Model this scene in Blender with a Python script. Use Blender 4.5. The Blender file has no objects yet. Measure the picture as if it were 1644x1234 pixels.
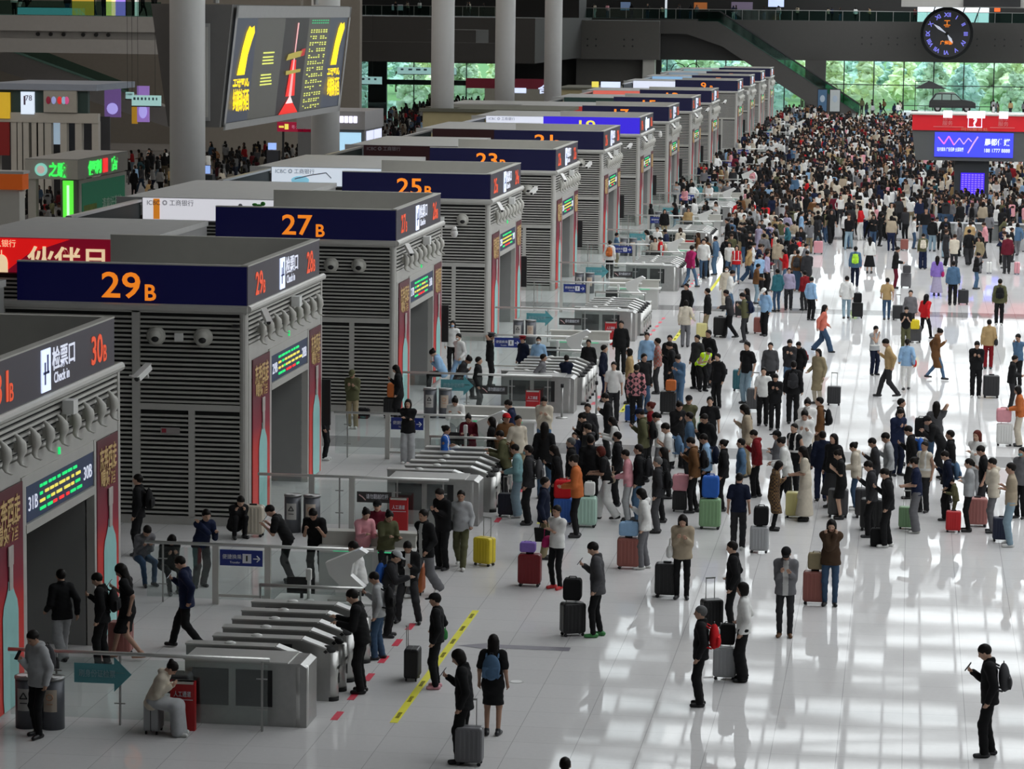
import bpy, math, random
import numpy as np
from mathutils import Vector, Matrix
SC = bpy.context.scene
COL = SC.collection
PI = math.pi
def R(d): return math.radians(d)
# ---------------------------------------------------------------- camera
cam = bpy.data.cameras.new('camera'); camo = bpy.data.objects.new('camera', cam); COL.objects.link(camo)
cam.sensor_fit = 'HORIZONTAL'; cam.sensor_width = 36.0; cam.lens = 36.0 * 4700.0 / 1644.0
cam.clip_end = 2000; cam.clip_start = 0.5
_pt, _yw, _rl = 0.127400, 0.133550, 0.012309
_F = Vector((-math.sin(_yw)*math.cos(_pt), math.cos(_yw)*math.cos(_pt), -math.sin(_pt)))
_R = Vector((math.cos(_yw), math.sin(_yw), 0)); _U = _R.cross(_F)
_R2 = _R*math.cos(_rl) + _U*math.sin(_rl); _U2 = -_R*math.sin(_rl) + _U*math.cos(_rl)
_M = Matrix((_R2, _U2, -_F)).transposed().to_4x4(); _M.translation = Vector((14.364, 0, 11.5))
camo.matrix_world = _M
SC.camera = camo
# ---------------------------------------------------------------- world, daylight, exposure
w = bpy.data.worlds.new('sky'); SC.world = w; w.use_nodes = True
nt = w.node_tree; bg = nt.nodes['Background']
tc = nt.nodes.new('ShaderNodeTexCoord'); sep = nt.nodes.new('ShaderNodeSeparateXYZ'); rp = nt.nodes.new('ShaderNodeValToRGB')
nt.links.new(tc.outputs['Generated'], sep.inputs[0]); nt.links.new(sep.outputs['Z'], rp.inputs[0]); nt.links.new(rp.outputs[0], bg.inputs[0])
rp.color_ramp.elements[0].color = (.78, .88, .90, 1); rp.color_ramp.elements[1].color = (.93, .97, 1, 1); rp.color_ramp.elements[1].position = .6
bg.inputs[1].default_value = 3.2
vs = SC.view_settings; vs.view_transform = 'Standard'; vs.look = 'None'; vs.exposure = -0.1; vs.gamma = 1.0; vs.use_curve_mapping = False
def area(name, loc, sx, sy, L, col=(1, 1, 1), rot=(0, 0, 0)):
    l = bpy.data.lights.new(name, 'AREA'); l.shape = 'RECTANGLE'; l.size = sx; l.size_y = sy
    l.energy = L * PI * sx * sy; l.color = col
    o = bpy.data.objects.new(name, l); COL.objects.link(o); o.location = loc; o.rotation_euler = rot
    return o
# daylight coming through the glazed roof over the hall (glazing stands above the roof grid)
SKYL = 1.85
area('roof_daylight', (26.5, 77, 24.6), 27, 58, SKYL*.9, (1, .995, .985))
for k in range(1, 7):
    area('roof_daylight', (21.5, 90 + k*40, 24.6), 37, 38, SKYL*(0, .85, .72, .72, .72, .72, .72)[k], (1, .995, .985))
# dim fill over the left part of the hall and over the near floor
area('concourse_fill', (-35, 210, 20), 44, 240, .42, (1, .93, .85))
area('concourse_fill', (-38, 140, 19), 44, 14, .9, (1, .95, .88), (R(55), 0, 0))  # added fill without a fixture, tilted to brighten the gallery slab fronts
area('near_fill', (10, 26, 20), 34, 24, .05, (1, .98, .95))  # added weak fill for the near hall, not a lamp of the gallery
# lamps of the gallery hall beyond the far wall
# ---------------------------------------------------------------- materials
MATS = {}
def mat(name, col=(.5, .5, .5), rough=.5, metal=0, emit=None, es=1, objcol=False, noise=.06, nscale=3, alpha=None, spec=.5):
    if name in MATS: return MATS[name]
    m = bpy.data.materials.new(name); m.use_nodes = True; n = m.node_tree; b = n.nodes['Principled BSDF']
    b.inputs['Roughness'].default_value = rough; b.inputs['Metallic'].default_value = metal
    b.inputs['Specular IOR Level'].default_value = spec
    tx = n.nodes.new('ShaderNodeTexNoise'); tx.inputs['Scale'].default_value = nscale
    t2 = n.nodes.new('ShaderNodeTexCoord'); n.links.new(t2.outputs['Object'], tx.inputs['Vector'])
    mr = n.nodes.new('ShaderNodeMapRange'); mr.inputs[3].default_value = 1-noise; mr.inputs[4].default_value = 1+noise
    n.links.new(tx.outputs[0], mr.inputs[0])
    mx = n.nodes.new('ShaderNodeVectorMath'); mx.operation = 'SCALE'
    if objcol:
        oi = n.nodes.new('ShaderNodeObjectInfo'); n.links.new(oi.outputs['Color'], mx.inputs[0])
    else: mx.inputs[0].default_value = col[:3]
    n.links.new(mr.outputs[0], mx.inputs['Scale']); n.links.new(mx.outputs[0], b.inputs['Base Color'])
    if emit:
        b.inputs['Emission Color'].default_value = (*emit[:3], 1); b.inputs['Emission Strength'].default_value = es
    MATS[name] = m
    return m
def glassmat(name, tint, gloss=.1, rough=.03):
    if name in MATS: return MATS[name]
    m = bpy.data.materials.new(name); m.use_nodes = True; n = m.node_tree; n.nodes.clear()
    o = n.nodes.new('ShaderNodeOutputMaterial'); t = n.nodes.new('ShaderNodeBsdfTransparent'); t.inputs[0].default_value = (*tint, 1)
    g = n.nodes.new('ShaderNodeBsdfGlossy'); g.inputs['Roughness'].default_value = rough; g.inputs[0].default_value = (.9, .95, .95, 1)
    x = n.nodes.new('ShaderNodeMixShader'); x.inputs[0].default_value = gloss
    n.links.new(t.outputs[0], x.inputs[1]); n.links.new(g.outputs[0], x.inputs[2]); n.links.new(x.outputs[0], o.inputs[0])
    MATS[name] = m
    return m
steel = mat('brushed_steel', (.42, .42, .41), .38, .85, noise=.1, nscale=9)
steel_l = mat('light_steel', (.62, .62, .60), .35, .6)
louvre = mat('louvre_grey', (.47, .46, .43), .5, .2)
dark = mat('dark_gap', (.012, .012, .012), .8)
frameg = mat('frame_grey', (.50, .49, .46), .45, .2)
roofg = mat('roof_panel', (.42, .42, .41), .6)
screenm = mat('dark_led_panel', (.018, .016, .022), .45, emit=(.05, .045, .06), es=.35)
bluem = mat('navy_panel', (.002, .002, .022), .5, emit=(.0, .0, .05), es=.3)
bluelit = mat('lit_blue_panel', (.01, .01, .2), .4, emit=(.05, .02, .8), es=.8)
orange = mat('orange_letter', (.8, .25, .02), .5, emit=(1, .25, .015), es=.75)
redlet = mat('red_letter', (.6, .06, .02), .5, emit=(.9, .10, .03), es=.55)
whitelit = mat('lit_white', (.8, .85, 1), .5, emit=(.62, .72, 1), es=.95)
whiteled = mat('white_led', (.8, .8, .85), .5, emit=(.7, .75, .95), es=.6)
greenled = mat('green_led', (.0, .5, .1), .5, emit=(.01, .75, .18), es=1)
yellowled = mat('yellow_led', (.5, .5, .0), .5, emit=(.75, .62, .12), es=1)
redled = mat('red_led', (.6, .0, .0), .5, emit=(.9, .03, .03), es=1)
white = mat('white_plastic', (.72, .72, .70), .4)
offw = mat('off_white_panel', (.48, .47, .43), .5)
black = mat('black_plastic', (.012, .012, .014), .4)
blackm = mat('matt_black', (.01, .01, .011), .75)
redm = mat('red_panel', (.42, .008, .012), .4)
cloth = mat('cloth', rough=.85, objcol=True, noise=.12, nscale=14, spec=.2)
cloth_s = mat('smooth_colour', rough=.42, objcol=True, noise=.03)
skinm = mat('skin', rough=.55, objcol=True, noise=.04, nscale=20)
hairm = mat('hair', rough=.55, objcol=True, noise=.15, nscale=40, spec=.15)
eyem = mat('eye_dark', (.05, .03, .02), .4)
lipm = mat('lips', (.35, .10, .08), .5)
innerm = mat('inner_shirt', (.55, .55, .54), .85)
fglass = glassmat('fence_glass', (.91, .94, .93), .05)
dglass = glassmat('door_glass', (.25, .27, .27), .12)
wglass = glassmat('window_glass', (.80, .96, .94), .05)
rglass = glassmat('railing_glass', (.50, .68, .64), .08)
# ---------------------------------------------------------------- mesh helpers
class MB:
    def __init__(s): s.v = []; s.f = []; s.m = []
    def add(s, vs_, fs, m=0):
        b = len(s.v); s.v += [tuple(x) for x in vs_]; s.f += [tuple(b+i for i in f) for f in fs]; s.m += [m]*len(fs); return s
    def box(s, x0, y0, z0, x1, y1, z1, m=0):
        v = [(x, y, z) for z in (z0, z1) for y in (y0, y1) for x in (x0, x1)]
        return s.add(v, [(0, 2, 3, 1), (4, 5, 7, 6), (0, 1, 5, 4), (2, 6, 7, 3), (0, 4, 6, 2), (1, 3, 7, 5)], m)
    def cyl(s, p0, p1, r0, r1=None, n=12, m=0, cap=True):
        if r1 is None: r1 = r0
        a, b = Vector(p0), Vector(p1); d = (b-a).normalized(); t = Vector((0, 0, 1)) if abs(d.z) < .9 else Vector((1, 0, 0))
        u = d.cross(t).normalized(); w_ = d.cross(u)
        vs_ = []
        for c, r in ((a, r0), (b, r1)):
            vs_ += [c + u*(r*math.cos(2*PI*i/n)) + w_*(r*math.sin(2*PI*i/n)) for i in range(n)]
        fs = [(i, (i+1) % n, n+(i+1) % n, n+i) for i in range(n)]
        if cap: fs += [tuple(range(n-1, -1, -1)), tuple(range(n, 2*n))]
        return s.add(vs_, fs, m)
    def tube(s, pts, r, n=8, m=0):
        for i in range(len(pts)-1): s.cyl(pts[i], pts[i+1], r, r, n, m)
        return s
    def ball(s, c, r, n=12, k=8, m=0):
        if not hasattr(r, '__len__'): r = (r, r, r)
        vs_ = []; fs = []
        for j in range(k+1):
            t = PI*j/k
            for i in range(n): vs_.append((c[0]+r[0]*math.sin(t)*math.cos(2*PI*i/n), c[1]+r[1]*math.sin(t)*math.sin(2*PI*i/n), c[2]+r[2]*math.cos(t)))
        for j in range(k):
            for i in range(n): fs.append((j*n+i, (j+1)*n+i, (j+1)*n+(i+1) % n, j*n+(i+1) % n))
        return s.add(vs_, fs, m)
    def prism(s, poly, axis, a, b, m=0):
        def P(p, t): return {'x': (t, p[0], p[1]), 'y': (p[0], t, p[1]), 'z': (p[0], p[1], t)}[axis]
        n = len(poly); vs_ = [P(p, a) for p in poly] + [P(p, b) for p in poly]
        return s.add(vs_, [(i, (i+1) % n, n+(i+1) % n, n+i) for i in range(n)] + [tuple(range(n-1, -1, -1)), tuple(range(n, 2*n))], m)
    def rbox(s, x0, y0, z0, x1, y1, z1, r, m=0, n=4):
        # box with rounded vertical-plane outline (rounded in x-z), extruded in y with soft ends
        def outline(ins):
            pts = []
            for cx, cz, a0 in ((x1-r, z1-r, 0), (x0+r, z1-r, 90), (x0+r, z0+r, 180), (x1-r, z0+r, 270)):
                for i in range(n+1):
                    a = R(a0+90*i/n); pts.append((cx+(r-ins)*math.cos(a), cz+(r-ins)*math.sin(a)))
            return pts
        e = min(r*.5, (y1-y0)*.3); rings = [(y0, e), (y0+e*.4, e*.3), (y0+e, 0), (y1-e, 0), (y1-e*.4, e*.3), (y1, e)]
        vs_ = []; N = 4*(n+1)
        for y, ins in rings: vs_ += [(p[0], y, p[1]) for p in outline(ins)]
        fs = []
        for k in range(len(rings)-1): fs += [(k*N+i, k*N+(i+1) % N, (k+1)*N+(i+1) % N, (k+1)*N+i) for i in range(N)]
        fs += [tuple(range(N)), tuple(range((len(rings)-1)*N+N-1, (len(rings)-1)*N-1, -1))]
        return s.add(vs_, fs, m)
    def mesh(s, name, mats, smooth=False):
        me = bpy.data.meshes.new(name); me.from_pydata(s.v, [], s.f)
        for m in (mats if isinstance(mats, (list, tuple)) else [mats]): me.materials.append(m)
        me.polygons.foreach_set('material_index', s.m)
        if smooth: me.polygons.foreach_set('use_smooth', [True]*len(s.f))
        me.update(); return me
    def build(s, name, mats, parent=None, smooth=False, loc=None):
        return link(name, s.mesh(name, mats, smooth), parent, loc)
def link(name, me, parent=None, loc=None, rotz=None):
    o = bpy.data.objects.new(name, me); COL.objects.link(o)
    if parent: o.parent = parent
    if loc is not None: o.location = loc
    if rotz is not None: o.rotation_euler = (0, 0, rotz)
    return o
def tag(o, label=None, cat=None, group=None, kind=None):
    if label: o['label'] = label
    if cat: o['category'] = cat
    if group: o['group'] = group
    if kind: o['kind'] = kind
    return o
def thing(name, label, cat, loc=(0, 0, 0), rotz=0, group=None):
    o = link(name, None, None, loc, rotz); return tag(o, label, cat, group)
def struct(name, mb, mats, label=None, smooth=False):
    return tag(mb.build(name, mats, None, smooth), label, None, None, 'structure')
def copy_tree(o, parent=None):
    c = o.copy(); COL.objects.link(c); c.parent = parent
    for ch in o.children: copy_tree(ch, c)
    return c
_TX = {}
def textmesh(body, size, bold=0, width=None, ext=.004, cx='CENTER'):
    k = (body, size, bold, width, ext, cx)
    if k in _TX: return _TX[k]
    c = bpy.data.curves.new('txt', 'FONT'); c.body = body; c.size = size; c.offset = bold*size; c.extrude = ext
    c.align_x = cx; c.align_y = 'CENTER'; c.resolution_u = 3
    o = bpy.data.objects.new('txt', c); COL.objects.link(o)
    bpy.context.view_layer.update()
    me = bpy.data.meshes.new_from_object(o.evaluated_get(bpy.context.evaluated_depsgraph_get()))
    bpy.data.objects.remove(o)
    n = len(me.vertices); a = np.zeros(n*3, 'f'); me.vertices.foreach_get('co', a); a = a.reshape(-1, 3)
    if n:
        mx, mn = a.max(0), a.min(0)
        if cx == 'CENTER': a[:, 0] -= (mx[0]+mn[0])/2
        a[:, 1] -= (mx[1]+mn[1])/2
        if width: a[:, 0] *= width/(mx[0]-mn[0])
        me.vertices.foreach_set('co', a.ravel()); me.update()
    _TX[k] = me; return me
# orientation of writing: N faces the camera side (-Y), E faces +X
ROT = {'S': (PI/2, 0, 0), 'E': (PI/2, 0, PI/2), 'F': (0, 0, 0)}
def text(name, body, size, loc, face, m, parent, bold=0, width=None, cx='CENTER'):
    me = textmesh(body, size, bold, width, cx=cx).copy(); me.materials.clear(); me.materials.append(m)
    o = link(name, me, parent, loc); o.rotation_euler = ROT[face] if isinstance(face, str) else face
    return o
# ================================================================ floor
def floor_material():
    m = bpy.data.materials.new('polished_stone_floor'); m.use_nodes = True; n = m.node_tree; b = n.nodes['Principled BSDF']; L = n.links.new
    g = n.nodes.new('ShaderNodeNewGeometry'); s = n.nodes.new('ShaderNodeSeparateXYZ'); L(g.outputs['Position'], s.inputs[0])
    def math_(op, a, bb=None, c=None):
        x = n.nodes.new('ShaderNodeMath'); x.operation = op
        for i, q in enumerate((a, bb, c)):
            if q is None: continue
            if hasattr(q, 'links'): L(q, x.inputs[i])
            else: x.inputs[i].default_value = q
        return x.outputs[0]
    X, Y = s.outputs['X'], s.outputs['Y']
    fx = math_('FRACT', math_('DIVIDE', math_('SUBTRACT', X, 12.49-102), 1.02))
    fy = math_('FRACT', math_('DIVIDE', Y, 1.02))
    def line(f, wdt):  # 1 on the joint
        a = math_('LESS_THAN', f, wdt); c = math_('GREATER_THAN', f, 1-wdt); return math_('MAXIMUM', a, c)
    joint = math_('MAXIMUM', line(fx, .006), math_('MULTIPLY', line(fy, .008), .5))
    ix = math_('FLOOR', math_('DIVIDE', math_('SUBTRACT', X, 12.49-102), 1.02)); iy = math_('FLOOR', math_('DIVIDE', Y, 1.02))
    cmb = n.nodes.new('ShaderNodeCombineXYZ'); L(ix, cmb.inputs[0]); L(iy, cmb.inputs[1])
    wn = n.nodes.new('ShaderNodeTexWhiteNoise'); wn.noise_dimensions = '2D'; L(cmb.outputs[0], wn.inputs['Vector'])
    # darker stone bands across the hall
    band = None
    for y0, y1 in [(37.5, 39.4), (75.2, 77.1), (112.9, 114.8), (150.6, 152.5), (188.4, 190.3), (226.1, 228.0), (263.8, 265.7), (301.5, 303.4)]:
        q = math_('MULTIPLY', math_('GREATER_THAN', Y, y0), math_('LESS_THAN', Y, y1)); band = q if band is None else math_('MAXIMUM', band, q)
    v = math_('MULTIPLY_ADD', wn.outputs['Value'], .03, .60)
    ns = n.nodes.new('ShaderNodeTexNoise'); ns.inputs['Scale'].default_value = 12; L(g.outputs['Position'], ns.inputs['Vector'])
    v = math_('MULTIPLY', v, math_('MULTIPLY_ADD', ns.outputs[0], .08, .96))
    v = math_('MULTIPLY', v, math_('SUBTRACT', 1, math_('MULTIPLY', band, .52)))
    v = math_('MULTIPLY', v, math_('SUBTRACT', 1, math_('MULTIPLY', joint, .35)))
    cc = n.nodes.new('ShaderNodeCombineXYZ'); L(v, cc.inputs[0]); L(math_('MULTIPLY', v, .99), cc.inputs[1]); L(math_('MULTIPLY', v, .985), cc.inputs[2])
    L(cc.outputs[0], b.inputs['Base Color']); b.inputs['Roughness'].default_value = .03; b.inputs['IOR'].default_value = 1.12
    bp = n.nodes.new('ShaderNodeBump'); bp.inputs['Strength'].default_value = .015; bp.inputs['Distance'].default_value = .02
    n2 = n.nodes.new('ShaderNodeTexNoise'); n2.inputs['Scale'].default_value = 1.1; L(g.outputs['Position'], n2.inputs['Vector']); L(n2.outputs[0], bp.inputs['Height']); L(bp.outputs[0], b.inputs['Normal'])
    return m
struct('floor', MB().add([(-95, -15, 0), (44, -15, 0), (44, 362, 0), (-95, 362, 0)], [(0, 1, 2, 3)]), floor_material(), 'pale polished stone floor of the hall with darker cross bands')
# ================================================================ roof: solid over the left part, open steel grid under the glazing over the hall
ceilm = mat('ceiling_grey', (.16, .16, .16), .8)
struct('ceiling', MB().box(-95, -15, 22, -1, 362, 22.6).box(-1, -15, 22, 44, 32, 22.6).box(-1, 32, 22, 13, 84, 22.6).box(41, 22, 22, 44, 362, 22.6), ceilm, 'dark solid roof panels beside the glazed roof')  # unseen; near panels shaped to block daylight from the near left
gm = mat('roof_steel', (.7, .7, .7), .6)
mb = MB()
rr_ = random.Random(8)
for i in range(23): mb.box(-1+i*1.85, 22, 22.3, -1+i*1.85+(.3 if i % 5 == 2 else .12), 362, 22.5)
for i in range(57): mb.box(-1, 24+i*6, 22.5, 41, 24+i*6+(3.0 if i % 4 == 0 else 1.5), 22.7)
for i in range(700):
    a_, b_ = rr_.randrange(22), rr_.randrange(56); x_ = -1+a_*1.85; y_ = 24+b_*6+rr_.choice((0, 3))
    if rr_.random() < .55 or x_ < 10: mb.box(x_, y_, 22.7, x_+1.85, y_+3, 22.75)
for i in range(30): mb.cyl((-1, 22+i*12, 22.1), (41, 34+i*12, 22.1), .12, n=5).cyl((41, 22+i*12, 22.1), (-1, 34+i*12, 22.1), .12, n=5)
struct('trim_1', mb, gm, 'steel grid under the glazed roof')
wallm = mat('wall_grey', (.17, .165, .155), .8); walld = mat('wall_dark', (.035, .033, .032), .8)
struct('wall_right', MB().box(44, -15, 0, 44.4, 362, 24.8), mat('side_wall', (.42, .42, .41), .7), 'plain grey side wall of the hall')
struct('wall_left', MB().box(-95.4, -15, 0, -95, 362, 24.8), walld, 'dark side wall of the concourse')
struct('wall_back', MB().box(-95, -15.4, 0, 44, -15, 24.8), wallm, 'wall behind the camera gallery')
# ================================================================ far wall with the window band under the upper gallery
YF = 355.0
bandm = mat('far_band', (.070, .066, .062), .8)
mb = MB()
mb.box(-62, YF, 5.85, 44, YF+.6, 10.6)                       # band
mb.box(-95, YF, 0, -56, YF+.6, 24); mb.box(-51.6, YF, 0, -49.3, YF+.6, 5.85)
mb.box(-24.8, YF, 0, -15.6, YF+.6, 5.85); mb.box(1.75, YF-1.2, 0, 4.2, YF+.6, 5.85)
mb.box(-49.3, YF, 2.2, -24.8, YF+.6, 2.8)
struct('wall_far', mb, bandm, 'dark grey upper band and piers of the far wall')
mb = MB()
for x in (-52.8, -46, -39.5, -33): mb.box(x, YF+.2, 0, x+.12, YF+.35, 5.85)
for i in range(12):
    x = -15.0+i*3.55
    mb.box(x, YF+.2, 0, x+.13, YF+.35, 5.85)
mb.box(-15.6, YF+.2, 3.0, 44, YF+.33, 3.1)
mb.box(-55, YF+.2, 4.9, -25, YF+.33, 5.0)
struct('window_1', mb, black, 'thin dark mullions of the far glass wall')
struct('window_2', MB().box(-56, YF+.26, 0, 44, YF+.28, 5.85), wglass, 'pale green glass of the far window band')
# small recessed lights (dark pairs) on the band
mb = MB()
for x in [8.4, 9.5, 11.55, 12.6, 14.7, 22.0, 24.1, 25.2, 27.2]:
    for dz in (0, .75): mb.cyl((x, YF-.02, 7.9+dz), (x, YF+.05, 7.9+dz), .11, n=8)
struct('trim_2', mb, black, 'paired dark vent holes along the far band')
# upper gallery behind the band: floor, back wall, lit shop fronts, bright end window
struct('wall_1', MB().box(-95, 364, 10, 44, 364.5, 13.9).box(-95, YF+.6, 10.2, 44, 364, 10.6), walld, 'dark back wall of the upper gallery')
struct('window_3', MB().box(14.9, 363.6, 10.6, 23.5, 363.9, 13.6), mat('gallery_window', (.8, .85, .9), .5, emit=(.85, .93, 1), es=1.6), 'bright end window of the upper gallery behind the clock')
mb = MB()
for x in (17.2, 18.9, 20.8, 22.6): mb.cyl((x-.8, 363.3, 10.6), (x+.2, 363.3, 13.6), .09, n=6)
struct('trim_3', mb, black, 'slanted dark braces across the gallery window')
mb = MB(); mb.box(-95, YF+.1, 10.6, 44, YF+.14, 11.75)
struct('trim_4', mb, rglass, 'glass parapet of the far upper gallery')
mb = MB(); mb.box(-95, YF+.05, 11.75, 44, YF+.17, 11.82)
for i in range(70): mb.box(-94+i*2, YF+.05, 10.6, -93.95+i*2, YF+.17, 11.75)
struct('trim_5', mb, steel, 'handrail and posts of the far upper gallery')
# grey soffit beam and black screen above the clock
struct('trim_6', MB().box(13.0, 340, 12.35, 28, 352, 13.6), mat('beam_light', (.34, .33, .31), .7), 'grey ceiling beam edge over the clock')
# ================================================================ trees and ground outside the far windows
struct('ground', MB().add([(-140, 362, -3), (110, 362, -3), (110, 520, 6), (-140, 520, 6)], [(0, 1, 2, 3)]), mat('grass', (.12, .22, .07), .9), 'sloping grass bank outside the far windows')
leafm = mat('leaves', (.74, .82, .62), .9, noise=.5, nscale=1.2)
leafb = mat('leaves_blue', (.66, .80, .76), .9, noise=.5, nscale=1.0)
leafy = mat('leaves_yellow', (.90, .93, .62), .9, noise=.5, nscale=1.4)
barkm = mat('bark', (.08, .06, .04), .9)
rnd = random.Random(5)
def crown(seed, mt):
    r_ = random.Random(seed); mb_ = MB()
    for k in range(70):
        a = r_.uniform(0, 2*PI); h = r_.uniform(0, 1); rr = (1-abs(h-.35)*1.1)*1.6*r_.uniform(.3, 1)
        s_ = r_.uniform(.28, .58)*(1.15-h*.5)
        mb_.ball((rr*math.cos(a), rr*math.sin(a), 1.2+h*4.3), (s_, s_, s_*.8), 7, 5)
    me = mb_.mesh('crown', mt, False)
    n_ = len(me.vertices); a = np.zeros(n_*3, 'f'); me.vertices.foreach_get('co', a); rs = np.random.RandomState(seed)
    a += rs.normal(0, .10, n_*3); me.vertices.foreach_set('co', a); me.update(); return me
CR = [crown(i, (leafm, leafb, leafy)[i % 3]) for i in range(6)]
TRK = MB().cyl((0, 0, 0), (0, 0, 2.2), .16, .1, 8).mesh('trunk', barkm)
tlab = ['mid green leafy tree outside the far windows', 'bluish green dense tree outside the far windows', 'yellow green bushy tree outside the far windows']
for i in range(54):
    row = i % 3; x = -66 + (i//3)*6.3 + rnd.uniform(-2, 2) + (row*2); y = 372+row*17+rnd.uniform(-3, 3)
    k = rnd.randrange(6); s_ = rnd.uniform(1.0, 1.5)*(1+.12*row)
    t = thing('tree', tlab[k % 3], 'tree', (x, y, -2.2+row*1.0), rnd.uniform(0, 6), 'trees outside the far windows')
    t.scale = (s_*1.1, s_*1.1, s_)
    link('crown', CR[k], t); link('trunk', TRK, t)
# ================================================================ columns
colm = mat('column_grey', (.58, .58, .57), .55, noise=.03)
clab = ['large grey round column in front of the left concourse, nearest of the row', 'grey round column behind the hanging timetable board', 'grey round column rising behind the cream flat-roofed shop', 'grey round column right of the one behind the cream shop', 'farthest grey round column beside the dark lift shaft']
for (x, y), lb in zip([(-13.9, 113.2), (-13.9, 140.8), (-13.9, 176.9), (-13.9, 204.6), (-13.9, 232.5)], clab):
    c = thing('round_column', lb, 'column', (x, y, 0), 0, 'round columns of the left concourse')
    MB().cyl((0, 0, 0), (0, 0, 22), .70, n=40).build('shaft', colm, c, True)
    MB().cyl((0, 0, 0), (0, 0, .25), .80, n=40).build('base_ring', steel, c, True)
# ================================================================ station clock
ck = thing('station_clock', 'large round wall clock with dark face and blue numerals', 'clock', (18.35, 350, 9.29))
MB().cyl((0, 0, 0), (0, .9, 0), 3.1, n=64).cyl((0, -.25, 0), (0, 0, 0), 3.05, 3.1, n=64).build('rim', blackm, ck, True)
MB().cyl((0, -.3, 0), (0, -.25, 0), 2.72, n=64).build('dial', mat('dial', (.045, .045, .05), .6), ck)
mb = MB(); num = mat('clock_blue', (.2, .2, .7), .5, emit=(.22, .22, .95), es=.75)
ROM = ['XII', 'I', 'II', 'III', 'IV', 'V', 'VI', 'VII', 'VIII', 'IX', 'X', 'XI']
for i, rt in enumerate(ROM):
    a = R(30*i); me = textmesh(rt, .66, .03, None).copy(); me.materials.clear(); me.materials.append(num)
    o = link('numeral', me, ck, (2.2*math.sin(a), -.32, 2.2*math.cos(a)))
    o.rotation_euler = Matrix.Rotation(a, 3, 'Y').to_euler() if False else (Matrix.Rotation(a, 3, 'Y') @ Matrix.Rotation(PI/2, 3, 'X')).to_euler()
def hand(name, ang, ln, wd):
    a = R(ang); d = Vector((math.sin(a), 0, math.cos(a))); p = Vector((math.cos(a), 0, -math.sin(a)))
    q = [-d*.2-p*wd*.4, d*ln*.15-p*wd*.3, d*ln*.6-p*wd, d*ln, d*ln*.6+p*wd, d*ln*.15+p*wd*.3, -d*.2+p*wd*.4]
    vs_ = [v_+Vector((0, y_, 0)) for y_ in (-.42, -.36) for v_ in q]
    MB().add(vs_, [tuple(range(6, -1, -1)), tuple(range(7, 14))]+[(i, (i+1) % 7, 7+(i+1) % 7, 7+i) for i in range(7)]).build(name, mat('hand_white', (.8, .82, .9), .4, emit=(.6, .65, .8), es=.5), ck)
hand('minute_hand', 305, 1.95, .16); hand('hour_hand', 147, 1.35, .17)
MB().cyl((0, -.46, 0), (0, -.3, 0), .2, n=20).build('hub', blackm, ck)
text('railway_emblem', '工', .8, (0, -.33, 1.25), 'S', orange, ck, .02); text('brand_lettering', '广州南', .5, (0, -.33, -1.05), 'S', orange, ck, .03)
text('maker_lettering', '---', .5, (0, -.33, .8), 'S', orange, ck, .02)
# ================================================================ far escalator and stair soffit
es = thing('escalator', 'far escalator with green glass sides going down from the upper gallery', 'escalator', (0, 344, 0))
mb = MB(); mb.prism([(-10.5, 10.4), (-8.2, 10.4), (8.5, -.1), (4.4, -.1), (-7.6, 7.5), (-11.8, 8.9), (-14.9, 8.9), (-14.9, 10.4)], 'y', 0, 2.0)
mb.build('truss', bandm, es)
for y_ in (-.05, 2.05):
    MB().prism([(-10.5, 10.4), (-8.2, 10.4), (8.5, -.1), (8.5, .9), (-8.0, 11.5), (-10.5, 11.5)], 'y', y_-.02, y_+.02).build('glass_side', rglass, es)
    MB().tube([(-10.5, y_, 11.55), (-8.0, y_, 11.55), (8.5, y_, 1.0)], .07, 6).build('handrail', blackm, es)
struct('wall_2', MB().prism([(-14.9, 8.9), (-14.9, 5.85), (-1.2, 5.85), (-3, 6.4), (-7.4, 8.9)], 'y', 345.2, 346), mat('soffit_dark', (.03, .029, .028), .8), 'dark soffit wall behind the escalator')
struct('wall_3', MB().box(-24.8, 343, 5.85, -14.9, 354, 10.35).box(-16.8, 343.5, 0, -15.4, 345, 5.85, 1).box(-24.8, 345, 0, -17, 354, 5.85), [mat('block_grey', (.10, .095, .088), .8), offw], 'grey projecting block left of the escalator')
mb = MB()
for x in (-23.3, -22.3, -19.0, -18.0):
    for dz in (0, .75): mb.cyl((x, 342.98, 7.4+dz), (x, 343.05, 7.4+dz), .12, n=8)
struct('trim_7', mb, black, 'dark vent holes on the projecting block')
struct('wall_4', MB().box(-33.5, 347, 0, -24.8, 354.8, 14), walld, 'dark glazed lift shaft between the columns')
ls = thing('lift_sign', 'square dark lift pictogram sign between two columns', 'sign', (-29.070, 345.000, 7.161))
MB().box(-1.1, 0, -.9, 1.1, .2, .9).build('board', blackm, ls); 
mb = MB(); mb.box(-.55, -.05, -.6, .55, 0, -.5).box(-.55, -.05, .5, .55, 0, .6).box(-.55, -.05, -.6, -.45, 0, .6).box(.45, -.05, -.6, .55, 0, .6).box(-.15, -.05, -.45, -.05, 0, .3).box(.05, -.05, 0, .25, 0, .3)
mb.build('pictogram', mat('dim_white', (.2, .2, .22), .5), ls)
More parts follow.
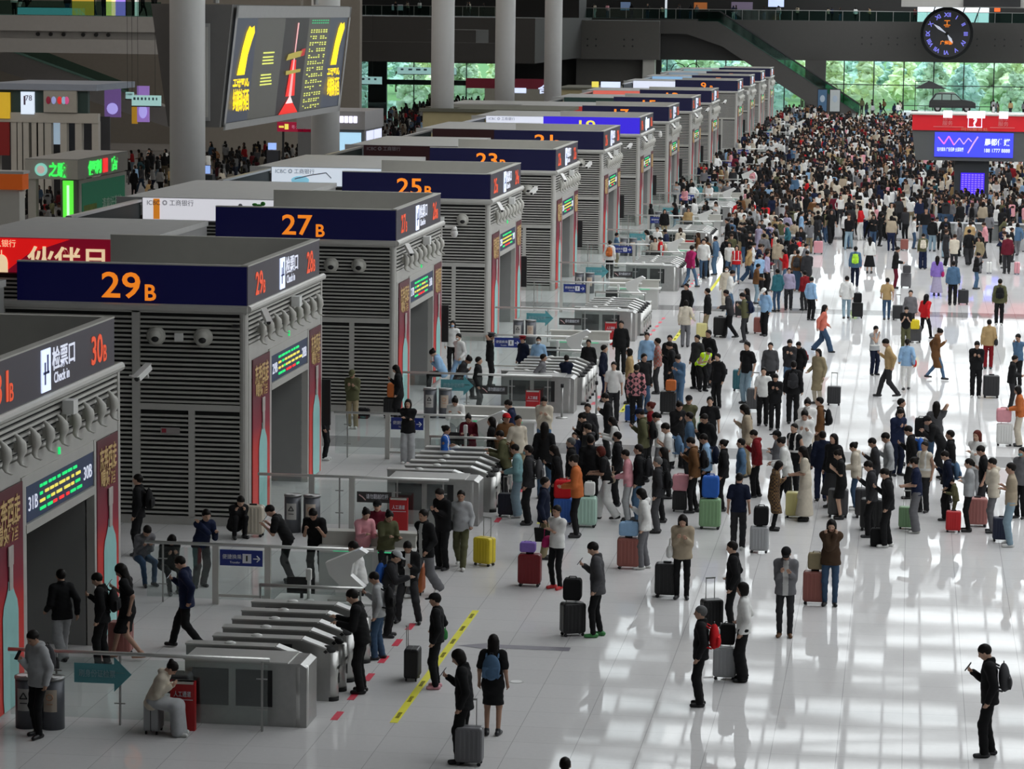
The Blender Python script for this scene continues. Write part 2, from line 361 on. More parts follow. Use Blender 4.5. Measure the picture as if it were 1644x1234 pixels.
# far low box on the right with display platform, car, parasol
pf = thing('display_platform', 'low white display platform with a car on it, far end', 'platform', (18, 335, 0))
MB().box(-4.5, -3.2, 0, 12, 3.2, .62).build('deck', mat('platform_white', (.7, .72, .75), .3), pf)
mb = MB()
for x in (-4.4, -2, 1, 4, 5.4): mb.cyl((x, -3.1, .62), (x, -3.1, 1.35), .04, n=6)
mb.box(-4.4, -3.14, 1.32, 5.4, -3.06, 1.4).build('guard_rail', blackm, pf)
car = thing('car', 'dark grey off-road estate car on the far display platform', 'car', (19.0, 335, .62)); car.scale = (1.1, 1.1, 1.1)
prof = [(-2.35, .45), (-2.3, 1.05), (-2.2, 1.2), (-1.75, 1.85), (-1.3, 1.92), (.35, 1.88), (.95, 1.3), (2.0, 1.15), (2.35, .95), (2.4, .45)]
carm = mat('car_grey', (.035, .035, .035), .4, .4)
MB().prism(prof, 'y', -.9, .9).build('body', carm, car)
mb = MB()
for poly in ([(-1.95, 1.25), (-1.6, 1.78), (-1.1, 1.82), (-1.1, 1.25)], [(-1.0, 1.25), (-1.0, 1.82), (-.15, 1.81), (-.15, 1.25)], [(-.05, 1.25), (-.05, 1.81), (.3, 1.8), (.85, 1.27)]):
    mb.prism(poly, 'y', -.93, .93)
mb.build('side_windows', mat('car_glass', (.25, .35, .30), .2), car)
for x in (-1.45, 1.5):
    for y in (-.82, .6):
        wh = MB().cyl((x, y, .38), (x, y+.24, .38), .38, n=24).build('wheel', blackm, car, True)
        MB().cyl((x, y-.02, .38), (x, y+.02, .38), .2, n=14).build('hubcap', steel, wh)
MB().box(2.36, -.8, .75, 2.43, -.45, .92).box(2.36, .45, .75, 2.43, .8, .92).build('headlamps', white, car)
MB().box(-1.4, -.7, 1.93, .2, -.64, 2.0).box(-1.4, .64, 1.93, .2, .7, 2.0).build('roof_rails', steel, car)
pa = thing('parasol', 'black square parasol standing beside the display car', 'parasol', (15.9, 336.5, .62)); pa.scale = (.8, .8, .9)
MB().add([(-1.4, -1.5, 2.85), (3.0, -1.5, 2.85), (3.0, 1.5, 2.85), (-1.4, 1.5, 2.85), (.9, 0, 3.75), (.5, 0, 3.75)], [(0, 1, 4, 5), (1, 2, 4), (2, 3, 5, 4), (3, 0, 5), (3, 2, 1, 0)]).build('canopy', blackm, pa)
MB().cyl((-1.3, 0, 0), (-1.3, 0, 3.8), .05, n=8).cyl((-1.3, 0, 3.7), (.7, 0, 3.8), .04, n=8).build('pole', blackm, pa)
MB().cyl((-1.3, 0, 0), (-1.3, 0, .12), .45, n=20).build('base', blackm, pa)
# advert totems by the far escalator foot
for (u0, u1, lb, c1) in (((4.0), 5.15, 'dark advertising panel with a blue portrait near the escalator foot', (.05, .12, .22)), (5.35, 6.6, 'pale grey advertising panel near the escalator foot', (.42, .45, .45))):
    t = thing('advert_totem', lb, 'advert panel', (u0, 331, 0))
    MB().box(0, 0, 0, u1-u0, .15, 3.1).build('frame', blackm, t)
    MB().box(.08, -.03, .6, u1-u0-.08, 0, 3.0).build('poster', mat('poster%.2f' % c1[0], c1, .5), t)
    MB().ball(((u1-u0)/2, -.03, 2.0), (.28, .02, .4), 12, 6).build('portrait', mat('portrait', (.35, .42, .5), .5), t)
# ================================================================ information booth on the right with red band, blue screen and pillar screen
Yb = 170.0
ib = thing('information_booth', 'large information tower with red band, blue screen and dark pillar', 'information booth', (14.5, Yb, 0))
MB().box(0, 0, 4.92, 13.5, 3.4, 5.80).build('red_band', mat('band_red', (.62, .008, .015), .45, emit=(.5, .0, .01), es=.25), ib)
MB().prism([(.0, 4.92), (.25, 3.2), (13.2, 3.2), (13.5, 4.92)], 'y', .1, 3.3).build('lower_housing', mat('booth_grey', (.10, .105, .105), .6), ib)
MB().box(-.1, -.1, 5.80, 13.6, 3.5, 5.88).build('top_ledge', offw, ib)
mb = MB()
for x0, x1 in ((1.75, 2.25), (3.1, 4.1), (4.9, 5.4)): MB().box(x0, -.18, 5.66, x1, -.1, 6.06).build('light_box', mat('booth_lamp', (.9, .9, 1), .5, emit=(.8, .85, 1), es=1.3), ib)
bs = MB().box(1.3, .02, 3.42, 5.75, .16, 4.82).build('blue_screen', mat('screen_blue', (.02, .03, .5), .4, emit=(.06, .07, .92), es=1.0), ib)
purp = mat('screen_purple', (.5, .3, .9), .5, emit=(.55, .3, .95), es=.9); pink_ = mat('screen_pink', (.7, .2, .6), .5, emit=(.8, .12, .6), es=.8)
def strokes(name, pts, r, m, par, y=0.0):
    mb_ = MB(); mb_.tube([(p[0], y, p[1]) for p in pts], r, 6); return mb_.build(name, m, par)
strokes('zigzag_mark', [(1.5, 4.55), (1.83, 4.15), (2.1, 4.6), (2.4, 4.1)], .045, pink_, bs, -.0)
strokes('zigzag_mark', [(2.4, 4.1), (2.7, 4.5), (2.95, 4.15), (3.2, 4.5), (3.4, 4.3)], .035, purp, bs, -.0)
strokes('zigzag_mark', [(3.2, 3.65), (3.5, 4.2), (3.75, 4.6)], .05, purp, bs, -.0)
text('screen_lettering', '晨都传媒', .42, (4.85, -.01, 4.3), 'S', whitelit, bs, .02, 1.45)
text('screen_lettering', '188 1777 8888', .3, (4.85, -.01, 3.82), 'S', whitelit, bs, .01, 1.45)
text('screen_lettering', '站内媒体 广告招商 全国联播', .25, (2.2, -.01, 3.85), 'S', whitelit, bs, .01, 1.5)
text('question_mark', '?', .75, (3.55, -.02, 5.40), 'S', whitelit, ib, .03)
mb = MB(); mb.box(3.15, -.04, 5.12, 3.95, 0, 5.16).box(3.15, -.04, 5.70, 3.95, 0, 5.74).box(3.15, -.04, 5.12, 3.19, 0, 5.74).box(3.91, -.04, 5.12, 3.95, 0, 5.74).build('question_frame', whitelit, ib)
text('band_lettering', '问询服务处', .2, (3.55, -.03, 5.02), 'S', mat('band_gold', (.7, .3, .2), .5), ib, 0, 1.5)
MB().box(1.2, -.03, 5.12, 2.9, 0, 5.15).box(4.4, -.03, 5.12, 5.8, 0, 5.15).build('band_lines', mat('band_pink', (.8, .25, .25), .5), ib)
for x in (2.0, 5.15): text('side_lettering', '候车\n服务', .3, (x, -.02, 5.5), 'S', mat('band_pink', (.8, .25, .25), .5), ib)
pl = MB().box(2.5, .5, 0, 4.45, 2.6, 3.2).build('pillar', mat('pillar_dark', (.03, .035, .038), .5), ib)
ps = MB().box(2.85, .42, .9, 4.2, .5, 2.5).build('pillar_screen', mat('pillar_blue', (.03, .01, .5), .4, emit=(.05, .01, .85), es=.9), ib)
mb = MB()
for r_ in range(12):
    for c_ in range(7): mb.box(2.9+c_*.185, .39, .96+r_*.127, 3.03+c_*.185, .42, 1.03+r_*.127)
mb.build('screen_rows', mat('row_violet', (.3, .2, .9), .5, emit=(.2, .12, 1), es=.9), ps)
# long grey counters of the waiting islands near the booth
for (x0, x1, y, z, lb) in ((15.0, 28, 152.5, .85, 'long grey service counter below the information tower'), (6.2, 9.6, 140.0, .95, 'low grey counter by the gates in mid hall')):
    c = thing('service_counter', lb, 'counter', (x0, y, 0))
    MB().box(0, 0, 0, x1-x0, .8, z-.05).build('body', mat('counter_grey', (.2, .21, .21), .5), c)
    MB().box(-.05, -.05, z-.05, x1-x0+.05, .85, z).build('worktop', mat('counter_top', (.35, .36, .36), .4), c)
# small lit signs and screens on the dark back of the upper gallery
for (u, v, wd, h, c, lb) in ((1250, 4, 1.9, 1.1, (.55, .65, .95), 'pale blue lit screen on the far upper gallery'), (1196, 10, 2.6, 1.0, (.10, .08, .12), 'dim violet shop sign on the far upper gallery'), (1075, 14, .25, 2.2, (.7, .75, .8), 'thin white lit post at the top of the escalator'), (1130, 10, 1.6, .9, (.25, .08, .02), 'dim amber shop sign on the far upper gallery'), (1597, 15, .7, .6, (.9, .12, .02), 'orange red lamp on the far upper gallery right of the clock'), (1010, 10, 1.2, 1.0, (.08, .12, .2), 'dim blue screen on the far upper gallery'), (640, 12, 1.4, .7, (.15, .15, .16), 'dim grey panel on the far upper gallery left of the columns')):
    k_ = 361/4700; x_ = 14.364+(u-1466)*k_; z_ = 11.5-(v-22.8+(1466-u)*.0123)*k_
    g_ = thing('lit_sign', lb, 'sign', (x_-wd/2, 361, 10.6)); MB().box(0, 0, max(.1, z_-10.6-h/2), wd, .1, z_-10.6+h/2).build('face', mat('uq%d' % u, c, .5, emit=c, es=.9), g_); MB().box(-.04, .1, 0, wd+.04, .22, z_-10.6+h/2+.05).build('case', blackm, g_)
tag(MB().box(0, 0, 0, 6.4, .5, .9).build('ceiling_screen', blackm, None, loc=(20.0, 339.4, 12.45)), 'long black screen box under the beam right of the clock', 'screen')
# ================================================================ ticket gate kiosks
KI = [(31, 44.004), (29, 62.863), (27, 81.722), (25, 100.581), (23, 119.44), (21, 138.30), (19, 157.16), (17, 176.02), (15, 194.88), (13, 213.74), (9, 246.09), (7, 264.95), (5, 283.81), (3, 302.67)]
W, ZB, ZT, LH = 8.1, 4.888, 5.836, 5.22
goldm = mat('gold_letters', (.62, .42, .18), .5, noise=.3)
tealb = mat('bottle_teal', (.32, .62, .60), .4, noise=.15, nscale=2)
greyb = mat('bottle_label', (.50, .45, .42), .5, noise=.3)
def banner_material():
    m = bpy.data.materials.new('banner_print'); m.use_nodes = True; n = m.node_tree; b = n.nodes['Principled BSDF']
    t = n.nodes.new('ShaderNodeTexCoord'); s = n.nodes.new('ShaderNodeSeparateXYZ'); r = n.nodes.new('ShaderNodeValToRGB'); mp = n.nodes.new('ShaderNodeMapRange')
    n.links.new(t.outputs['Object'], s.inputs[0]); n.links.new(s.outputs['Z'], mp.inputs[0]); mp.inputs[2].default_value = 3.65
    n.links.new(mp.outputs[0], r.inputs[0]); n.links.new(r.outputs[0], b.inputs['Base Color']); b.inputs['Roughness'].default_value = .45
    e = r.color_ramp.elements; e[0].color = (.70, .035, .02, 1); e[1].color = (.10, .012, .02, 1)
    for p, c in ((.45, (.62, .03, .025, 1)), (.58, (.28, .012, .035, 1)), (.75, (.16, .012, .03, 1))):
        q = e.new(p); q.color = c
    return m
bannerm = banner_material()
greym = mat('recess_grey', (.25, .25, .245), .6)
def louvre_wall(mb_, x0, x1, z0, z1, y, pitch=.104, th=.055):
    # horizontal slats standing in front of a dark back plane, wall faces -Y at y
    mb_.box(x0, y+.045, z0, x1, y+.08, z1, 1)
    z = z0+.02
    while z+th < z1:
        mb_.add([(x0, y+.03, z), (x1, y+.03, z), (x1, y-.02, z+.012), (x0, y-.02, z+.012), (x1, y-.01, z+th), (x0, y-.01, z+th), (x1, y+.045, z+th), (x0, y+.045, z+th)], [(0, 1, 2, 3), (3, 2, 4, 5), (5, 4, 6, 7)]); z += pitch
def louvre_front(mb_, y0, y1, z0, z1, x=0, pitch=.104, th=.055):
    mb_.box(x-.08, y0, z0, x-.045, y1, z1, 1)
    z = z0+.02
    while z+th < z1:
        mb_.add([(x-.03, y0, z), (x-.03, y1, z), (x+.02, y1, z+.012), (x+.02, y0, z+.012), (x+.01, y1, z+th), (x+.01, y0, z+th), (x-.045, y1, z+th), (x-.045, y0, z+th)], [(0, 1, 2, 3), (3, 2, 4, 5), (5, 4, 6, 7)]); z += pitch
# ---- shared kiosk meshes in a frame with the near front corner at the origin
KM = {}
mb = MB(); louvre_wall(mb, -2.42, -.14, 2.72, ZB-.14, 0); louvre_wall(mb, -2.42, -1.32, .22, 2.58, 0); louvre_wall(mb, -1.18, -.14, .22, 2.58, 0); louvre_wall(mb, -LH-.3, -2.6, .22, ZB-.14, 0)
KM['side_louvres'] = mb.mesh('side_louvres', [louvre, dark])
mb = MB(); mb.box(-2.6, -.03, .2, -2.42, .06, ZB).box(-2.42, -.02, 2.58, -.14, .06, 2.72).box(-1.32, -.02, .2, -1.18, .06, 2.58).box(-LH-.3, -.03, ZB-.14, 0, .06, ZB-.02)
mb.cyl((-.08, .06, 0), (-.08, .06, ZB), .1, n=12).cyl((-LH-.3, -.03, ZB-.02), (.03, -.03, ZB-.02), .085, n=10)
mb.box(-LH-.3, .02, 0, -.1, .1, .2).box(-LH-.4, 0, 0, -LH-.3, .2, ZB)
KM['side_frame'] = mb.mesh('side_frame', frameg)
mb = MB(); louvre_front(mb, .12, W, 4.06, ZB-.12); KM['front_louvres'] = mb.mesh('front_louvres', [louvre, dark])
mb = MB(); mb.box(-.1, .1, 3.7, .02, W+.12, 4.06).box(-.1, .1, 0, .03, .34, 3.75).box(-.1, W, 0, .03, W+.14, ZB).box(-.12, 2.1, 0, .05, 2.32, 3.75).box(-.12, 6.42, 0, .05, 6.55, 3.75).box(-.1, 2.2, 3.56, .04, 6.5, 3.75).box(-.25, 2.3, 2.78, .06, 6.45, 2.93)
mb.cyl((.03, -.05, ZB-.02), (.03, W+.2, ZB-.02), .085, n=10).box(-.1, .1, 0, .02, 2.2, .16)
KM['front_frame'] = mb.mesh('front_frame', frameg)
mb = MB(); mb.box(-1.5, 6.42, 0, -.1, 6.5, 3.6).box(-1.5, 2.2, 3.0, -.1, 6.45, 3.05).box(-1.6, 4.4, 0, -1.5, 6.5, 3.0)
KM['recess'] = mb.mesh('recess', greym)
mb = MB(); mb.box(-5.1, 2.1, 0, -5.0, 6.6, 3.2).box(-5.1, 2.05, 0, -.1, 2.12, 3.2).box(-5.1, 2.1, 3.05, -.1, 6.45, 3.15)
KM['dark_inside'] = mb.mesh('dark_inside', mat('inside_dark', (.03, .03, .03), .8))
mb = MB()
for y in (2.35, 3.35, 4.35): mb.box(-1.5, y, 0, -1.42, y+.08, 3.0)
mb.box(-1.5, 2.35, 1.0, -1.43, 4.4, 1.22)
KM['door_frame'] = mb.mesh('door_frame', steel)
KM['door_glass'] = MB().box(-1.47, 2.4, 0, -1.45, 4.38, 3.0).mesh('door_glass', dglass)
KM['body_core'] = MB().box(-LH-.25, .12, 3.2, -.12, W, ZB).box(-LH-.25, W-.1, 0, -.12, W, 3.3).box(-LH-.25, .12, 0, -LH-.15, W, 3.3).mesh('body_core', greym)
KM['side_panel'] = MB().box(-LH, -.02, ZB+.02, 0, .12, ZT-.03).mesh('side_panel', bluem)
KM['side_panel_lit'] = MB().box(-LH, -.02, ZB+.02, 0, .12, ZT-.03).mesh('side_panel', bluelit)
KM['front_panel'] = MB().box(-.12, .0, ZB+.02, .02, W-.2, ZT-.03).mesh('front_panel', screenm)
KM['parapet'] = MB().box(-LH, -.03, ZT-.03, .03, .14, ZT).box(-.14, -.03, ZT-.03, .03, W-.2, ZT).box(-LH, W-.4, ZB, 0, W-.2, ZT).box(-LH, .1, ZB-.02, -.1, W-.3, ZB+.15).mesh('parapet', offw)
mb = MB(); mb.box(-.05, 2.42, 2.95, .03, 6.4, 3.57)
KM['gate_display'] = mb.mesh('gate_display', mat('display_navy', (.012, .02, .05), .5, emit=(.02, .035, .08), es=.4))
def dashrows(seed):
    r_ = random.Random(seed); mb_ = MB()
    for k in range(4):
        z = 3.45-k*.13; y = 3.15
        while y < 5.45:
            wd = r_.uniform(.12, .34)
            mi = 0 if k == 0 else 1 if k in (1, 2) else (2 if 3.75 < y < 4.85 else 0)
            if k in (1, 2) and r_.random() < .18: mi = 0
            mb_.box(.03, y, z-.024, .045, y+wd, z+.024, mi); y += wd+r_.uniform(.05, .16)
    return mb_.mesh('display_rows', [greenled, yellowled, redled])
bottle = [(0, .03), (.38, .03), (.42, .25), (.42, 1.6), (.36, 1.78), (.22, 1.92), (.12, 2.05), (.12, 2.15), (0, 2.2)]
mb = MB(); pr = [(y, z) for y, z in bottle] + [(-y, z) for y, z in reversed(bottle[1:-1])]
[mb.add([(.012, s_*y, z) for s_, y, z in ((-1, a[0], a[1]), (1, a[0], a[1]), (1, b[0], b[1]), (-1, b[0], b[1]))], [(0, 1, 2, 3)]) for a, b in zip(bottle[1:-1], bottle[2:-1])]; KM['bottle'] = mb.mesh('bottle', tealb)
KM['bottle_neck'] = MB().box(.0, -.13, 2.4, .018, .13, 2.72).box(0, -.09, 2.0, .018, .09, 2.4).mesh('bottle_neck', greyb)
# ceiling-cowl cameras and boxes
def dome_mesh():
    m_ = MB(); m_.cyl((0, -.02, 0), (0, .03, 0), .215, n=28).cyl((0, -.06, 0), (0, -.02, 0), .17, .205, n=28)
    m_.ball((0, -.08, .01), (.145, .12, .145), 20, 12); return m_.mesh('housing', offw, True)
DOME = dome_mesh(); DLENS = MB().cyl((.01, -.215, -.05), (.01, -.17, -.035), .075, .10, n=20).mesh('lens', blackm, True)
DLENS2 = MB().ball((.02, -.16, -.05), (.085, .075, .07), 16, 10).mesh('lens', blackm, True)
SPB = MB().box(-.09, -.1, -.09, .09, 0, .09).mesh('speaker_box', white)
def bullet_mesh():
    m_ = MB(); m_.add(*[[], []]) if False else None
    m_.box(-.055, -.2, -.045, .055, .2, .045); return m_
BUL = MB().box(-.06, -.22, -.05, .06, .2, .06).box(-.07, -.28, .06, .07, .22, .075).mesh('body', white)
BULL = MB().cyl((0, -.25, 0), (0, -.2, 0), .045, n=12).mesh('lens', blackm)
BULB = MB().cyl((0, .1, -.05), (0, .1, -.16), .02, n=8).cyl((0, .1, -.16), (-.42, .1, -.16), .02, n=8).mesh('bracket', white)
PTZ = MB().ball((0, 0, -.18), (.115, .115, .14), 16, 10).cyl((0, 0, -.1), (0, 0, .02), .1, .07, n=16).mesh('dome', white, True)
PTZA = MB().box(-.3, -.04, .0, .04, .04, .05).mesh('arm', white)
# face-reader lamps: drooping leaf-shaped shells in a row of nine
def shell_mesh():
    m_ = MB(); pts = []
    prof = [(0, .25, .04), (.05, .20, .06), (.11, .08, .12), (.12, -.06, .125), (.08, -.17, .08), (.10, -.25, .04), (.20, -.29, .03)]
    n = 10; vs_ = []; fs = []
    for x, z, r in prof: vs_ += [(x+.6*r*math.cos(2*PI*i/n), r*math.sin(2*PI*i/n), z+.25*r*math.cos(2*PI*i/n)) for i in range(n)]
    for k in range(len(prof)-1): fs += [(k*n+i, k*n+(i+1) % n, (k+1)*n+(i+1) % n, (k+1)*n+i) for i in range(n)]
    fs += [tuple(range(n)), tuple(range(6*n+n-1, 6*n-1, -1))]
    return m_.add(vs_, fs).mesh('shell', offw, True)
SHELL = shell_mesh(); SHB = MB().box(-.02, -.03, -.05, .06, .03, .12).mesh('bracket', offw)
NOTE = MB().box(0, -.012, 0, .44, 0, .14).mesh('plate', mat('notice_pale', (.33, .30, .29), .6)); NOTEI = MB().box(.03, -.016, .025, .13, -.012, .115).mesh('icon', mat('notice_red', (.35, .03, .05), .5))
signtext = '检票口'
gate_no = {}
for ki, (num_, Y0) in enumerate(KI):
    near = ki < 8
    lit = num_ == 19
    k = thing('ticket_gate_kiosk', 'louvred grey ticket gate kiosk with header reading %dB and %dB' % (num_, num_-1), 'kiosk', (0, Y0, 0), 0, 'ticket gate kiosks')
    sp = None
    for pn in ('side_louvres', 'side_frame', 'front_louvres', 'front_frame', 'body_core', 'recess', 'dark_inside', 'parapet', 'gate_display', 'front_panel'):
        o = link(pn, KM[pn], k)
        if pn == 'gate_display': gd = o
        if pn == 'front_panel': fp = o
    sp = link('side_panel', KM['side_panel_lit' if lit else 'side_panel'], k)
    df = link('door_frame', KM['door_frame'], k); link('door_glass', KM['door_glass'], df)
    link('display_rows', dashrows(num_), gd)
    om = yellowled if lit else orange
    text('number_lettering', str(num_), .80, (-2.84, -.035, 5.34), 'S', om, sp, .012, .88 if num_ > 9 else .44); text('number_lettering', 'B', .50, (-2.17, -.035, 5.19), 'S', om, sp, .02)
    for y, nn in ((1.12, num_), (6.72, num_-1)):
        text('gate_lettering', str(nn), .72, (.03, y, 5.36), 'E', redlet, fp, .012, .72 if nn > 9 else .36); text('gate_lettering', 'B', .42, (.03, y+.52, 5.24), 'E', redlet, fp, .012)
    tp = MB().box(.02, 3.3, 5.0, .04, 3.82, 5.72).build('ticket_pictogram', whitelit, fp)
    MB().box(.04, 3.45, 5.12, .046, 3.52, 5.5).box(.04, 3.6, 5.3, .046, 3.68, 5.62).box(.04, 3.38, 5.3, .046, 3.72, 5.34).build('pictogram_mark', mat('pict_blue', (.1, .12, .3), .5), tp)
    if lit: MB().box(.03, 3.0, 5.1, .045, 5.2, 5.6).build('lit_patch', whitelit, fp)
    else:
        text('check_in_lettering', signtext, .42, (.03, 4.62, 5.5), 'E', whiteled, fp, .012, 1.35); text('check_in_lettering', 'Check in', .26, (.03, 4.5, 5.17), 'E', whiteled, fp, .008)
    text('gate_lettering', '%dB' % num_, .34, (.035, 2.76, 3.24), 'E', whiteled, gd, 0, .52); text('gate_lettering', '%dB' % (num_-1), .34, (.035, 6.05, 3.24), 'E', whiteled, gd, 0, .52)
    for y0, y1 in ((.36, 2.1), (6.58, 7.98)):
        bn = MB().box(0, 0, 0, .02, y1-y0, 3.65).build('banner', bannerm, k, loc=(.04, y0, .05))
        wd = y1-y0
        text('banner_lettering', '东奔西走', .46, (.03, wd/2, 3.28), 'E', goldm, bn, .02, wd*.8); text('banner_lettering', '喝好酒', .36, (.03, wd/2, 2.92), 'E', goldm, bn, .02, wd*.7)
        bt = link('bottle', KM['bottle'], bn, (.021, wd*.57, -.02)); link('bottle_neck', KM['bottle_neck'], bn, (.034, wd*.57, -.02))
    # annex behind, with its advert and its flat roof
    ax = thing('gate_annex', {31: 'grey flat-roofed stair annex behind kiosk 31B with a blue lit edge'}.get(num_, 'flat-roofed grey stair annex joined behind the kiosk numbered %dB' % num_), 'annex', (-5.3, Y0+W, 0), 0, 'stair annexes behind the kiosks')
    MB().box(-5.0, 0, 5.3, 0, 10.2, 5.45).box(-5.05, -.05, 5.25, 0, .05, 5.5).build('roof', roofg, ax)
    m2 = MB(); louvre_wall(m2, -4.2, .0, .0, 4.75, .02); m2.build('louvre_wall', [louvre, dark], ax)
    MB().box(-4.2, .12, 0, -.02, 10.1, 5.3).build('walls', greym, ax)
    MB().box(-4.35, -W+.2, 4.2, -4.28, 0, 5.35).build('glass_parapet', mat('dark_glass', (.010, .016, .015), .5, spec=.1), ax)
    MB().box(-4.4, -W+.2, 5.35, -4.22, 0, 5.43).build('parapet_rail', steel, ax)
    MB().box(-4.25, -W+.3, .1, -.36, -.1, 3.9).build('stairwell_core', blackm, ax)
    am = {31: ((.05, .2, .8), .8), 29: None, 27: ((.80, .80, .86), .75), 25: ((.72, .80, .90), .75), 23: ((.03, .01, .012), .3), 21: ((.03, .01, .012), .3), 19: ((.78, .82, .95), .8), 17: ((.5, .05, .04), .5), 15: ((.03, .07, .06), .2), 13: ((.8, .16, .12), .7), 9: ((.75, .8, .95), .9), 7: ((.3, .55, .85), .7), 5: ((.3, .4, .5), .5), 3: ((.3, .5, .55), .5)}[num_]
    if am is None:
        ad = MB().box(-4.2, -.06, 4.8, .0, 0, 5.68).build('advert_screen', mat('ad_maroon', (.16, .004, .014), .4, emit=(.20, .004, .018), es=.7), ax)
        MB().add([(-4.2, -.07, 4.82), (-2.72, -.07, 4.82), (-2.1, -.07, 5.3), (-1.05, -.07, 5.66), (-4.2, -.07, 5.66)], [(0, 1, 2, 3, 4)]).build('red_field', mat('ad_red', (.6, .01, .01), .4, emit=(.75, .01, .01), es=.8), ad)
        cream = mat('ad_cream', (.8, .62, .4), .5, emit=(.95, .70, .42), es=.8)
        text('advert_lettering', '伙伴日', .62, (-1.15, -.09, 5.18), 'S', cream, ad, .02, 2.0)
        text('advert_lettering', '工商银行私人银行', .2, (-3.2, -.09, 5.53), 'S', cream, ad, .0, 1.5)
        MB().ball((-2.82, -.09, 5.05), (.16, .02, .2), 16, 10).box(-2.98, -.1, 4.8, -2.66, -.08, 5.05).box(-2.83, -.1, 5.2, -2.81, -.08, 5.36).build('dome_drawing', cream, ad)
    else:
        c, e = am
        ad = MB().box(-4.2, -.06, 4.8, .0, 0, 5.48).build('advert_screen', mat('ad%d' % num_, tuple(x*.6 for x in c), .4, emit=c, es=e), ax)
        greyt = mat('ad_grey_text', (.25, .25, .28), .5)
        if num_ in (27, 25, 19, 23): text('advert_lettering', 'ICBC ◎ 工商银行', .2, (-3.3, -.09, 5.34), 'S', greyt, ad, 0, 1.5)
        if num_ == 27:
            MB().box(-3.85, -.08, 4.82, -3.65, -.06, 5.46).build('orange_stripe', mat('ad_orange', (.8, .25, .02), .5, emit=(.9, .3, .03), es=.5), ad)
            MB().ball((-1.05, -.08, 5.3), (.07, .02, .06), 10, 6).tube([(-1.2, -.08, 5.2), (-1.0, -.08, 5.26), (-.8, -.08, 5.16)], .02, 5).build('figure_drawing', greyt, ad)
            MB().ball((-.45, -.12, 5.3), (.1, .04, .06), 8, 6).ball((-.58, -.12, 5.34), (.09, .03, .05), 8, 6).ball((-.32, -.12, 5.37), (.08, .03, .07), 8, 6).build('leaf_drawing', mat('ad_green', (.05, .35, .04), .6), ad)
        if num_ == 25:
            MB().ball((-3.1, -.07, 5.0), (.35, .02, .16), 16, 8).build('blue_shape', mat('ad_sky', (.3, .65, .85), .5, emit=(.3, .7, .9), es=.5), ad)
            MB().tube([(-3.3, -.08, 5.05), (-2.7, -.08, 5.2), (-2.1, -.08, 5.3), (-1.9, -.08, 5.1)], .02, 5).build('line_drawing', greyt, ad)
            text('advert_lettering', '惠民消费 有礼', .16, (-.6, -.09, 4.98), 'S', mat('notice_red', (.35, .03, .05), .5), ad, 0, .8)
        if num_ == 23: MB().box(-2.7, -.08, 4.85, -2.1, -.06, 4.95).ball((-2.7, -.08, 4.95), (.2, .02, .05), 10, 6).build('yellow_shape', mat('ad_yel', (.8, .5, .05), .5, emit=(.9, .6, .1), es=.8), ad)
        if num_ == 17: MB().box(-4.2, -.08, 4.8, -3.7, -.06, 5.46).box(-.6, -.08, 4.8, 0, -.06, 5.46).build('yellow_ends', mat('ad_yel', (.8, .5, .05), .5, emit=(.9, .6, .1), es=.8), ad)
    # cameras on the louvred side wall
    cams_ = {31: [], 29: [(-2.05, 4.23, 'left'), (-.98, 4.23, 'right')], 27: [(-1.85, 4.22, 'left'), (-1.05, 4.22, 'right')], 25: [(-.95, 4.22, 'only')], 23: [(-1.1, 4.15, 'only')], 21: [(-1.05, 4.3, 'only')], 15: [(-1.15, 4.25, 'only')]}.get(num_, [])
    for x, z, wd in cams_:
        d = thing('dome_camera', {'left': 'round white camera on the louvres below %dB, nearer the post' , 'right': 'round white camera on the louvres below %dB, nearer the corner', 'only': 'single round white camera on the louvred wall below %dB'}[wd] % num_, 'camera', (x, Y0-.03, z), 0, 'round cameras on the louvred walls')
        link('housing', DOME, d); link('lens', DLENS2, d)
    if num_ in (29, 25):
        d = tag(link('speaker_box', SPB, None, (-1.52 if num_ == 29 else -1.68, Y0-.02, 4.22)), 'small square white box beside the round camera below %dB' % num_, 'wall box')
        d.name = 'wall_box'
    if num_ in (29, 27):
        d = thing('wall_notice', 'small pale notice with a red icon on the louvres under %dB' % num_, 'notice', (-1.95 if num_ == 29 else -2.9, Y0-.03, 2.05)); link('plate', NOTE, d); link('icon', NOTEI, d)
    if num_ == 29:
        d = tag(MB().box(0, -.06, 0, .14, 0, .06, 0).box(-.04, -.08, .01, 0, 0, .05).build('wall_sensor', blackm, None, loc=(-.3, Y0-.02, 4.47)), 'tiny black sensor on the louvres near the corner under 29B', 'sensor')
    # bullet camera and pan-tilt camera at the far front corner
    if num_ in (31, 25, 23, 21, 15, 13):
        d = thing('bullet_camera', 'white bullet camera on a bracket at the far corner of kiosk %dB' % num_, 'camera', (.5, Y0+W+.05, 4.78), R(25), 'bullet cameras at the kiosk corners'); d.rotation_euler = (R(25), 0, R(-20))
        link('body', BUL, d); link('lens', BULL, d); link('bracket', BULB, d)
    if num_ in (27, 19, 9):
        d = thing('pan_tilt_camera', 'white hanging globe camera at the far corner of kiosk %dB' % num_, 'camera', (.42, Y0+W+.05, 4.75), 0, 'globe cameras at the kiosk corners'); link('dome', PTZ, d); link('arm', PTZA, d)
    if ki >= 1 and ki < 9:
        d = thing('bullet_camera', 'white bullet camera aimed down over the %dB doorway' % num_, 'camera', (.22, Y0+.95, 4.62), 0, 'bullet cameras over the doorways'); d.rotation_euler = (R(30), 0, R(30))
        link('body', BUL, d); link('lens', BULL, d)
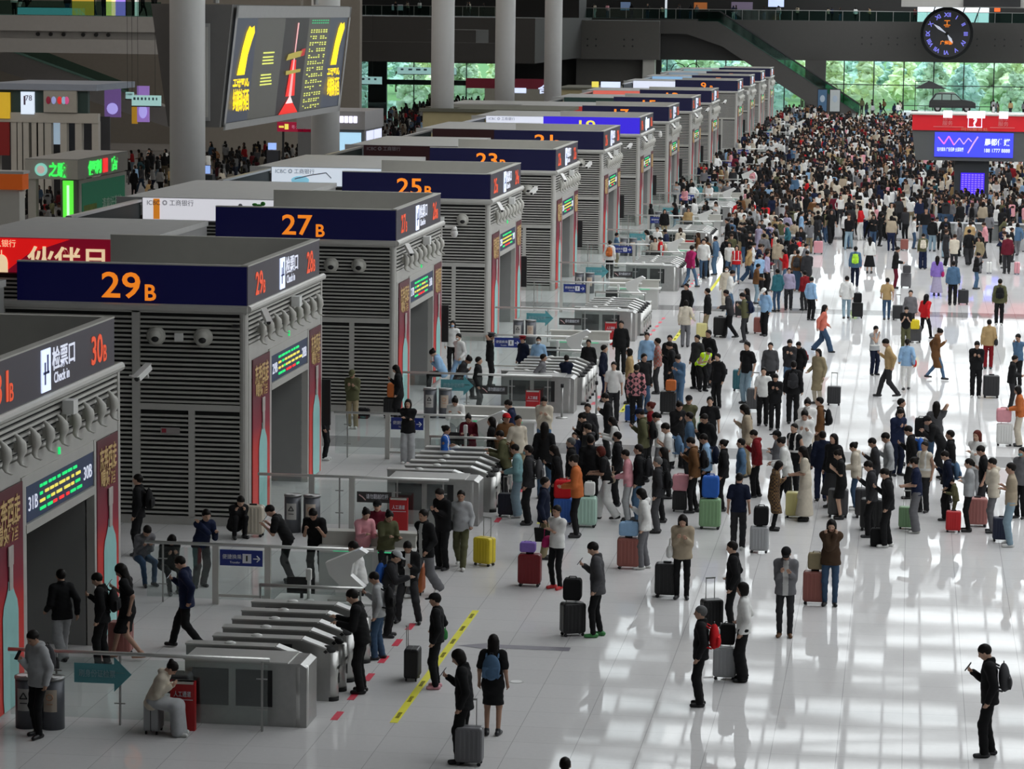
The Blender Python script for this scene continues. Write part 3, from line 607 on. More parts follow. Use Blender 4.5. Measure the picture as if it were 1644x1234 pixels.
    if ki < 9:
        d = thing('loudspeaker', 'white square loudspeaker above the shell camera row of %dB' % num_, 'loudspeaker', (.06, Y0+4.55, 4.62), 0, 'white boxes over the doorways'); MB().box(0, -.14, -.12, .2, .14, .12).build('cabinet', white, d); MB().box(-.06, -.03, -.3, .04, .03, 0).build('mount', offw, d)
    for j in range(9):
        d = thing('shell_camera', 'white shell-shaped camera in the row above the %dB doorway' % num_, 'camera', (.05, Y0+.95+j*.80, 4.28), 0, 'shell cameras over gate %dB' % num_)
        link('shell', SHELL, d); link('bracket', SHB, d)
    if ki < 4: tag(MB().box(.0, -.03, -.06, .05, .03, .06).build('exit_lamp', greenled, None, loc=(0, Y0+4.3, 3.88)), 'small green indicator lamp over the doorway of %dB' % num_, 'lamp')
    if 1 <= ki < 11:
        d = thing('black_panel', 'tall thin black panel on the far front corner of kiosk %dB' % num_, 'panel', (.02, Y0+W+.13, 1.15), 0, 'black corner panels'); MB().box(0, 0, 0, .22, .1, 1.15).build('casing', blackm, d); MB().box(.22, .02, .06, .225, .08, 1.1).build('grille', black, d)
# ================================================================ barrier line in front of each kiosk
teal = mat('arrow_teal', (.10, .34, .38), .5); signblue = mat('sign_blue', (.012, .03, .22), .4); signdark = mat('sign_dark', (.03, .028, .028), .5)
whtxt = mat('sign_white', (.70, .72, .78), .5)
def fence(name, label, x0, x1, posts, thick, loc, group, h=1.17, lightrail=True):
    t = thing(name, label, 'fence', loc, 0, group)
    MB().cyl((x0, 0, h), (x1, 0, h), .033, n=10).build('handrail', steel_l if lightrail else steel, t, True)
    for p in posts: MB().box(p-.015, -.02, 0, p+.015, .02, h-.03).box(p-.09, -.03, .35, p+.09, -.015, .37).box(p-.09, -.03, .85, p+.09, -.015, .87).build('post', steel, t)
    for p in thick: MB().box(p-.06, -.05, 0, p+.06, .05, h).build('post', frameg, t)
    MB().box(x0+.03, -.006, .1, x1-.03, .006, h-.08).build('glass_pane', fglass, t)
    return t
def turnstile_parts():
    d = {}
    prof = [(0, 0), (2.0, 0), (2.0, .80), (1.93, .88), (1.52, 1.02), (0, 1.02)]
    d['cabinet'] = MB().prism(prof, 'y', 0, .24).mesh('cabinet', steel)
    d['nose'] = MB().cyl((2.0, .12, .02), (2.0, .12, .82), .12, n=16).mesh('nose', steel_l, True)
    d['nose_foot'] = MB().cyl((2.0, .12, 0), (2.0, .12, .07), .125, n=16).mesh('nose_foot', blackm, True)
    d['lid'] = MB().box(-.01, -.02, 1.02, 1.5, .26, 1.045).mesh('lid', steel_l)
    d['slope_panel'] = MB().add([(1.52, .0, 1.05), (1.93, .0, .905), (1.93, .24, .905), (1.52, .24, 1.05), (1.52, 0, 1.02), (1.93, 0, .88), (1.93, .24, .88), (1.52, .24, 1.02)], [(0, 1, 2, 3), (4, 5, 1, 0), (3, 2, 6, 7), (1, 5, 6, 2)]).mesh('slope_panel', mat('panel_bright', (.78, .78, .76), .3))
    d['reader'] = MB().ball((1.92, .12, .84), (.15, .13, .09), 12, 8).mesh('reader', blackm, True)
    d['side_window'] = MB().box(.25, -.012, .78, 1.35, 0, .95).mesh('side_window', blackm)
    d['beacon'] = MB().ball((.72, .12, 1.045), (.10, .07, .04), 14, 6).mesh('beacon', white, True)
    return d
TP = turnstile_parts()
SLOT = MB().box(2.125, .04, .55, 2.13, .2, .60).box(2.125, .09, .3, 2.13, .15, .47).mesh('ticket_slot', blackm)
offs = [2.34, 3.0, 3.7, 4.4, 5.13, 5.9]
ordi = ['nearest', 'second', 'third', 'fourth', 'fifth', 'farthest']
def bin_thing(x, y, kind, num_):
    lb = ('dark grey waste bin with recycling triangle sticker near gate %dB' if kind == 0 else 'dark grey waste bin with pale peach sticker near gate %dB') % num_
    t = thing('waste_bin', lb, 'bin', (x, y, 0), 0, 'pairs of waste bins')
    MB().cyl((0, 0, 0), (0, 0, .80), .185, n=28).build('drum', mat('bin_grey', (.11, .115, .13), .45, .3), t, True)
    MB().cyl((0, 0, .80), (0, 0, .84), .195, n=28).build('rim', mat('bin_rim', (.25, .25, .25), .3, .6), t, True)
    MB().cyl((-.07, 0, .84), (-.07, 0, .846), .09, n=20).cyl((.09, -.06, .84), (.09, -.06, .846), .08, n=20).build('lid_openings', mat('lid_white', (.85, .85, .85), .2), t)
    st = []
    n_ = 8; vs_ = []; 
    for i in range(n_+1):
        a = -PI/2 + (i/n_-.5)*1.25; vs_ += [(.188*math.cos(a), .188*math.sin(a), .30), (.188*math.cos(a), .188*math.sin(a), .66)]
    s_ = MB().add(vs_, [(2*i, 2*i+2, 2*i+3, 2*i+1) for i in range(n_)]).build('sticker', mat('sticker%d' % kind, (.45, .44, .42) if kind == 0 else (.52, .44, .36), .5), t)
    y_ = -.192
    if kind == 0: MB().tube([(-.06, y_, .50), (0, y_, .60), (.06, y_, .50), (-.06, y_, .50)], .010, 5).box(-.06, y_-.002, .42, .06, y_+.002, .435).build('recycling_mark', black, s_)
    else: MB().tube([(.055*math.cos(a/8*2*PI), y_, .54+.05*math.sin(a/8*2*PI)) for a in range(9)], .009, 5).box(-.05, y_-.002, .42, .05, y_+.002, .433).build('waste_mark', mat('mark_peach', (.5, .26, .15), .5), s_)
for ki, (num_, Y0) in enumerate(KI):
    far_ = ki > 7
    if ki > 11: break
    yF = Y0+(.8 if ki == 0 else .25); g = 'B'
    f = fence('glass_fence', 'glass fence with steel rail closing the near side of gate %dB' % num_, .2, 4.5, [1.0 if ki == 0 else 3.35, 2.05, 4.38][0 if ki != 1 else 0:], [1.42, 2.33] if ki == 1 else [], (0, yF, 0), 'glass fences before the gates')
    if ki != 1:
        a = thing('arrow_sticker', 'teal arrow sign on the glass fence by gate %dB, pointing to the machines' % num_, 'sign', (1.3, yF-.03, 0), 0, 'teal arrow signs')
        MB().add([(0, 0, .68), (.66, 0, .68), (.66, 0, .55), (.95, 0, .84), (.66, 0, 1.12), (.66, 0, 1.0), (0, 0, 1.0)], [(0, 1, 2, 3, 4, 5, 6)]).build('arrow', teal, a)
        text('arrow_lettering', '刷身份证检票', .13, (.38, -.01, .84), 'S', mat('arrow_text', (.35, .55, .6), .5), a, 0, .6)
    if ki >= 1:
        a = thing('barrier_notice', 'dark notice with white lettering on the fence of gate %dB' % num_, 'sign', (2.45, yF-.05, .62), 0, 'dark fence notices')
        MB().box(0, 0, 0, .78, .02, .24).build('board', signdark, a); text('notice_lettering', '请勿翻越栏杆', .12, (.46, -.01, .14), 'S', whtxt, a, 0, .5)
        MB().tube([(.05, -.005, .17), (.13, -.005, .12), (.2, -.005, .05)], .014, 5).build('crossing_mark', mat('mark_pink', (.5, .3, .3), .5), a)
    x0 = [0.62, 1.12, 1.12][min(ki, 2)]
    for q in (0, 1): bin_thing(x0+.43*q, Y0+[.42, -.35, -.5][min(ki, 2)], q, num_)
    # end cabinet
    e = thing('barrier_cabinet', 'wide steel end cabinet of the barriers at gate %dB' % num_, 'cabinet', (3.03, Y0+1.15, 0), 0, 'end cabinets of the barrier rows')
    MB().prism([(0, 0), (2.0, 0), (2.0, .98), (1.9, 1.04), (0, 1.04)], 'y', 0, .82).build('cabinet_body', steel, e)
    MB().cyl((1.86, .14, 0), (1.86, .14, 1.0), .145, n=20).build('rounded_corner', steel_l, e, True)
    for q in (0, 1): MB().box(.12+.72*q, -.012, .32, .72+.72*q, 0, .92).build('dark_door', blackm, e)
    MB().box(-.02, -.02, 1.04, 1.7, .84, 1.06).build('top_plate', steel_l, e)
    for j, of in enumerate(offs):
        t = thing('turnstile', '%s steel turnstile of the row at gate %dB' % (ordi[j], num_), 'turnstile', (3.05 if j else 2.75, Y0+of, 0), 0, 'turnstiles of gate %dB' % num_)
        for pn, me in TP.items():
            if far_ and pn in ('side_window', 'nose_foot'): continue
            o = link(pn, me, t)
            if pn == 'nose' and ki < 5: link('ticket_slot', SLOT, o)
    # fence and desk beyond the turnstiles
    fence('desk_fence', 'low glass and steel fence enclosing the staff desk at gate %dB' % num_, 3.0, 4.9, [3.02, 4.85], [], (0, Y0+6.75, 0), 'desk fences')
    d = thing('staff_desk', 'white-topped staff desk behind the turnstiles of gate %dB' % num_, 'desk', (3.1, Y0+7.4, 0), 0, 'staff desks at the gates')
    MB().box(.1, .1, 0, .75, .6, .72).box(1.0, .1, 0, 1.35, .5, .80).build('desk_body', steel_l, d); MB().box(0, 0, .72, 1.9, .7, .76).build('desk_top', white, d)
    MB().box(.45, .3, .76, .5, .35, .98).box(.2, .31, .85, .72, .34, 1.15).build('monitor', blackm, d)
    m_ = thing('manual_check_machine', 'white angled ticket reading machine by the desk of gate %dB' % num_, 'machine', (4.35, Y0+7.9, 0), 0, 'angled machines at the desks')
    MB().box(-.16, -.14, 0, .16, .14, .95).build('plinth', white, m_)
    MB().prism([(-.35, 1.42), (.28, 1.70), (.42, 1.62), (.16, 1.42), (.12, 1.2), (.38, .98), (.28, .9), (-.02, .95), (-.28, 1.2)], 'y', -.12, .12).build('reader_head', white, m_)
    MB().add([(.2, -.125, 1.66), (.30, -.125, 1.70), (.30, .125, 1.70), (.2, .125, 1.66)], [(0, 1, 2, 3)]).build('scan_window', whitelit, m_)
    p_ = thing('face_camera_post', 'slim white face camera on a post at the desk of gate %dB' % num_, 'camera post', (3.82, Y0+7.2, .0), 0, 'face camera posts'); MB().box(-.17, -.12, 0, .17, .12, .78).build('pedestal', steel_l, p_); MB().cyl((0, 0, .78), (0, 0, 1.25), .035, n=10).ball((0, 0, .82), (.1, .08, .05), 12, 6).build('stem', white, p_); MB().rbox(-.05, -.05, 1.2, .05, .03, 1.42, .03).build('camera_head', white, p_)
    # sign fence
    sf = fence('sign_fence', 'railing with posts carrying the blue transfer sign at gate %dB' % num_, -.1, 4.4, [.25], [1.3, 2.33], (0, Y0+10.5, 0), 'sign railings')
    MB().box(1.36, -.03, .15, 2.27, .03, .2).build('lower_rail', frameg, sf)
    sg = thing('transfer_sign', 'blue transfer direction sign with white arrow on the railing at gate %dB' % num_, 'sign', (1.4, Y0+10.42, .78), 0, 'blue transfer signs')
    MB().box(0, 0, 0, .84, .02, .31).build('board', signblue, sg); text('sign_lettering', '便捷换乘', .1, (.24, -.01, .18), 'S', whtxt, sg, 0, .38); text('sign_lettering', 'Transfer', .06, (.3, -.01, .07), 'S', whtxt, sg)
    MB().box(.45, -.012, .06, .62, 0, .24).build('icon_plate', whtxt, sg); MB().box(.52, -.02, .1, .55, -.012, .21).build('icon', black, sg)
    MB().tube([(.66, -.01, .15), (.79, -.01, .15)], .012, 5).tube([(.73, -.01, .21), (.79, -.01, .15), (.73, -.01, .09)], .012, 5).build('arrow_mark', whtxt, sg)
    # queue counter with green lit edges
    c = thing('security_counter', 'white two-tier counter with green lit edges past gate %dB' % num_, 'counter', (2.95, Y0+12.4, 0), 0, 'two-tier counters')
    MB().box(0, 0, 0, 1.9, .55, .78).build('counter_body', steel_l, c); MB().box(-.05, -.08, .78, 2.0, .6, .83).build('worktop', white, c); MB().box(0, .3, .83, 1.9, .55, 1.08).box(-.05, .28, 1.08, 1.95, .6, 1.12).build('upper_shelf', offw, c)
    MB().box(.3, -.085, .775, .75, -.08, .80).box(1.2, -.085, .775, 1.6, -.08, .80).build('green_light_strip', mat('edge_green', (.1, .5, .3), .5, emit=(.05, .6, .25), es=.6), c)
    # red notice stand
    if ki in (0, 1, 2, 3, 5):
        xr = [3.12, 3.45, 4.0, 4.3, 0, 4.2][ki]
        r_ = thing('red_sign_stand', 'red upright notice box standing by the barriers of gate %dB' % num_, 'sign stand', (xr, yF-(.35 if ki != 0 else .12), 0), 0, 'red notice boxes')
        MB().box(-.2, -.06, .0, .2, .06, .80).build('red_box', redm, r_); MB().box(-.18, -.07, .76, .18, .07, .80).build('white_cap', offw, r_); text('notice_lettering', '人工通道', .1, (0, -.066, .6), 'S', whtxt, r_, 0, .28); MB().box(-.17, -.066, .5, .17, -.06, .51).build('rule', whtxt, r_)
    # floor tapes
    yt = thing('yellow_floor_tape', 'long yellow tape with black lettering on the floor before gate %dB' % num_, 'floor tape', (6.28, Y0+1.75, 0), 0, 'yellow floor tapes')
    MB().box(0, 0, 0, .13, 9.1, .004).build('tape', mat('tape_yellow', (.78, .74, .01), .5), yt)
    if ki < 4:
        for q in range(8): text('tape_lettering', '请在黄线外', .07, (.065, .5+q*1.15, .007), (0, 0, PI/2), mat('tape_text', (.33, .31, .02), .5), yt, 0, .40)
    for q in range(6 if ki < 6 else 0):
        rt = tag(MB().box(0, 0, 0, .12, .58, .004).build('red_floor_tape', mat('tape_red', (.70, .05, .09), .5), None, loc=(5.3, Y0+1.75+q*1.42, .001)), 'short red tape strip on the floor before the turnstiles of gate %dB' % num_, 'floor tape', 'red floor tapes of gate %dB' % num_)
tag(MB().add([(0, 0, .004), (.55, -.22, .004), (.55, -.09, .004), (2.05, -.09, .004), (2.05, .22, .004), (.5, .22, .004), (.5, .3, .004)], [(0, 1, 2, 3, 4, 5, 6)]).build('floor_arrow', mat('arrow_grey', (.20, .19, .22), .5), None, loc=(6.483, 51.688, 0.000)), 'grey arrow sticker on the floor pointing to the gates', 'floor arrow')
rg = thing('floor_hatch', 'small round metal floor hatch beside the woman with grey backpack', 'hatch', (7.917, 49.023, 0.000)); MB().cyl((0, 0, .001), (0, 0, .006), .13, n=24).build('ring', steel, rg); MB().cyl((0, 0, .006), (0, 0, .008), .10, n=24).build('cover', white, rg)
# belt posts by gate 27
for (p, lb) in (((4.808, 81.850, 0.000), 'grey belt post standing by the end cabinet of gate 27B'), ((5.695, 82.709, 0.000), 'grey belt post right of gate 27B, standing on the open floor'), ((7.716, 86.771, 0.000), 'blue belt post in the middle of the queue')):
    b_ = thing('belt_post', lb, 'belt post', p); MB().cyl((0, 0, 0), (0, 0, .03), .17, n=20).build('foot', steel_l, b_, True); MB().cyl((0, 0, .03), (0, 0, .95), .03, n=12).build('pole', mat('pole_blue', (.03, .08, .35), .4) if 'blue' in lb else steel, b_, True); MB().cyl((0, 0, .88), (0, 0, .98), .045, n=12).build('belt_head', blackm, b_, True)
# ================================================================ hanging timetable board
bd = thing('timetable_board', 'huge hanging timetable board with red tower picture and yellow rows', 'display board', (-12.6, 114.5, 0), 0)
XT, XB, Z0_, Z1_, YL_, YR_ = .30, -.22, 6.85, 11.35, 0.2, 23.6
# V-shaped housing, the near screen faces the hall (+X)
MB().prism([(XT+.0, Z1_+.2), (XB, Z0_-.15), (XB-2.1, Z0_-.15), (XT-3.3, Z1_+.2)], 'y', YL_-.6, YR_+.3).build('housing', mat('board_housing', (.15, .145, .14), .7), bd)
def bp(s_, t_):  # s along the board 0..1, t up 0..1, on the tilted face
    return Vector((XB+(XT-XB)*t_, YL_+(YR_-YL_)*s_, Z0_+(Z1_-Z0_)*t_))
bn_ = Vector((Z1_-Z0_, 0, -(XT-XB))).normalized()
def bquad(mb_, s0, s1, t0, t1, lift, m=0):
    mb_.add([bp(s0, t0)+bn_*lift, bp(s1, t0)+bn_*lift, bp(s1, t1)+bn_*lift, bp(s0, t1)+bn_*lift], [(0, 1, 2, 3)], m)
framel = mat('board_frame', (.34, .34, .335), .5)
mb = MB()
for q in ((-.015, 1.015, -.06, .0), (-.015, 1.015, .93, 1.04), (-.015, .0, -.06, 1.04), (1.0, 1.015, -.06, 1.04)): bquad(mb, *q, .12)
mb.build('frame', framel, bd)
s1 = mat('led_slate', (.02, .025, .035), .4, emit=(.05, .06, .085), es=.7); s2 = mat('led_off', (.06, .06, .055), .5, emit=(.09, .09, .08), es=.55); s3 = mat('led_black', (.008, .008, .008), .4, emit=(.022, .02, .02), es=.6)
SX = [0, .17, .40, .615, .82, 1.0]
names = ('advert_strip', 'blank_panel', 'picture_panel', 'timetable_panel', 'advert_strip')
pans = []
for i, mt in enumerate((s1, s2, s3, s2, s1)):
    m2 = MB(); bquad(m2, SX[i], SX[i+1], .0, .93, .06); pans.append(m2.build(names[i], mt, bd))
gold = mat('led_gold', (.8, .55, .0), .5, emit=(1.0, .72, .0), es=1.0)
rowy = mat('led_row', (.6, .6, .1), .5, emit=(.72, .78, .16), es=.9)
rowg = mat('led_row_green', (.05, .4, .15), .5, emit=(.02, .38, .16), es=.8)
for pi_, (sa, sb, up) in ((0, (.03, .14, 0)), (4, (.85, .96, .02))):
    m2 = MB(); sw = sb-sa
    pts = [(.35, .42), (.72, .42), (.78, .60), (.90, .72), (1.0, .80), (.95, .86), (.82, .84), (.72, .86), (.60, .80), (.48, .66), (.42, .55)]
    m2.add([bp(sa+sw*(a*1.45-.38), b+up)+bn_*.1 for a, b in pts], [tuple(range(len(pts)))]); m2.build('golden_figure', gold, pans[pi_])
    for c in range(4):
        me = textmesh('至尊金龙'[c]+'\n'+'纯粮好酒'[c], .95, .012, .8).copy(); me.materials.clear(); me.materials.append(gold)
        o = link('golden_lettering', me, pans[pi_], bp(sa+sw*(.12+c*.27), .30+up)+bn_*.1)
        o.rotation_euler = (PI/2-math.atan2(XB-XT, Z0_-Z1_)*0, 0, PI/2)
    m2 = MB()
    for c in range(5): bquad(m2, sa+sw*(.1+c*.18), sa+sw*(.22+c*.18), .145+up, .185+up, .1)
    m2.build('golden_small_lettering', gold, pans[pi_])
rr = random.Random(3)
m2 = MB()
for t0 in (.56, .60, .53, .50, .335, .365, .395, .305): bquad(m2, .235, .235+.10*rr.uniform(.85, 1), t0, t0+.013, .1)
m2.build('yellow_rows', rowy, pans[1])
redt = mat('led_tower_red', (.6, .02, .01), .5, emit=(.75, .015, .01), es=.9); pinkt = mat('led_tower_pink', (.6, .3, .3), .5, emit=(.85, .42, .42), es=.8); oliv = mat('led_olive', (.3, .25, .05), .5, emit=(.40, .33, .05), es=.7)
def tp_(pts, m, name, lift=.09):
    MB().add([bp(a, b)+bn_*lift for a, b in pts], [tuple(range(len(pts)))]).build(name, m, pans[2])
tp_([(.425, .0), (.595, .0), (.505, .17)], redt, 'tower_base'); tp_([(.475, .10), (.54, .10), (.508, .18)], mat('led_white', (.8, .6, .6), .5, emit=(.9, .75, .75), es=.8), 'tower_glow', .1)
tp_([(.495, .17), (.52, .17), (.513, .55), (.518, .88), (.505, .88), (.503, .55)], pinkt, 'tower_shaft', .1)
tp_([(.47, .17), (.55, .17), (.53, .52), (.49, .52)], redt, 'tower_halo', .085)
tp_([(.445, .38), (.575, .40), (.575, .43), (.445, .42)], oliv, 'tower_ring', .11); tp_([(.435, .52), (.56, .55), (.58, .61), (.52, .60), (.45, .58)], oliv, 'tower_ring', .11)
tp_([(.56, .55), (.595, .56), (.60, .63), (.565, .62)], mat('led_deepred', (.4, .02, .02), .5, emit=(.4, .02, .02), es=.7), 'side_figure', .11)
m2 = MB(); m3 = MB()
for r_ in range(13):
    t0 = .80-r_*.063
    for c in range(7):
        if r_ in (1, 6) and c in (3,): continue
        s0 = .635+c*.0235
        for q in range(2):
            if rr.random() < .2: continue
            bquad(m2, s0, s0+.017*rr.uniform(.6, 1), t0-q*.021, t0+.012-q*.021, .1)
for c in range(8):
    for q in range(2): bquad(m3, .635+c*.021, .65+c*.021, .895-q*.025, .907-q*.025, .1)
m2.build('yellow_rows', rowy, pans[3]); m3.build('green_rows', rowg, pans[3])
tag(MB().cyl((0, 0, 0), (0, 0, 10), .12, n=8).cyl((0, 20, 0), (0, 20, 10), .12, n=8).build('hanger_rods', steel, bd, loc=(-.8, 1.5, 11.6)), None)
bs_ = MB().box(-1.0, -.5, 6.95, -.6, -.4, 10.8).build('side_vent', framel, bd); MB().box(-.94, -.52, 7.1, -.66, -.5, 10.65).build('slats', frameg, bs_)
# ================================================================ left concourse: gallery slab, walls, shops
cwall = mat('concourse_wall', (.28, .255, .22), .8)
slab = mat('slab_grey', (.40, .39, .375), .7)
YS = 205
struct('wall_5', MB().box(-62, YS, 9.55, -38.7, YS+16, 10.65).box(-62, YS+.6, 8.9, -38.7, YS+16, 9.6).box(-62, YS, 8.0, -38.5, YS+1, 9.0), slab, 'edge of the left upper gallery with a groove')
struct('wall_6', MB().box(-62, YS+34, 0, -37.2, YS+35, 24).box(-41.5, YS+30, 0, -30, YS+31, 24), cwall, 'wall behind the left upper gallery')
struct('wall_7', MB().box(-38.6, 214, 0, -30.5, 215, 12.3), cwall, 'beige wall with poster panels behind the first column')
struct('trim_8', MB().box(-62, YS+.2, 10.65, -38.8, YS+.24, 11.7), rglass, 'green glass parapet of the left upper gallery')
mb = MB()
for i in range(6):
    x = (-50.612, 205.000, 9.493)[0]+[2.65, 3.6, 4.55, 6.0, 6.95, 7.85][i]
    mb.cyl((x, YS+.45, 9.32), (x, YS+.62, 9.32), .14, n=12)
struct('trim_9', mb, black, 'row of round nozzles in the gallery groove')
gs = [((-42.688, 206.000, 11.411), .7, 1.6, (.95, .85, .2), 'narrow yellow lit sign on the left upper gallery'), ((-42.137, 206.000, 11.462), 1.0, 2.0, (.45, .28, 1), 'violet lit sign on the left upper gallery'), ((-44.760, 206.000, 11.164), 1.6, 1.3, (.5, .3, .04), 'amber lit panel on the left upper gallery'), ((-47.112, 206.000, 11.313), 5.0, .5, (.12, .35, .4), 'long teal lit edge on the left upper gallery'), ((-40.807, 206.000, 11.389), .25, 1.6, (.8, .8, .75), 'thin white lit pillar on the left upper gallery')]
for p, a, b, c, lb in gs:
    g_ = thing('lit_sign', lb, 'sign', (p[0]-a/2, p[1], 10.7)); MB().box(0, 0, 0, a, .1, b).build('face', mat('gs%.2f%.2f' % (c[0], c[1]), c, .5, emit=c, es=.8), g_); MB().box(-.05, .1, 0, a+.05, .2, b+.05).build('case', blackm, g_)
# escalator in the left background
le = thing('escalator', 'grey escalator descending in the dark left background', 'escalator', (0, 223, 0))
MB().prism([(-62, 9.5), (-55, 7.6), (-40, 2.6), (-38, 2.6), (-38, 1.8), (-41, 1.5), (-62, 8.0)], 'y', 0, 1.6).build('truss', slab, le)
MB().prism([(-62, 9.5), (-55, 7.6), (-46, 4.6), (-46, 5.4), (-55, 8.6), (-62, 10.5)], 'y', -.05, -.01).build('glass_side', rglass, le)
# far end of the left concourse: lower ceilings, blue-green glow
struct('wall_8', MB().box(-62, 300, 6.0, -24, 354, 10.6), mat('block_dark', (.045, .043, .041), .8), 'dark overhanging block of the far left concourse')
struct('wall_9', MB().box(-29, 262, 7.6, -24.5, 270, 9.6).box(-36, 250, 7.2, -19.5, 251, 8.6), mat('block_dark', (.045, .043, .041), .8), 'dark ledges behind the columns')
# shop row at the left edge (Y 160)
YW = 160
sh = thing('arcade_shop', 'pale shop front with lit posters and arcade pillars at the left edge', 'shop', (0, YW, 0))
x0s, x1s = (-37.110, 160.000, 6.444)[0], (-30.735, 160.000, 5.329)[0]
z_t, z_m = (-34.214, 160.000, 6.838)[2], (-34.228, 160.000, 5.165)[2]
MB().box(x0s, 0, z_m-.3, x1s, .5, z_m+.25).build('lintel', mat('shop_cream', (.42, .40, .36), .7), sh)
MB().box(x0s, .1, z_m+.2, (-31.337, 160.000, 6.536)[0], .5, z_t-.2).build('sign_band', mat('shop_dark_green', (.02, .045, .04), .5), sh)
MB().box(x0s, -.2, z_t-.15, x1s+.0, 8, z_t+.2).build('roof', mat('shop_roof', (.24, .27, .33), .6), sh)
mb = MB()
for u in [-35.79, -35.46, -35.14, -34.59, -34.3, -33.83, -32.93, -32.07, -31.1]: mb.box(u, .05, 0, u+.38, .5, z_m-.2)
mb.build('pillars', mat('shop_cream', (.42, .40, .36), .7), sh)
MB().box(x0s, 2.5, 0, x1s, 2.6, z_m).build('back_wall', mat('shop_back', (.06, .06, .065), .7), sh)
pw = MB().box((-35.155, 160.000, 6.475)[0], -.1, (-35.166, 160.000, 5.324)[2], (-34.397, 160.000, 6.487)[0], .1, (-35.154, 160.000, 6.579)[2]).build('white_poster', mat('shop_poster', (.7, .78, .9), .5, emit=(.62, .72, .85), es=.85), sh)
MB().box(.0, 0, 0, .1, .02, .5).build('poster_bottle', mat('poster_ink', (.1, .05, .1), .5), pw, loc=((-34.980, 160.000, 5.955)[0], -.12, (-34.981, 160.000, 5.850)[2]))
text('poster_lettering', '78', .42, ((-34.688, 160.000, 6.204)[0], -.12, (-34.688, 160.000, 6.238)[2]), 'S', mat('poster_ink', (.1, .05, .1), .5), pw)
MB().box((-36.747, 160.000, 6.450)[0], -.1, (-36.400, 160.000, 5.059)[2], (-35.806, 160.000, 6.465)[0], .1, (-36.384, 160.000, 6.525)[2]).build('yellow_sign', mat('shop_yellow', (.6, .38, .02), .5, emit=(.55, .34, .02), es=.6), sh)
MB().box((-36.766, 160.000, 4.703)[0], -.1, (-36.421, 160.000, 2.993)[2], (-35.860, 160.000, 4.718)[0], .1, (-36.402, 160.000, 4.849)[2]).build('red_panel', mat('shop_red', (.25, .01, .01), .5), sh)
pl_ = MB().box((-33.820, 160.000, 6.496)[0], -.15, (-33.829, 160.000, 5.451)[2], (-31.912, 160.000, 6.527)[0], .1, (-33.818, 160.000, 6.740)[2]).build('cream_sign', mat('shop_sign_cream', (.36, .34, .30), .6), sh)
for u, c in ((84, (.2, .01, .03)), (93, (.35, .4, .75)), (103, (.8, .03, .03)), (110, (.3, .5, .7)), (115, (.75, .1, .3))):
    MB().ball((0, 0, 0), (.14, .03, .22), 10, 6).build('sign_figure', mat('sf%d' % u, c, .5, emit=c, es=.4), pl_, loc=((-36.389, 160.000, 6.037)[0]+(u)*160/4700, -.18, (-32.778, 160.000, 6.130)[2]))
ls_ = MB().box((-33.690, 160.000, 4.756)[0], 1.2, (-33.700, 160.000, 3.603)[2], (-33.113, 160.000, 4.766)[0], 1.3, (-33.688, 160.000, 5.035)[2]).build('lit_window', mat('shop_window_lit', (.5, .6, .7), .5, emit=(.30, .40, .50), es=.8), sh)
# violet poster panels on the beige wall
for (u0, v0, u1, v1, c, lb) in ((176, 145, 203, 192, (.16, .09, .28), 'violet poster panel right of the shop front'), (231, 140, 251, 199, (.35, .2, .6), 'violet and white poster panel beside the first column'), (222, 166, 231, 202, (.45, .24, .02), 'narrow amber poster beside the first column')):
    a = (-53.409, 213.900, 11.722)[0]; k_ = 213.9/4700
    p = thing('poster_panel', lb, 'poster', (a+u0*k_, 213.86, 0)); z1 = 11.5-(v0-8)*k_; z0 = 11.5-(v1-8)*k_
    f_ = MB().box(0, 0, z0, (u1-u0)*k_, .2, z1).build('panel', mat('pp%d' % u0, c, .5, emit=c, es=.55), p)
    if u0 != 222: MB().ball(((u1-u0)*k_*.5, -.03, z0+(z1-z0)*.3), ((u1-u0)*k_*.35, .04, (z1-z0)*.2), 12, 8).build('bright_shape', mat('pp_bright', (.5, .5, .9), .5, emit=(.45, .38, .95), es=.7), f_)
# hanging direction signs
signg = mat('sign_pale_green', (.4, .65, .62), .5, emit=(.28, .50, .50), es=.6)
def hsign(u0, v0, u1, v1, Y, lb, m_=signg):
    k_ = Y/4700; a, b = PX(u0, v1, Y), PX(u1, v0, Y)
    t = thing('hanging_sign', lb, 'sign', (a[0], Y, a[2])); wd = b[0]-a[0]; h = abs((v1-v0)*k_)
    bo = MB().box(0, 0, 0, wd, .15, h).build('board', m_, t); r_ = random.Random(u0); q = MB()
    for i in range(7): x = wd*(.06+.13*i); q.box(x, -.02, h*.55, x+wd*r_.uniform(.03, .08), 0, h*.8)
    q.build('sign_marks', mat('sign_ink', (.03, .09, .12), .5), bo)
    MB().cyl((wd*.2, .07, h), (wd*.2, .07, 22-a[2]), .012, n=5).cyl((wd*.8, .07, h), (wd*.8, .07, 22-a[2]), .012, n=5).build('rods', blackm, t)
    MB().box(-.02, -.02, -.06, wd+.02, .17, 0).build('lower_edge', blackm, t)
OX_, OZ_ = (-0.31689880, 0.00021694, 0.00000238), (-0.00028655, 0.00000440, -0.00021470)
def PX(u, v, Y): return ((14.364 + Y*(OX_[0]+OX_[1]*u+OX_[2]*v)), Y, 11.5 + Y*(OZ_[0]+OZ_[1]*u+OZ_[2]*v))
hsign(216, 149, 264, 166, 150, 'pale green hanging direction sign left of the first column')
hsign(206, 144, 219, 155, 165, 'small pale hanging sign left of the wide direction sign')
hsign(549, 120, 625, 132, 250, 'long pale hanging direction sign right of the timetable board')
hsign(650, 106, 745, 117, 300, 'long pale hanging direction sign before the far windows')
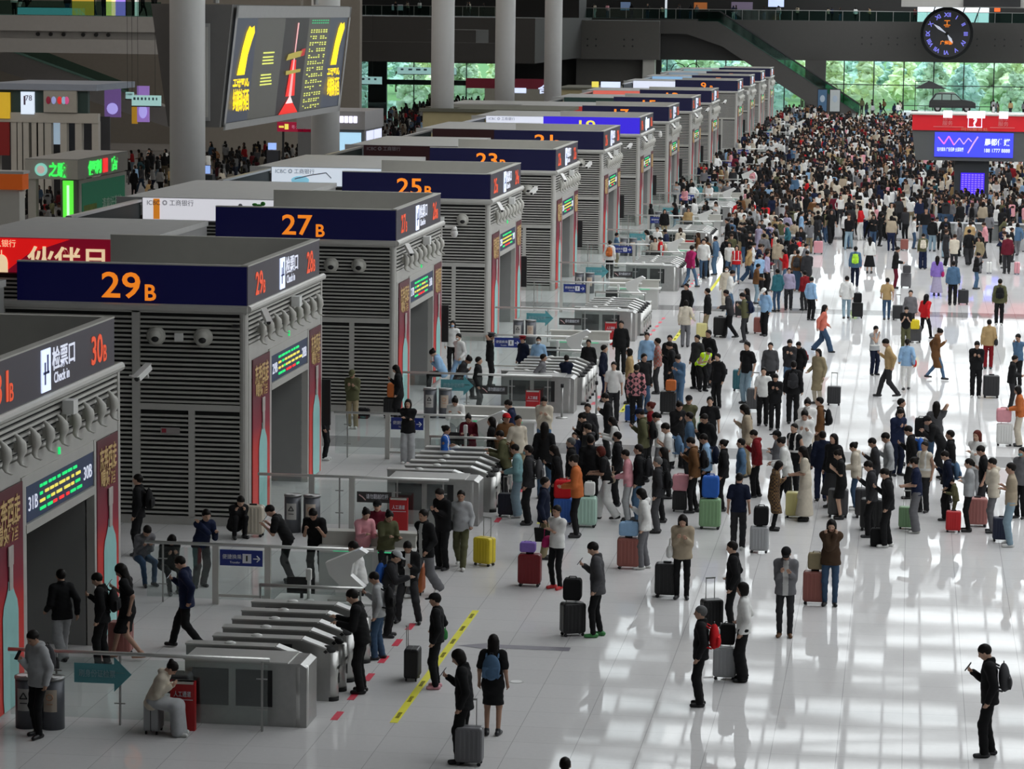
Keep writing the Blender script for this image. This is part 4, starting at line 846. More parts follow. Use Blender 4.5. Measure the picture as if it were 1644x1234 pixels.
# cream building with flat roof between the columns
cb = thing('shop_building', 'cream flat-roofed shop building behind the gate annexes', 'building', (-14.9, 175.7, 0))
MB().box(0, 0, 0, 8.5, .25, 5.3).box(0, .25, 0, .15, 8, 5.3).build('walls', mat('cream_wall', (.42, .36, .20), .6), cb); MB().box(-.2, -.2, 5.3, 8.6, .4, 5.5).box(-.2, 2.1, 5.3, 8.6, 8.1, 5.5).box(2.0, .4, 5.3, 8.6, 2.1, 5.5).build('roof', mat('cream_roof', (.12, .12, .09), .7), cb)
MB().box(2.4, -.04, 1.6, 6.5, 0, 3.5).build('white_panel', offw, cb)
cb = thing('shop_building', 'grey flat-roofed shop with a row of white lit lettering behind kiosk 19B', 'building', (-16.2, 195.2, 0))
MB().box(0, 0, 0, 6.0, 7, 5.0).build('walls', mat('shop_grey', (.27, .26, .22), .6), cb); MB().box(-.2, -.2, 5.0, 6.2, 7.2, 5.2).build('roof', roofg, cb)
b2 = MB()
for i in range(16): b2.rbox(3.0+i*.17, -.1, 4.6, 3.14+i*.17, 0, 4.9, .05)
b2.build('lit_lettering', mat('violet_white', (.8, .8, 1), .5, emit=(.85, .82, 1), es=1.2), cb); MB().box(2.5, -.1, 4.6, 2.9, 0, 4.9).build('yellow_mark', yellowled, cb)
cb = thing('shop_building', 'grey shop with violet lit roof lettering behind the columns', 'building', (-28.0, 292, 0))
MB().box(0, 0, 0, 9, 8, 3.6).build('walls', mat('shop_grey', (.27, .26, .22), .6), cb); q = MB().box(2.5, -.1, 3.2, 4.2, 0, 3.7).build('lit_lettering', whitelit, cb); text('lit_lettering', '合肥', .9, (6.5, -.1, 3.6), 'S', whitelit, cb, .03, 2.2); MB().box(-2, .5, 3.6, 7, .6, 4.6).build('red_band', mat('dull_red', (.2, .01, .03), .5), cb)
ye = thing('shop_building', 'yellow ochre shop building with a lit violet sign near the far gates', 'building', (-16.2, 255, 0)); MB().box(0, 0, 0, 5.6, 9, 4.6).build('walls', mat('cream_wall', (.42, .36, .20), .6), ye); MB().box(-.1, -.1, 4.6, 5.7, 9.1, 4.8).build('roof', mat('cream_roof', (.12, .12, .09), .7), ye); MB().box(3.8, -.1, 4.85, 5.5, 0, 5.35).build('lit_sign', whitelit, ye); MB().box(3.0, -.1, 4.85, 3.6, 0, 5.35).build('yellow_mark', yellowled, ye)
# green lit drinks kiosk
gk = thing('drinks_kiosk', 'small kiosk with green lit lettering and green poster side', 'kiosk', (-22.65, 120, 0))
ck_ = mat('kiosk_cream', (.55, .53, .48), .6)
MB().box(0, 0, 4.15, 2.3, 8, 4.95).build('fascia', ck_, gk); MB().box(-.0, .1, 4.95, 2.3, 8, 5.0).build('roof', roofg, gk)
MB().box(.1, .1, 0, .45, .5, 4.15).box(.1, 7.4, 0, .45, 7.8, 4.15).box(1.9, 5.0, 0, 2.2, 7.8, 4.15).build('posts', ck_, gk)
q = MB().box(1.55, .05, 0, 2.25, .5, 4.12).build('corner_pillar', mat('kiosk_corner', (.14, .15, .13), .6), gk)
MB().box(1.65, -.0, .5, 2.1, .05, 4.1).build('green_light_panel', mat('green_light', (.1, .8, .05), .5, emit=(.12, .85, .06), es=.9), q); MB().box(1.83, -.03, .8, 1.93, 0, 3.9).build('white_light_lettering', mat('pale_green_light', (.7, 1, .7), .5, emit=(.65, 1, .7), es=.9), q)
q = MB().box(2.2, .3, 0, 2.3, 7.8, 4.1).build('poster_frame', ck_, gk); MB().box(2.3, .6, 0, 2.33, 7.4, 3.95).build('green_poster', mat('poster_green', (.01, .12, .06), .5, emit=(.01, .10, .05), es=.4), q)
MB().box(2.33, .8, 0, 2.34, 2.8, 3.0).build('poster_picture', mat('poster_olive', (.16, .22, .02), .5, noise=.6), q)
for z in (2.9, 2.2): text('poster_lettering', '清爽好茶饮', .55, (2.35, 5.2, z), 'E', mat('poster_white', (.5, .6, .52), .5), q, 0, 3.2)
grn = mat('green_letter', (.05, .8, .1), .5, emit=(.05, .9, .12), es=1.0)
lg = MB().cyl((.72, -.06, 4.55), (.72, 0, 4.55), .27, n=24).build('round_logo', mat('logo_teal', (.3, .7, .6), .5, emit=(.25, .65, .55), es=.7), gk); MB().cyl((.72, -.08, 4.55), (.72, -.06, 4.55), .17, n=20).build('logo_centre', mat('logo_red', (.7, .6, .55), .5, emit=(.6, .45, .42), es=.6), lg)
text('green_lettering', '之歌', .62, (1.45, -.03, 4.55), 'S', grn, gk, .04, .8)
text('green_lettering', '便利', .6, (2.32, 2.6, 4.55), 'E', grn, gk, .05, 2.1); text('green_lettering', '店', .6, (2.32, 5.7, 4.55), 'E', grn, gk, .05, 1.1); MB().box(2.3, 3.9, 4.25, 2.34, 4.6, 4.85).build('red_mark', redled, gk)
ok_ = thing('orange_stall', 'stall corner with orange fascia at the left edge', 'stall', (-20.8, 108, 0)); MB().box(0, 0, 4.45, 1.75, .8, 5.05).build('orange_fascia', mat('fascia_orange', (.55, .10, .01), .5, emit=(.5, .09, .01), es=.25), ok_); MB().box(0, .1, 0, 1.6, .8, 4.45).build('walls', offw, ok_); MB().box(0, 0, 5.05, 1.8, .85, 5.15).build('roof', roofg, ok_)
# bank kiosk with bluish screens behind the board
bk = thing('screen_kiosk', 'grey kiosk with violet lettering and pale blue lit screens right of the board', 'kiosk', (-17.2, 150, 0))
MB().box(0, 0, 0, 3.5, 5.2, 5.4).build('body', mat('kiosk_dark', (.12, .12, .12), .6), bk); MB().box(-.05, -.1, 5.2, 3.56, 5.3, 6.15).build('fascia', mat('kiosk_grey', (.27, .26, .26), .6), bk)
b2 = MB()
for i in range(5): b2.rbox(2.0+i*.24, -.16, 5.55, 2.2+i*.24, -.1, 5.9, .03)
b2.build('violet_lettering', mat('violet_white', (.8, .8, 1), .5, emit=(.85, .82, 1), es=1.2), bk)
sc_ = MB().box(1.9, -.1, 3.0, 3.35, 0, 5.05).build('blue_screen', mat('pale_blue_screen', (.4, .65, .85), .5, emit=(.42, .68, .88), es=.8), bk); MB().add([(2.5, -.12, 3.9), (2.95, -.12, 3.9), (2.7, -.12, 4.4)], [(0, 1, 2)]).build('screen_figure', mat('screen_red', (.5, .2, .3), .5), sc_)
MB().box(3.5, .6, 4.0, 3.54, 2.5, 5.1).box(3.5, 2.8, 4.0, 3.54, 4.9, 5.1).build('side_screens', mat('pale_violet_screen', (.7, .72, .95), .5, emit=(.7, .74, .95), es=.8), bk)
rs_ = thing('red_shop_sign', 'dark red lit shop sign below the timetable board', 'sign', (-18.301, 150.000, 5.036)); b_ = MB().box(0, 0, 0, 1.85, .2, .5).build('board', mat('sign_maroon', (.25, .004, .03), .5, emit=(.28, .005, .03), es=.6), rs_); text('sign_lettering', '粤·九里科技', .22, (1.25, -.02, .25), 'S', mat('sign_pink', (.6, .25, .35), .5, emit=(.55, .2, .3), es=.5), b_, 0, .95); MB().box(.1, -.02, .2, .35, 0, .3).box(.4, -.03, .12, .6, 0, .4).build('cross_mark', yellowled, b_); MB().cyl((.3, .1, -4), (.3, .1, 0), .06, n=8).cyl((1.6, .1, -4), (1.6, .1, 0), .06, n=8).build('legs', blackm, rs_)
for (u, v, lb) in ((325, 300, 'dark cabinet with a small blue screen beside the nearest column'), (437, 258, 'dark cabinet with a small blue screen left of the second column')):
    Y_ = 128 if u == 325 else 150; p = PX(u, v, Y_); t = thing('screen_cabinet', lb, 'cabinet', (p[0], Y_, 0), 0, 'screen cabinets by the columns')
    MB().box(0, 0, 0, .62, .5, p[2]+.6).build('cabinet_body', mat('cab_dark', (.03, .032, .04), .5), t); MB().box(.08, -.04, p[2]+.65, .5, .1, p[2]+1.0).build('screen', mat('cab_blue', (.3, .45, .9), .5, emit=(.32, .48, .95), es=.8), t)
hf = thing('heart_frame', 'dark double-arched metal frame standing before the far windows', 'frame', (-12.396, 352.000, 4.055)); MB().tube([(-1.75, 0, 0), (-1.75, 0, .6), (-1.4, 0, 1.15), (-.9, 0, 1.3), (-.4, 0, 1.1), (0, 0, .7), (.4, 0, 1.1), (.9, 0, 1.3), (1.4, 0, 1.1), (1.7, 0, .6), (1.7, 0, 0)], .06, 6).build('arches', blackm, hf); MB().box(-2, -.3, -.2, 2, .3, 0).build('base', blackm, hf); MB().box(-1.5, -.2, -4.05, 1.5, .2, -.2).build('plinth', mat('shop_grey', (.27, .26, .22), .6), hf)
# ================================================================ people: bodies and clothes grown as smooth implicit surfaces
V = lambda *a: np.array(a, 'f')
def smin(a, b, k):
    h = np.clip(.5+.5*(b-a)/k, 0, 1); return b+(a-b)*h-k*h*(1-h)
def seg(P, a, b, ra, rb):
    pa = P-a; ba = b-a; h = np.clip(pa@ba/(ba@ba), 0, 1); return np.linalg.norm(pa-h[:, None]*ba, axis=1)-(ra+(rb-ra)*h)
def eseg(P, a, b, ra, rb, st, ax):  # capsule stretched sideways by st along unit axis ax
    c = (P@ax)[:, None]*ax; Q = P-c*(1-1/st); a2 = a-(a@ax)*ax*(1-1/st); b2 = b-(b@ax)*ax*(1-1/st)
    return seg(Q, a2, b2, ra, rb)
def ell(P, c, r, M=None):
    q = P-c
    if M is not None: q = q@M
    k0 = np.linalg.norm(q/r, axis=1); k1 = np.linalg.norm(q/(r*r), axis=1); return k0*(k0-1)/np.maximum(k1, 1e-6)
def nets(f, lo, hi, h):
    lo = np.array(lo, 'f'); n = np.ceil((np.array(hi)-lo)/h).astype(int)+1
    ax = [lo[i]+h*np.arange(n[i]) for i in range(3)]
    G = np.stack(np.meshgrid(*ax, indexing='ij'), -1).reshape(-1, 3).astype('f')
    D = np.concatenate([f(c) for c in np.array_split(G, max(1, len(G)//90000))]).reshape(n); S = D < 0
    c8 = [S[i:n[0]-1+i, j:n[1]-1+j, k:n[2]-1+k] for i in (0, 1) for j in (0, 1) for k in (0, 1)]
    sm = sum(c.astype(np.int8) for c in c8); act = (sm > 0) & (sm < 8)
    ids = -np.ones(act.shape, int); cells = np.argwhere(act); ids[act] = np.arange(len(cells))
    acc = np.zeros((len(cells), 3)); cnt = np.zeros(len(cells)); I, J, K = cells.T
    for axx in range(3):
        o = [[0, 0, 0], [0, 0, 0]]; others = [q for q in range(3) if q != axx]
        for u in (0, 1):
            for v in (0, 1):
                a = [0, 0, 0]; a[others[0]] = u; a[others[1]] = v; b = list(a); b[axx] = 1
                da = D[I+a[0], J+a[1], K+a[2]]; db = D[I+b[0], J+b[1], K+b[2]]; m = (da < 0) != (db < 0)
                t = np.where(m, da/(da-db+1e-12), 0); p = np.tile(np.array(a, float), (len(cells), 1)); p[:, axx] = t
                acc[m] += p[m]; cnt[m] += 1
    vt = (cells+acc/cnt[:, None])*h+lo
    F = []
    for axx in range(3):
        b, c = [(1, 2), (2, 0), (0, 1)][axx]
        sl0 = [slice(None)]*3; sl1 = [slice(None)]*3; sl0[axx] = slice(0, -1); sl1[axx] = slice(1, None)
        s0, s1 = S[tuple(sl0)], S[tuple(sl1)]; e = np.argwhere(s0 != s1); e = e[(e[:, b] > 0) & (e[:, c] > 0) & (e[:, b] < n[b]-1) & (e[:, c] < n[c]-1)]
        fl = s0[tuple(e.T)]
        def g(db, dc): q = e.copy(); q[:, b] += db; q[:, c] += dc; return ids[tuple(q.T)]
        Q = np.stack([g(-1, -1), g(0, -1), g(0, 0), g(-1, 0)], 1); Q[~fl] = Q[~fl][:, ::-1]; F.append(Q)
    F = np.concatenate(F); F = F[(F >= 0).all(1)]
    return vt, F
def npmesh(name, v, f, mats, mi=None, smooth=True):
    me = bpy.data.meshes.new(name); me.vertices.add(len(v)); me.vertices.foreach_set('co', np.asarray(v, 'f').ravel())
    me.loops.add(f.size); me.loops.foreach_set('vertex_index', f.ravel().astype('i')); me.polygons.add(len(f)); me.polygons.foreach_set('loop_start', np.arange(len(f), dtype='i')*4)
    try: me.polygons.foreach_set('loop_total', np.full(len(f), 4, 'i'))
    except Exception: pass
    for m in mats: me.materials.append(m)
    if mi is not None: me.polygons.foreach_set('material_index', mi.astype('i'))
    me.polygons.foreach_set('use_smooth', np.full(len(f), smooth)); me.update(calc_edges=True); me.validate(); return me
# ---- poses: forward is +X, left is +Y; hands are (x, y, z) targets relative to the hip centre; a* = lean, hp = head pitch
POSES = dict(
    stand=dict(), relax=dict(hl=(.05, .23, -.12), hr=(.06, -.25, -.10), fl=(.02, .10), fr=(-.03, -.12)),
    phone1=dict(hr=(.33, -.08, .27), hp=26, lean=3, fl=(.06, .09), fr=(-.05, -.11)),
    phone2=dict(hl=(.27, .05, .24), hr=(.28, -.05, .26), hp=26, lean=4),
    holdside=dict(hr=(.12, -.34, -.02), hp=8), holdfront=dict(hl=(.34, .12, .06), hr=(.33, -.08, .05), hp=15, lean=4),
    walk=dict(hl=(.22, .24, -.05), hr=(-.20, -.24, -.08), fl=(-.30, .08), fr=(.30, -.08), zl=.06, hz=-.03, lean=4),
    walkphone=dict(hr=(.33, -.06, .27), hl=(-.12, .24, -.08), fl=(-.26, .08), fr=(.28, -.08), zl=.05, hz=-.03, hp=32, lean=4),
    walkpull=dict(hr=(-.34, -.22, -.10), hl=(.18, .24, -.05), fl=(.27, .08), fr=(-.28, -.08), zr=.05, hz=-.03, lean=5),
    ear=dict(hr=(.11, -.13, .62), hp=5), face=dict(hl=(.20, .03, .50), hr=(.20, -.05, .48), hp=18),
    cross=dict(hl=(.19, -.12, .24), hr=(.20, .12, .20), hp=5), reach=dict(hr=(.50, -.12, .22), hl=(.42, .14, .16), hp=20, lean=10),
    rail=dict(hl=(.52, .14, .22), hr=(.50, -.12, .22), lean=30, hp=25, hz=-.03, fl=(-.12, .10), fr=(-.05, -.10)),
    railear=dict(hl=(.52, .14, .22), hr=(.34, -.08, .46), lean=26, hp=5, hz=-.03, fl=(-.12, .10), fr=(-.05, -.10)),
    bend=dict(hl=(.50, .10, .02), hr=(.52, -.12, .04), lean=46, hp=25, hz=-.05, hx=-.12),
    sit=dict(hx=-.0, hz=-.36, fl=(.42, .11), fr=(.46, -.10), hl=(.36, .05, .20), hr=(.36, -.05, .20), lean=24, hp=38),
    squat=dict(hx=-.02, hz=-.66, fl=(.20, .13), fr=(.22, -.12), hl=(.34, .05, .30), hr=(.34, -.06, .30), lean=26, hp=22),
    push=dict(hl=(.40, .16, .08), hr=(.40, -.16, .08), fl=(-.22, .09), fr=(.22, -.09), zl=.04, hz=-.02, lean=12, hp=12),
    wide=dict(hl=(.25, .06, .20), hr=(.27, -.05, .22), hp=34, lean=4, fl=(.03, .22), fr=(.0, -.20), hz=-.04),
)
def rotm(a): c, s = math.cos(a), math.sin(a); return np.array([[c, 0, s], [0, 1, 0], [-s, 0, c]], 'f')  # columns fwd/left/up tilted forward by a
def ik(a, b, l1, l2, pole):
    d = b-a; L = np.linalg.norm(d); L2 = min(L, (l1+l2)*.995); dn = d/max(L, 1e-6); b = a+dn*L2
    x = (l1*l1-l2*l2+L2*L2)/(2*L2); h = math.sqrt(max(l1*l1-x*x, 0)); p = pole-(pole@dn)*dn; p = p/max(np.linalg.norm(p), 1e-6)
    return a+dn*x+p*h, b
_SK = {}
def skel(pose):
    if pose in _SK: return _SK[pose]
    q = POSES[pose]; g = q.get; s = {}
    H = V(g('hx', 0), 0, .93+g('hz', 0)); T = rotm(R(g('lean', 0))); up = T[:, 2]; fw = T[:, 0]; s['H'], s['T'], s['up'], s['fw'] = H, T, up, fw
    lt = V(0, 1, 0)
    s['N'] = H+up*.53+fw*.01; hd = rotm(R(g('lean', 0)*.6+g('hp', 0))); s['HR'] = hd; nd = rotm(R(g('lean', 0)*.6+g('hp', 0)*.6)); s['HC'] = s['N']+nd[:, 2]*.085+hd[:, 2]*.045+hd[:, 0]*.018
    for sd, y in (('l', 1), ('r', -1)):
        sh = H+up*.455+lt*y*.158; hn = g('h'+sd, (.04, y*.25, -.13)); hn = H+V(*hn)
        wv = hn-sh
        el, wr = ik(sh, hn-wv/np.linalg.norm(wv)*.09, .285, .245, V(-.6, y*.22, -.6))
        d = wr-el; d = d/np.linalg.norm(d); s['s'+sd], s['e'+sd], s['w'+sd] = sh, el, wr; s['hd'+sd] = d
        fx, fy = g('f'+sd, (0, y*.095)); an = V(fx, fy, .085+g('z'+sd, 0)); hp = H+V(0, y*.088, -.03)
        kn, an = ik(hp, an, .415, .412, V(1, y*.12, .15)); s['p'+sd], s['k'+sd], s['a'+sd] = hp, kn, an
        s['fd'+sd] = V(.97, y*.2, -.12 if g('z'+sd, 0) else 0)
    _SK[pose] = s; return s
def torso_f(P, s, infl=0.0, hem=0.0, female=False):
    H, up, fw, T = s['H'], s['up'], s['fw'], s['T']; Y_ = V(0, 1, 0); k = infl
    d = eseg(P, H+up*(-.03-hem), H+up*.12, (.092 if infl < 0 else .112)+k, (.085 if infl < 0 else .097)+k, 1.47, Y_)
    d = smin(d, eseg(P, H+up*.10, H+up*.36, (.082 if infl < 0 else .094)+k, .103+k, 1.28, Y_), .06)
    d = smin(d, seg(P, s['sl']-V(0, .03, 0), s['sr']+V(0, .03, 0), .062+k, .062+k), .05)
    d = smin(d, seg(P, H+up*.45, s['N']+up*.03, .07+k*.6, .052+k*.4), .04)
    return d
def arm_f(P, s, sd, infl, upto='w'):
    sh, el, wr = s['s'+sd], s['e'+sd], s['w'+sd]
    if upto == 'e': m = sh+(el-sh)*.72; return seg(P, sh, m, .062+infl, .055+infl*1.5)
    return smin(seg(P, sh, el, .056+infl, .044+infl), seg(P, el, wr, .044+infl, .030+infl), .025)
def wr(P, s, k=.0026):
    return k*(np.sin(P[:, 2]*38+P[:, 1]*17+P[:, 0]*9)+.6*np.sin(P[:, 2]*71-P[:, 1]*40+1.3))
def body_f(s):
    HC, M = s['HC'], s['HR']
    def f(P):
        d = ell(P, HC+M[:, 2]*.02-M[:, 0]*.008, V(.096, .076, .098), M)
        d = smin(d, ell(P, HC-M[:, 2]*.045+M[:, 0]*.022, V(.062, .054, .066), M), .03)
        d = smin(d, ell(P, HC+M[:, 0]*.094-M[:, 2]*.018, V(.018, .013, .024), M), .012)
        for y in (1, -1): d = smin(d, ell(P, HC+M[:, 1]*y*.078-M[:, 2]*.005, V(.022, .012, .032), M), .008)
        d = smin(d, seg(P, s['N']-s['up']*.05, HC-M[:, 2]*.05-M[:, 0]*.02, .055, .048), .025)
        d = smin(d, torso_f(P, s, -.008), .03)
        for sd in 'lr':
            d = smin(d, arm_f(P, s, sd, -.006), .03); w_, h_ = s['w'+sd], s['hd'+sd]
            d = smin(d, seg(P, w_, w_+h_*.075, .026, .030), .012)
            d = smin(d, smin(seg(P, s['p'+sd], s['k'+sd], .082, .052), seg(P, s['k'+sd], s['a'+sd], .052, .036), .03), .05)
            d = smin(d, seg(P, s['a'+sd]-V(.02, 0, .035), s['a'+sd]+s['fd'+sd]*.11-V(0, 0, .045), .034, .028), .02)
        return d
    return f
def bbox(s, keys, m):
    a = np.array([s[k] for k in keys]); return a.min(0)-m, a.max(0)+m
ALLK = ['H', 'N', 'HC', 'sl', 'sr', 'el', 'er', 'wl', 'wr', 'pl', 'pr', 'kl', 'kr', 'al', 'ar']
_MC = {}
def cached(key, fn):
    if key not in _MC: _MC[key] = fn()
    return _MC[key]
def quadtube(pts, rs, n=5):
    vs_ = []; f = []; pts = [np.array(p) for p in pts]
    for i, p in enumerate(pts):
        d = pts[min(i+1, len(pts)-1)]-pts[max(i-1, 0)]; d = d/np.linalg.norm(d); t = V(0, 0, 1) if abs(d[2]) < .8 else V(1, 0, 0); u = np.cross(d, t); u /= np.linalg.norm(u); w_ = np.cross(d, u)
        vs_ += [p+rs[i]*(u*math.cos(2*PI*k/n)+w_*math.sin(2*PI*k/n)) for k in range(n)]
    for i in range(len(pts)-1): f += [(i*n+k, i*n+(k+1) % n, (i+1)*n+(k+1) % n, (i+1)*n+k) for k in range(n)]
    b = (len(pts)-1)*n
    if n == 6: f += [(b, b+1, b+2, b+3), (b, b+3, b+4, b+5)]
    return vs_, f
def body_mesh(pose, h):
    def mk():
        s = skel(pose); lo, hi = bbox(s, ALLK, .15); hi = hi+.06; v, F = nets(body_f(s), lo, hi, h)
        mi = np.zeros(len(F)); c = v[F].mean(1); q = (c-s['HC'])@s['HR']
        for y in (1, -1): mi[(np.abs(q[:, 1]-y*.031) < .011) & (np.abs(q[:, 2]-.008) < .007) & (q[:, 0] > .05)] = 1
        mi[(np.abs(q[:, 1]) < .022) & (np.abs(q[:, 2]+.058) < .008) & (q[:, 0] > .05)] = 2
        vv = [v]; FF = [F]; n = len(v)
        grip = pose.startswith(('phone', 'hold', 'walkp', 'ear', 'face', 'sit', 'squat', 'wide'))
        for sd, y in (('l', 1), ('r', -1)):   # five fingers per hand, rooted in the palm
            w_, d = s['w'+sd], s['hd'+sd]; side = np.cross(d, V(0, 0, 1)); side = side/max(np.linalg.norm(side), .1); side = V(*(side/np.linalg.norm(side)))
            dn = np.cross(side, d); dn = dn if dn[2] < 0 else -dn
            if abs(d[2]) > .8: side, dn = V(1, 0, 0), V(0, -y, 0)
            dn = -dn if (grip and abs(d[2]) < .8) else dn
            cu = 1.0 if grip else .45
            for k, (o_, ln) in enumerate(((-.027, .060), (-.009, .072), (.009, .068), (.026, .054))):
                p0 = w_+d*.070+side*o_; p1 = p0+d*ln*.42+dn*.006; p2 = p1+(d*math.cos(cu)+dn*math.sin(cu))*ln*.33; p3 = p2+(d*math.cos(cu*1.8)+dn*math.sin(cu*1.8))*ln*.27
                a, b = quadtube([p0, p1, p2, p3], [.0095, .009, .008, .0062], 6); vv.append(a); FF.append(np.array(b)+n); n += len(a)
            p0 = w_+d*.028-side*.026*1; p1 = p0+d*.028-side*.018+dn*.006; p2 = p1+d*.024+dn*.010+side*.004
            a, b = quadtube([p0, p1, p2], [.012, .0105, .008], 6); vv.append(a); FF.append(np.array(b)+n); n += len(a)
        v = np.concatenate(vv); nf = sum(len(x) for x in FF); F = np.concatenate(FF); mi = np.concatenate([mi, np.zeros(nf-len(mi))])
        return npmesh('body', v, F, [skinm, eyem, lipm], mi)
    return cached(('body', pose, h), mk)
def top_mesh(pose, kind, h):
    def mk():
        s = skel(pose); infl = {'tee': .014, 'shirt': .016, 'sweater': .022, 'jacket': .024, 'open': .024, 'coat': .026, 'hoodie': .026, 'dress': .014, 'vest': .024, 'blazer': .024}[kind]
        hem = {'tee': .03, 'shirt': .04, 'sweater': .04, 'jacket': .07, 'open': .08, 'coat': .09, 'hoodie': .06, 'dress': .05, 'vest': .02, 'blazer': .10}[kind]
        H, up, fw = s['H'], s['up'], s['fw']; Y_ = V(0, 1, 0); sit = pose in ('sit', 'squat')
        def f(P):
            d = torso_f(P, s, infl, 0 if sit else hem)
            if kind in ('coat', 'dress'):
                if sit:
                    for sd in 'lr': d = smin(d, seg(P, s['p'+sd], s['k'+sd], .10, .09), .08)
                else:
                    km = (s['kl']+s['kr'])/2; lo_ = H+(km-H)*(1.18 if kind == 'coat' else 1.0); rr = .135 if kind == 'coat' else .13
                    spread = np.linalg.norm(s['kl']-s['kr'])
                    d = smin(d, eseg(P, H-up*.03, lo_, .115, rr+max(0, spread-.2)*.35, 1.4, Y_), .07)
            for sd in 'lr':
                if kind != 'vest': d = smin(d, arm_f(P, s, sd, infl*.75+.002, 'e' if kind in ('tee', 'dress') else 'w'), .03)
            if kind == 'hoodie': d = smin(d, ell(P, s['N']-fw*.07+up*.0, V(.075, .10, .06)), .03)
            if kind in ('jacket', 'coat', 'blazer', 'open'): d = smin(d, seg(P, s['N']-fw*.035-up*.01, s['N']-fw*.035+up*.025, .072, .066), .02)
            d = d+wr(P, s)
            # cut at neck, wrists and hem
            d = np.maximum(d, (P-(s['N']+up*.045))@up)
            if not sit:
                zc = {'coat': s['kl'][2]-.06, 'dress': s['kl'][2]+.03}.get(kind)
                if zc is None: d = np.maximum(d, -(P-(H-up*(.03+hem)))@up-.02)
                else: d = np.maximum(d, zc-P[:, 2])
            return d
        ks = ['H', 'N', 'sl', 'sr', 'el', 'er', 'wl', 'wr'] + (['kl', 'kr', 'pl', 'pr'] if kind in ('coat', 'dress') else ['pl', 'pr'])
        lo, hi = bbox(s, ks, .20); v, F = nets(f, lo, hi, h); mi = None; mats = [cloth]
        if kind in ('open', 'vest'):
            c = v[F].mean(1); q = (c-H)@s['T']; mi = ((np.abs(q[:, 1]) < .05) & (q[:, 0] > .05) & (q[:, 2] < .52)).astype(int)
            mats = [cloth, innerm]
            if kind == 'vest': mats = [cloth, mat('reflective', (.75, .75, .72), .35)]; mi = ((np.abs(q[:, 2]-.12) < .022) | ((np.abs(np.abs(q[:, 1])-.09) < .02) & (q[:, 2] > .12))).astype(int)
        return npmesh('top', v, F, mats, mi)
    return cached(('top', pose, kind, h), mk)
def bottom_mesh(pose, kind, h):
    def mk():
        s = skel(pose); H, up = s['H'], s['up']; Y_ = V(0, 1, 0)
        def f(P):
            d = eseg(P, H-up*.04, H+up*.06, .098, .092, 1.42, Y_)
            if kind in ('skirt', 'midi', 'long'):
                km = (s['kl']+s['kr'])/2; am = (s['al']+s['ar'])/2; sp = np.linalg.norm(s['kl']-s['kr'])*.35
                if pose in ('sit', 'squat'):
                    d = smin(d, eseg(P, H, km, .12, .11, 1.75, Y_), .06)
                    if kind != 'skirt': d = smin(d, eseg(P, km, am, .12, .13, 1.75, Y_), .05)
                else:
                    lo_ = {'skirt': H+(km-H)*.75, 'midi': km+(am-km)*.4, 'long': km+(am-km)*.82}[kind]
                    d = smin(d, eseg(P, H-up*.02, lo_, .11, .135+sp, 1.3, Y_), .05)
            else:
                a1, b1, c1 = {'slim': (.088, .062, .050), 'straight': (.094, .076, .066), 'wide': (.098, .092, .098), 'shorts': (.098, .09, .09), 'jogger': (.092, .074, .056)}[kind]
                for sd in 'lr':
                    k_ = s['k'+sd]; a_ = s['a'+sd]
                    if kind == 'shorts': g = seg(P, s['p'+sd], s['p'+sd]+(k_-s['p'+sd])*.85, a1, b1)
                    else: g = smin(seg(P, s['p'+sd], k_, a1, b1), seg(P, k_, a_+(a_-k_)*.04, b1, c1), .03)
                    d = smin(d, g, .035)
                d = d+wr(P, s, .003)
            if kind in ('skirt', 'midi', 'long'):
                if pose not in ('sit', 'squat'): d = np.maximum(d, lo_[2]-.02-P[:, 2])
            elif kind == 'shorts': d = d
            else:
                for sd in 'lr':
                    k_, a_ = s['k'+sd], s['a'+sd]; ax_ = (a_-k_)/np.linalg.norm(a_-k_); near_ = np.linalg.norm(P-a_, axis=1) < .16
                    d = np.where(near_, np.maximum(d, (P-a_)@ax_-.035), d)
            return d
        lo, hi = bbox(s, ['H', 'pl', 'pr', 'kl', 'kr', 'al', 'ar'], .20); v, F = nets(f, lo, hi, h); return npmesh('bottom', v, F, [cloth])
    return cached(('bot', pose, kind, h), mk)
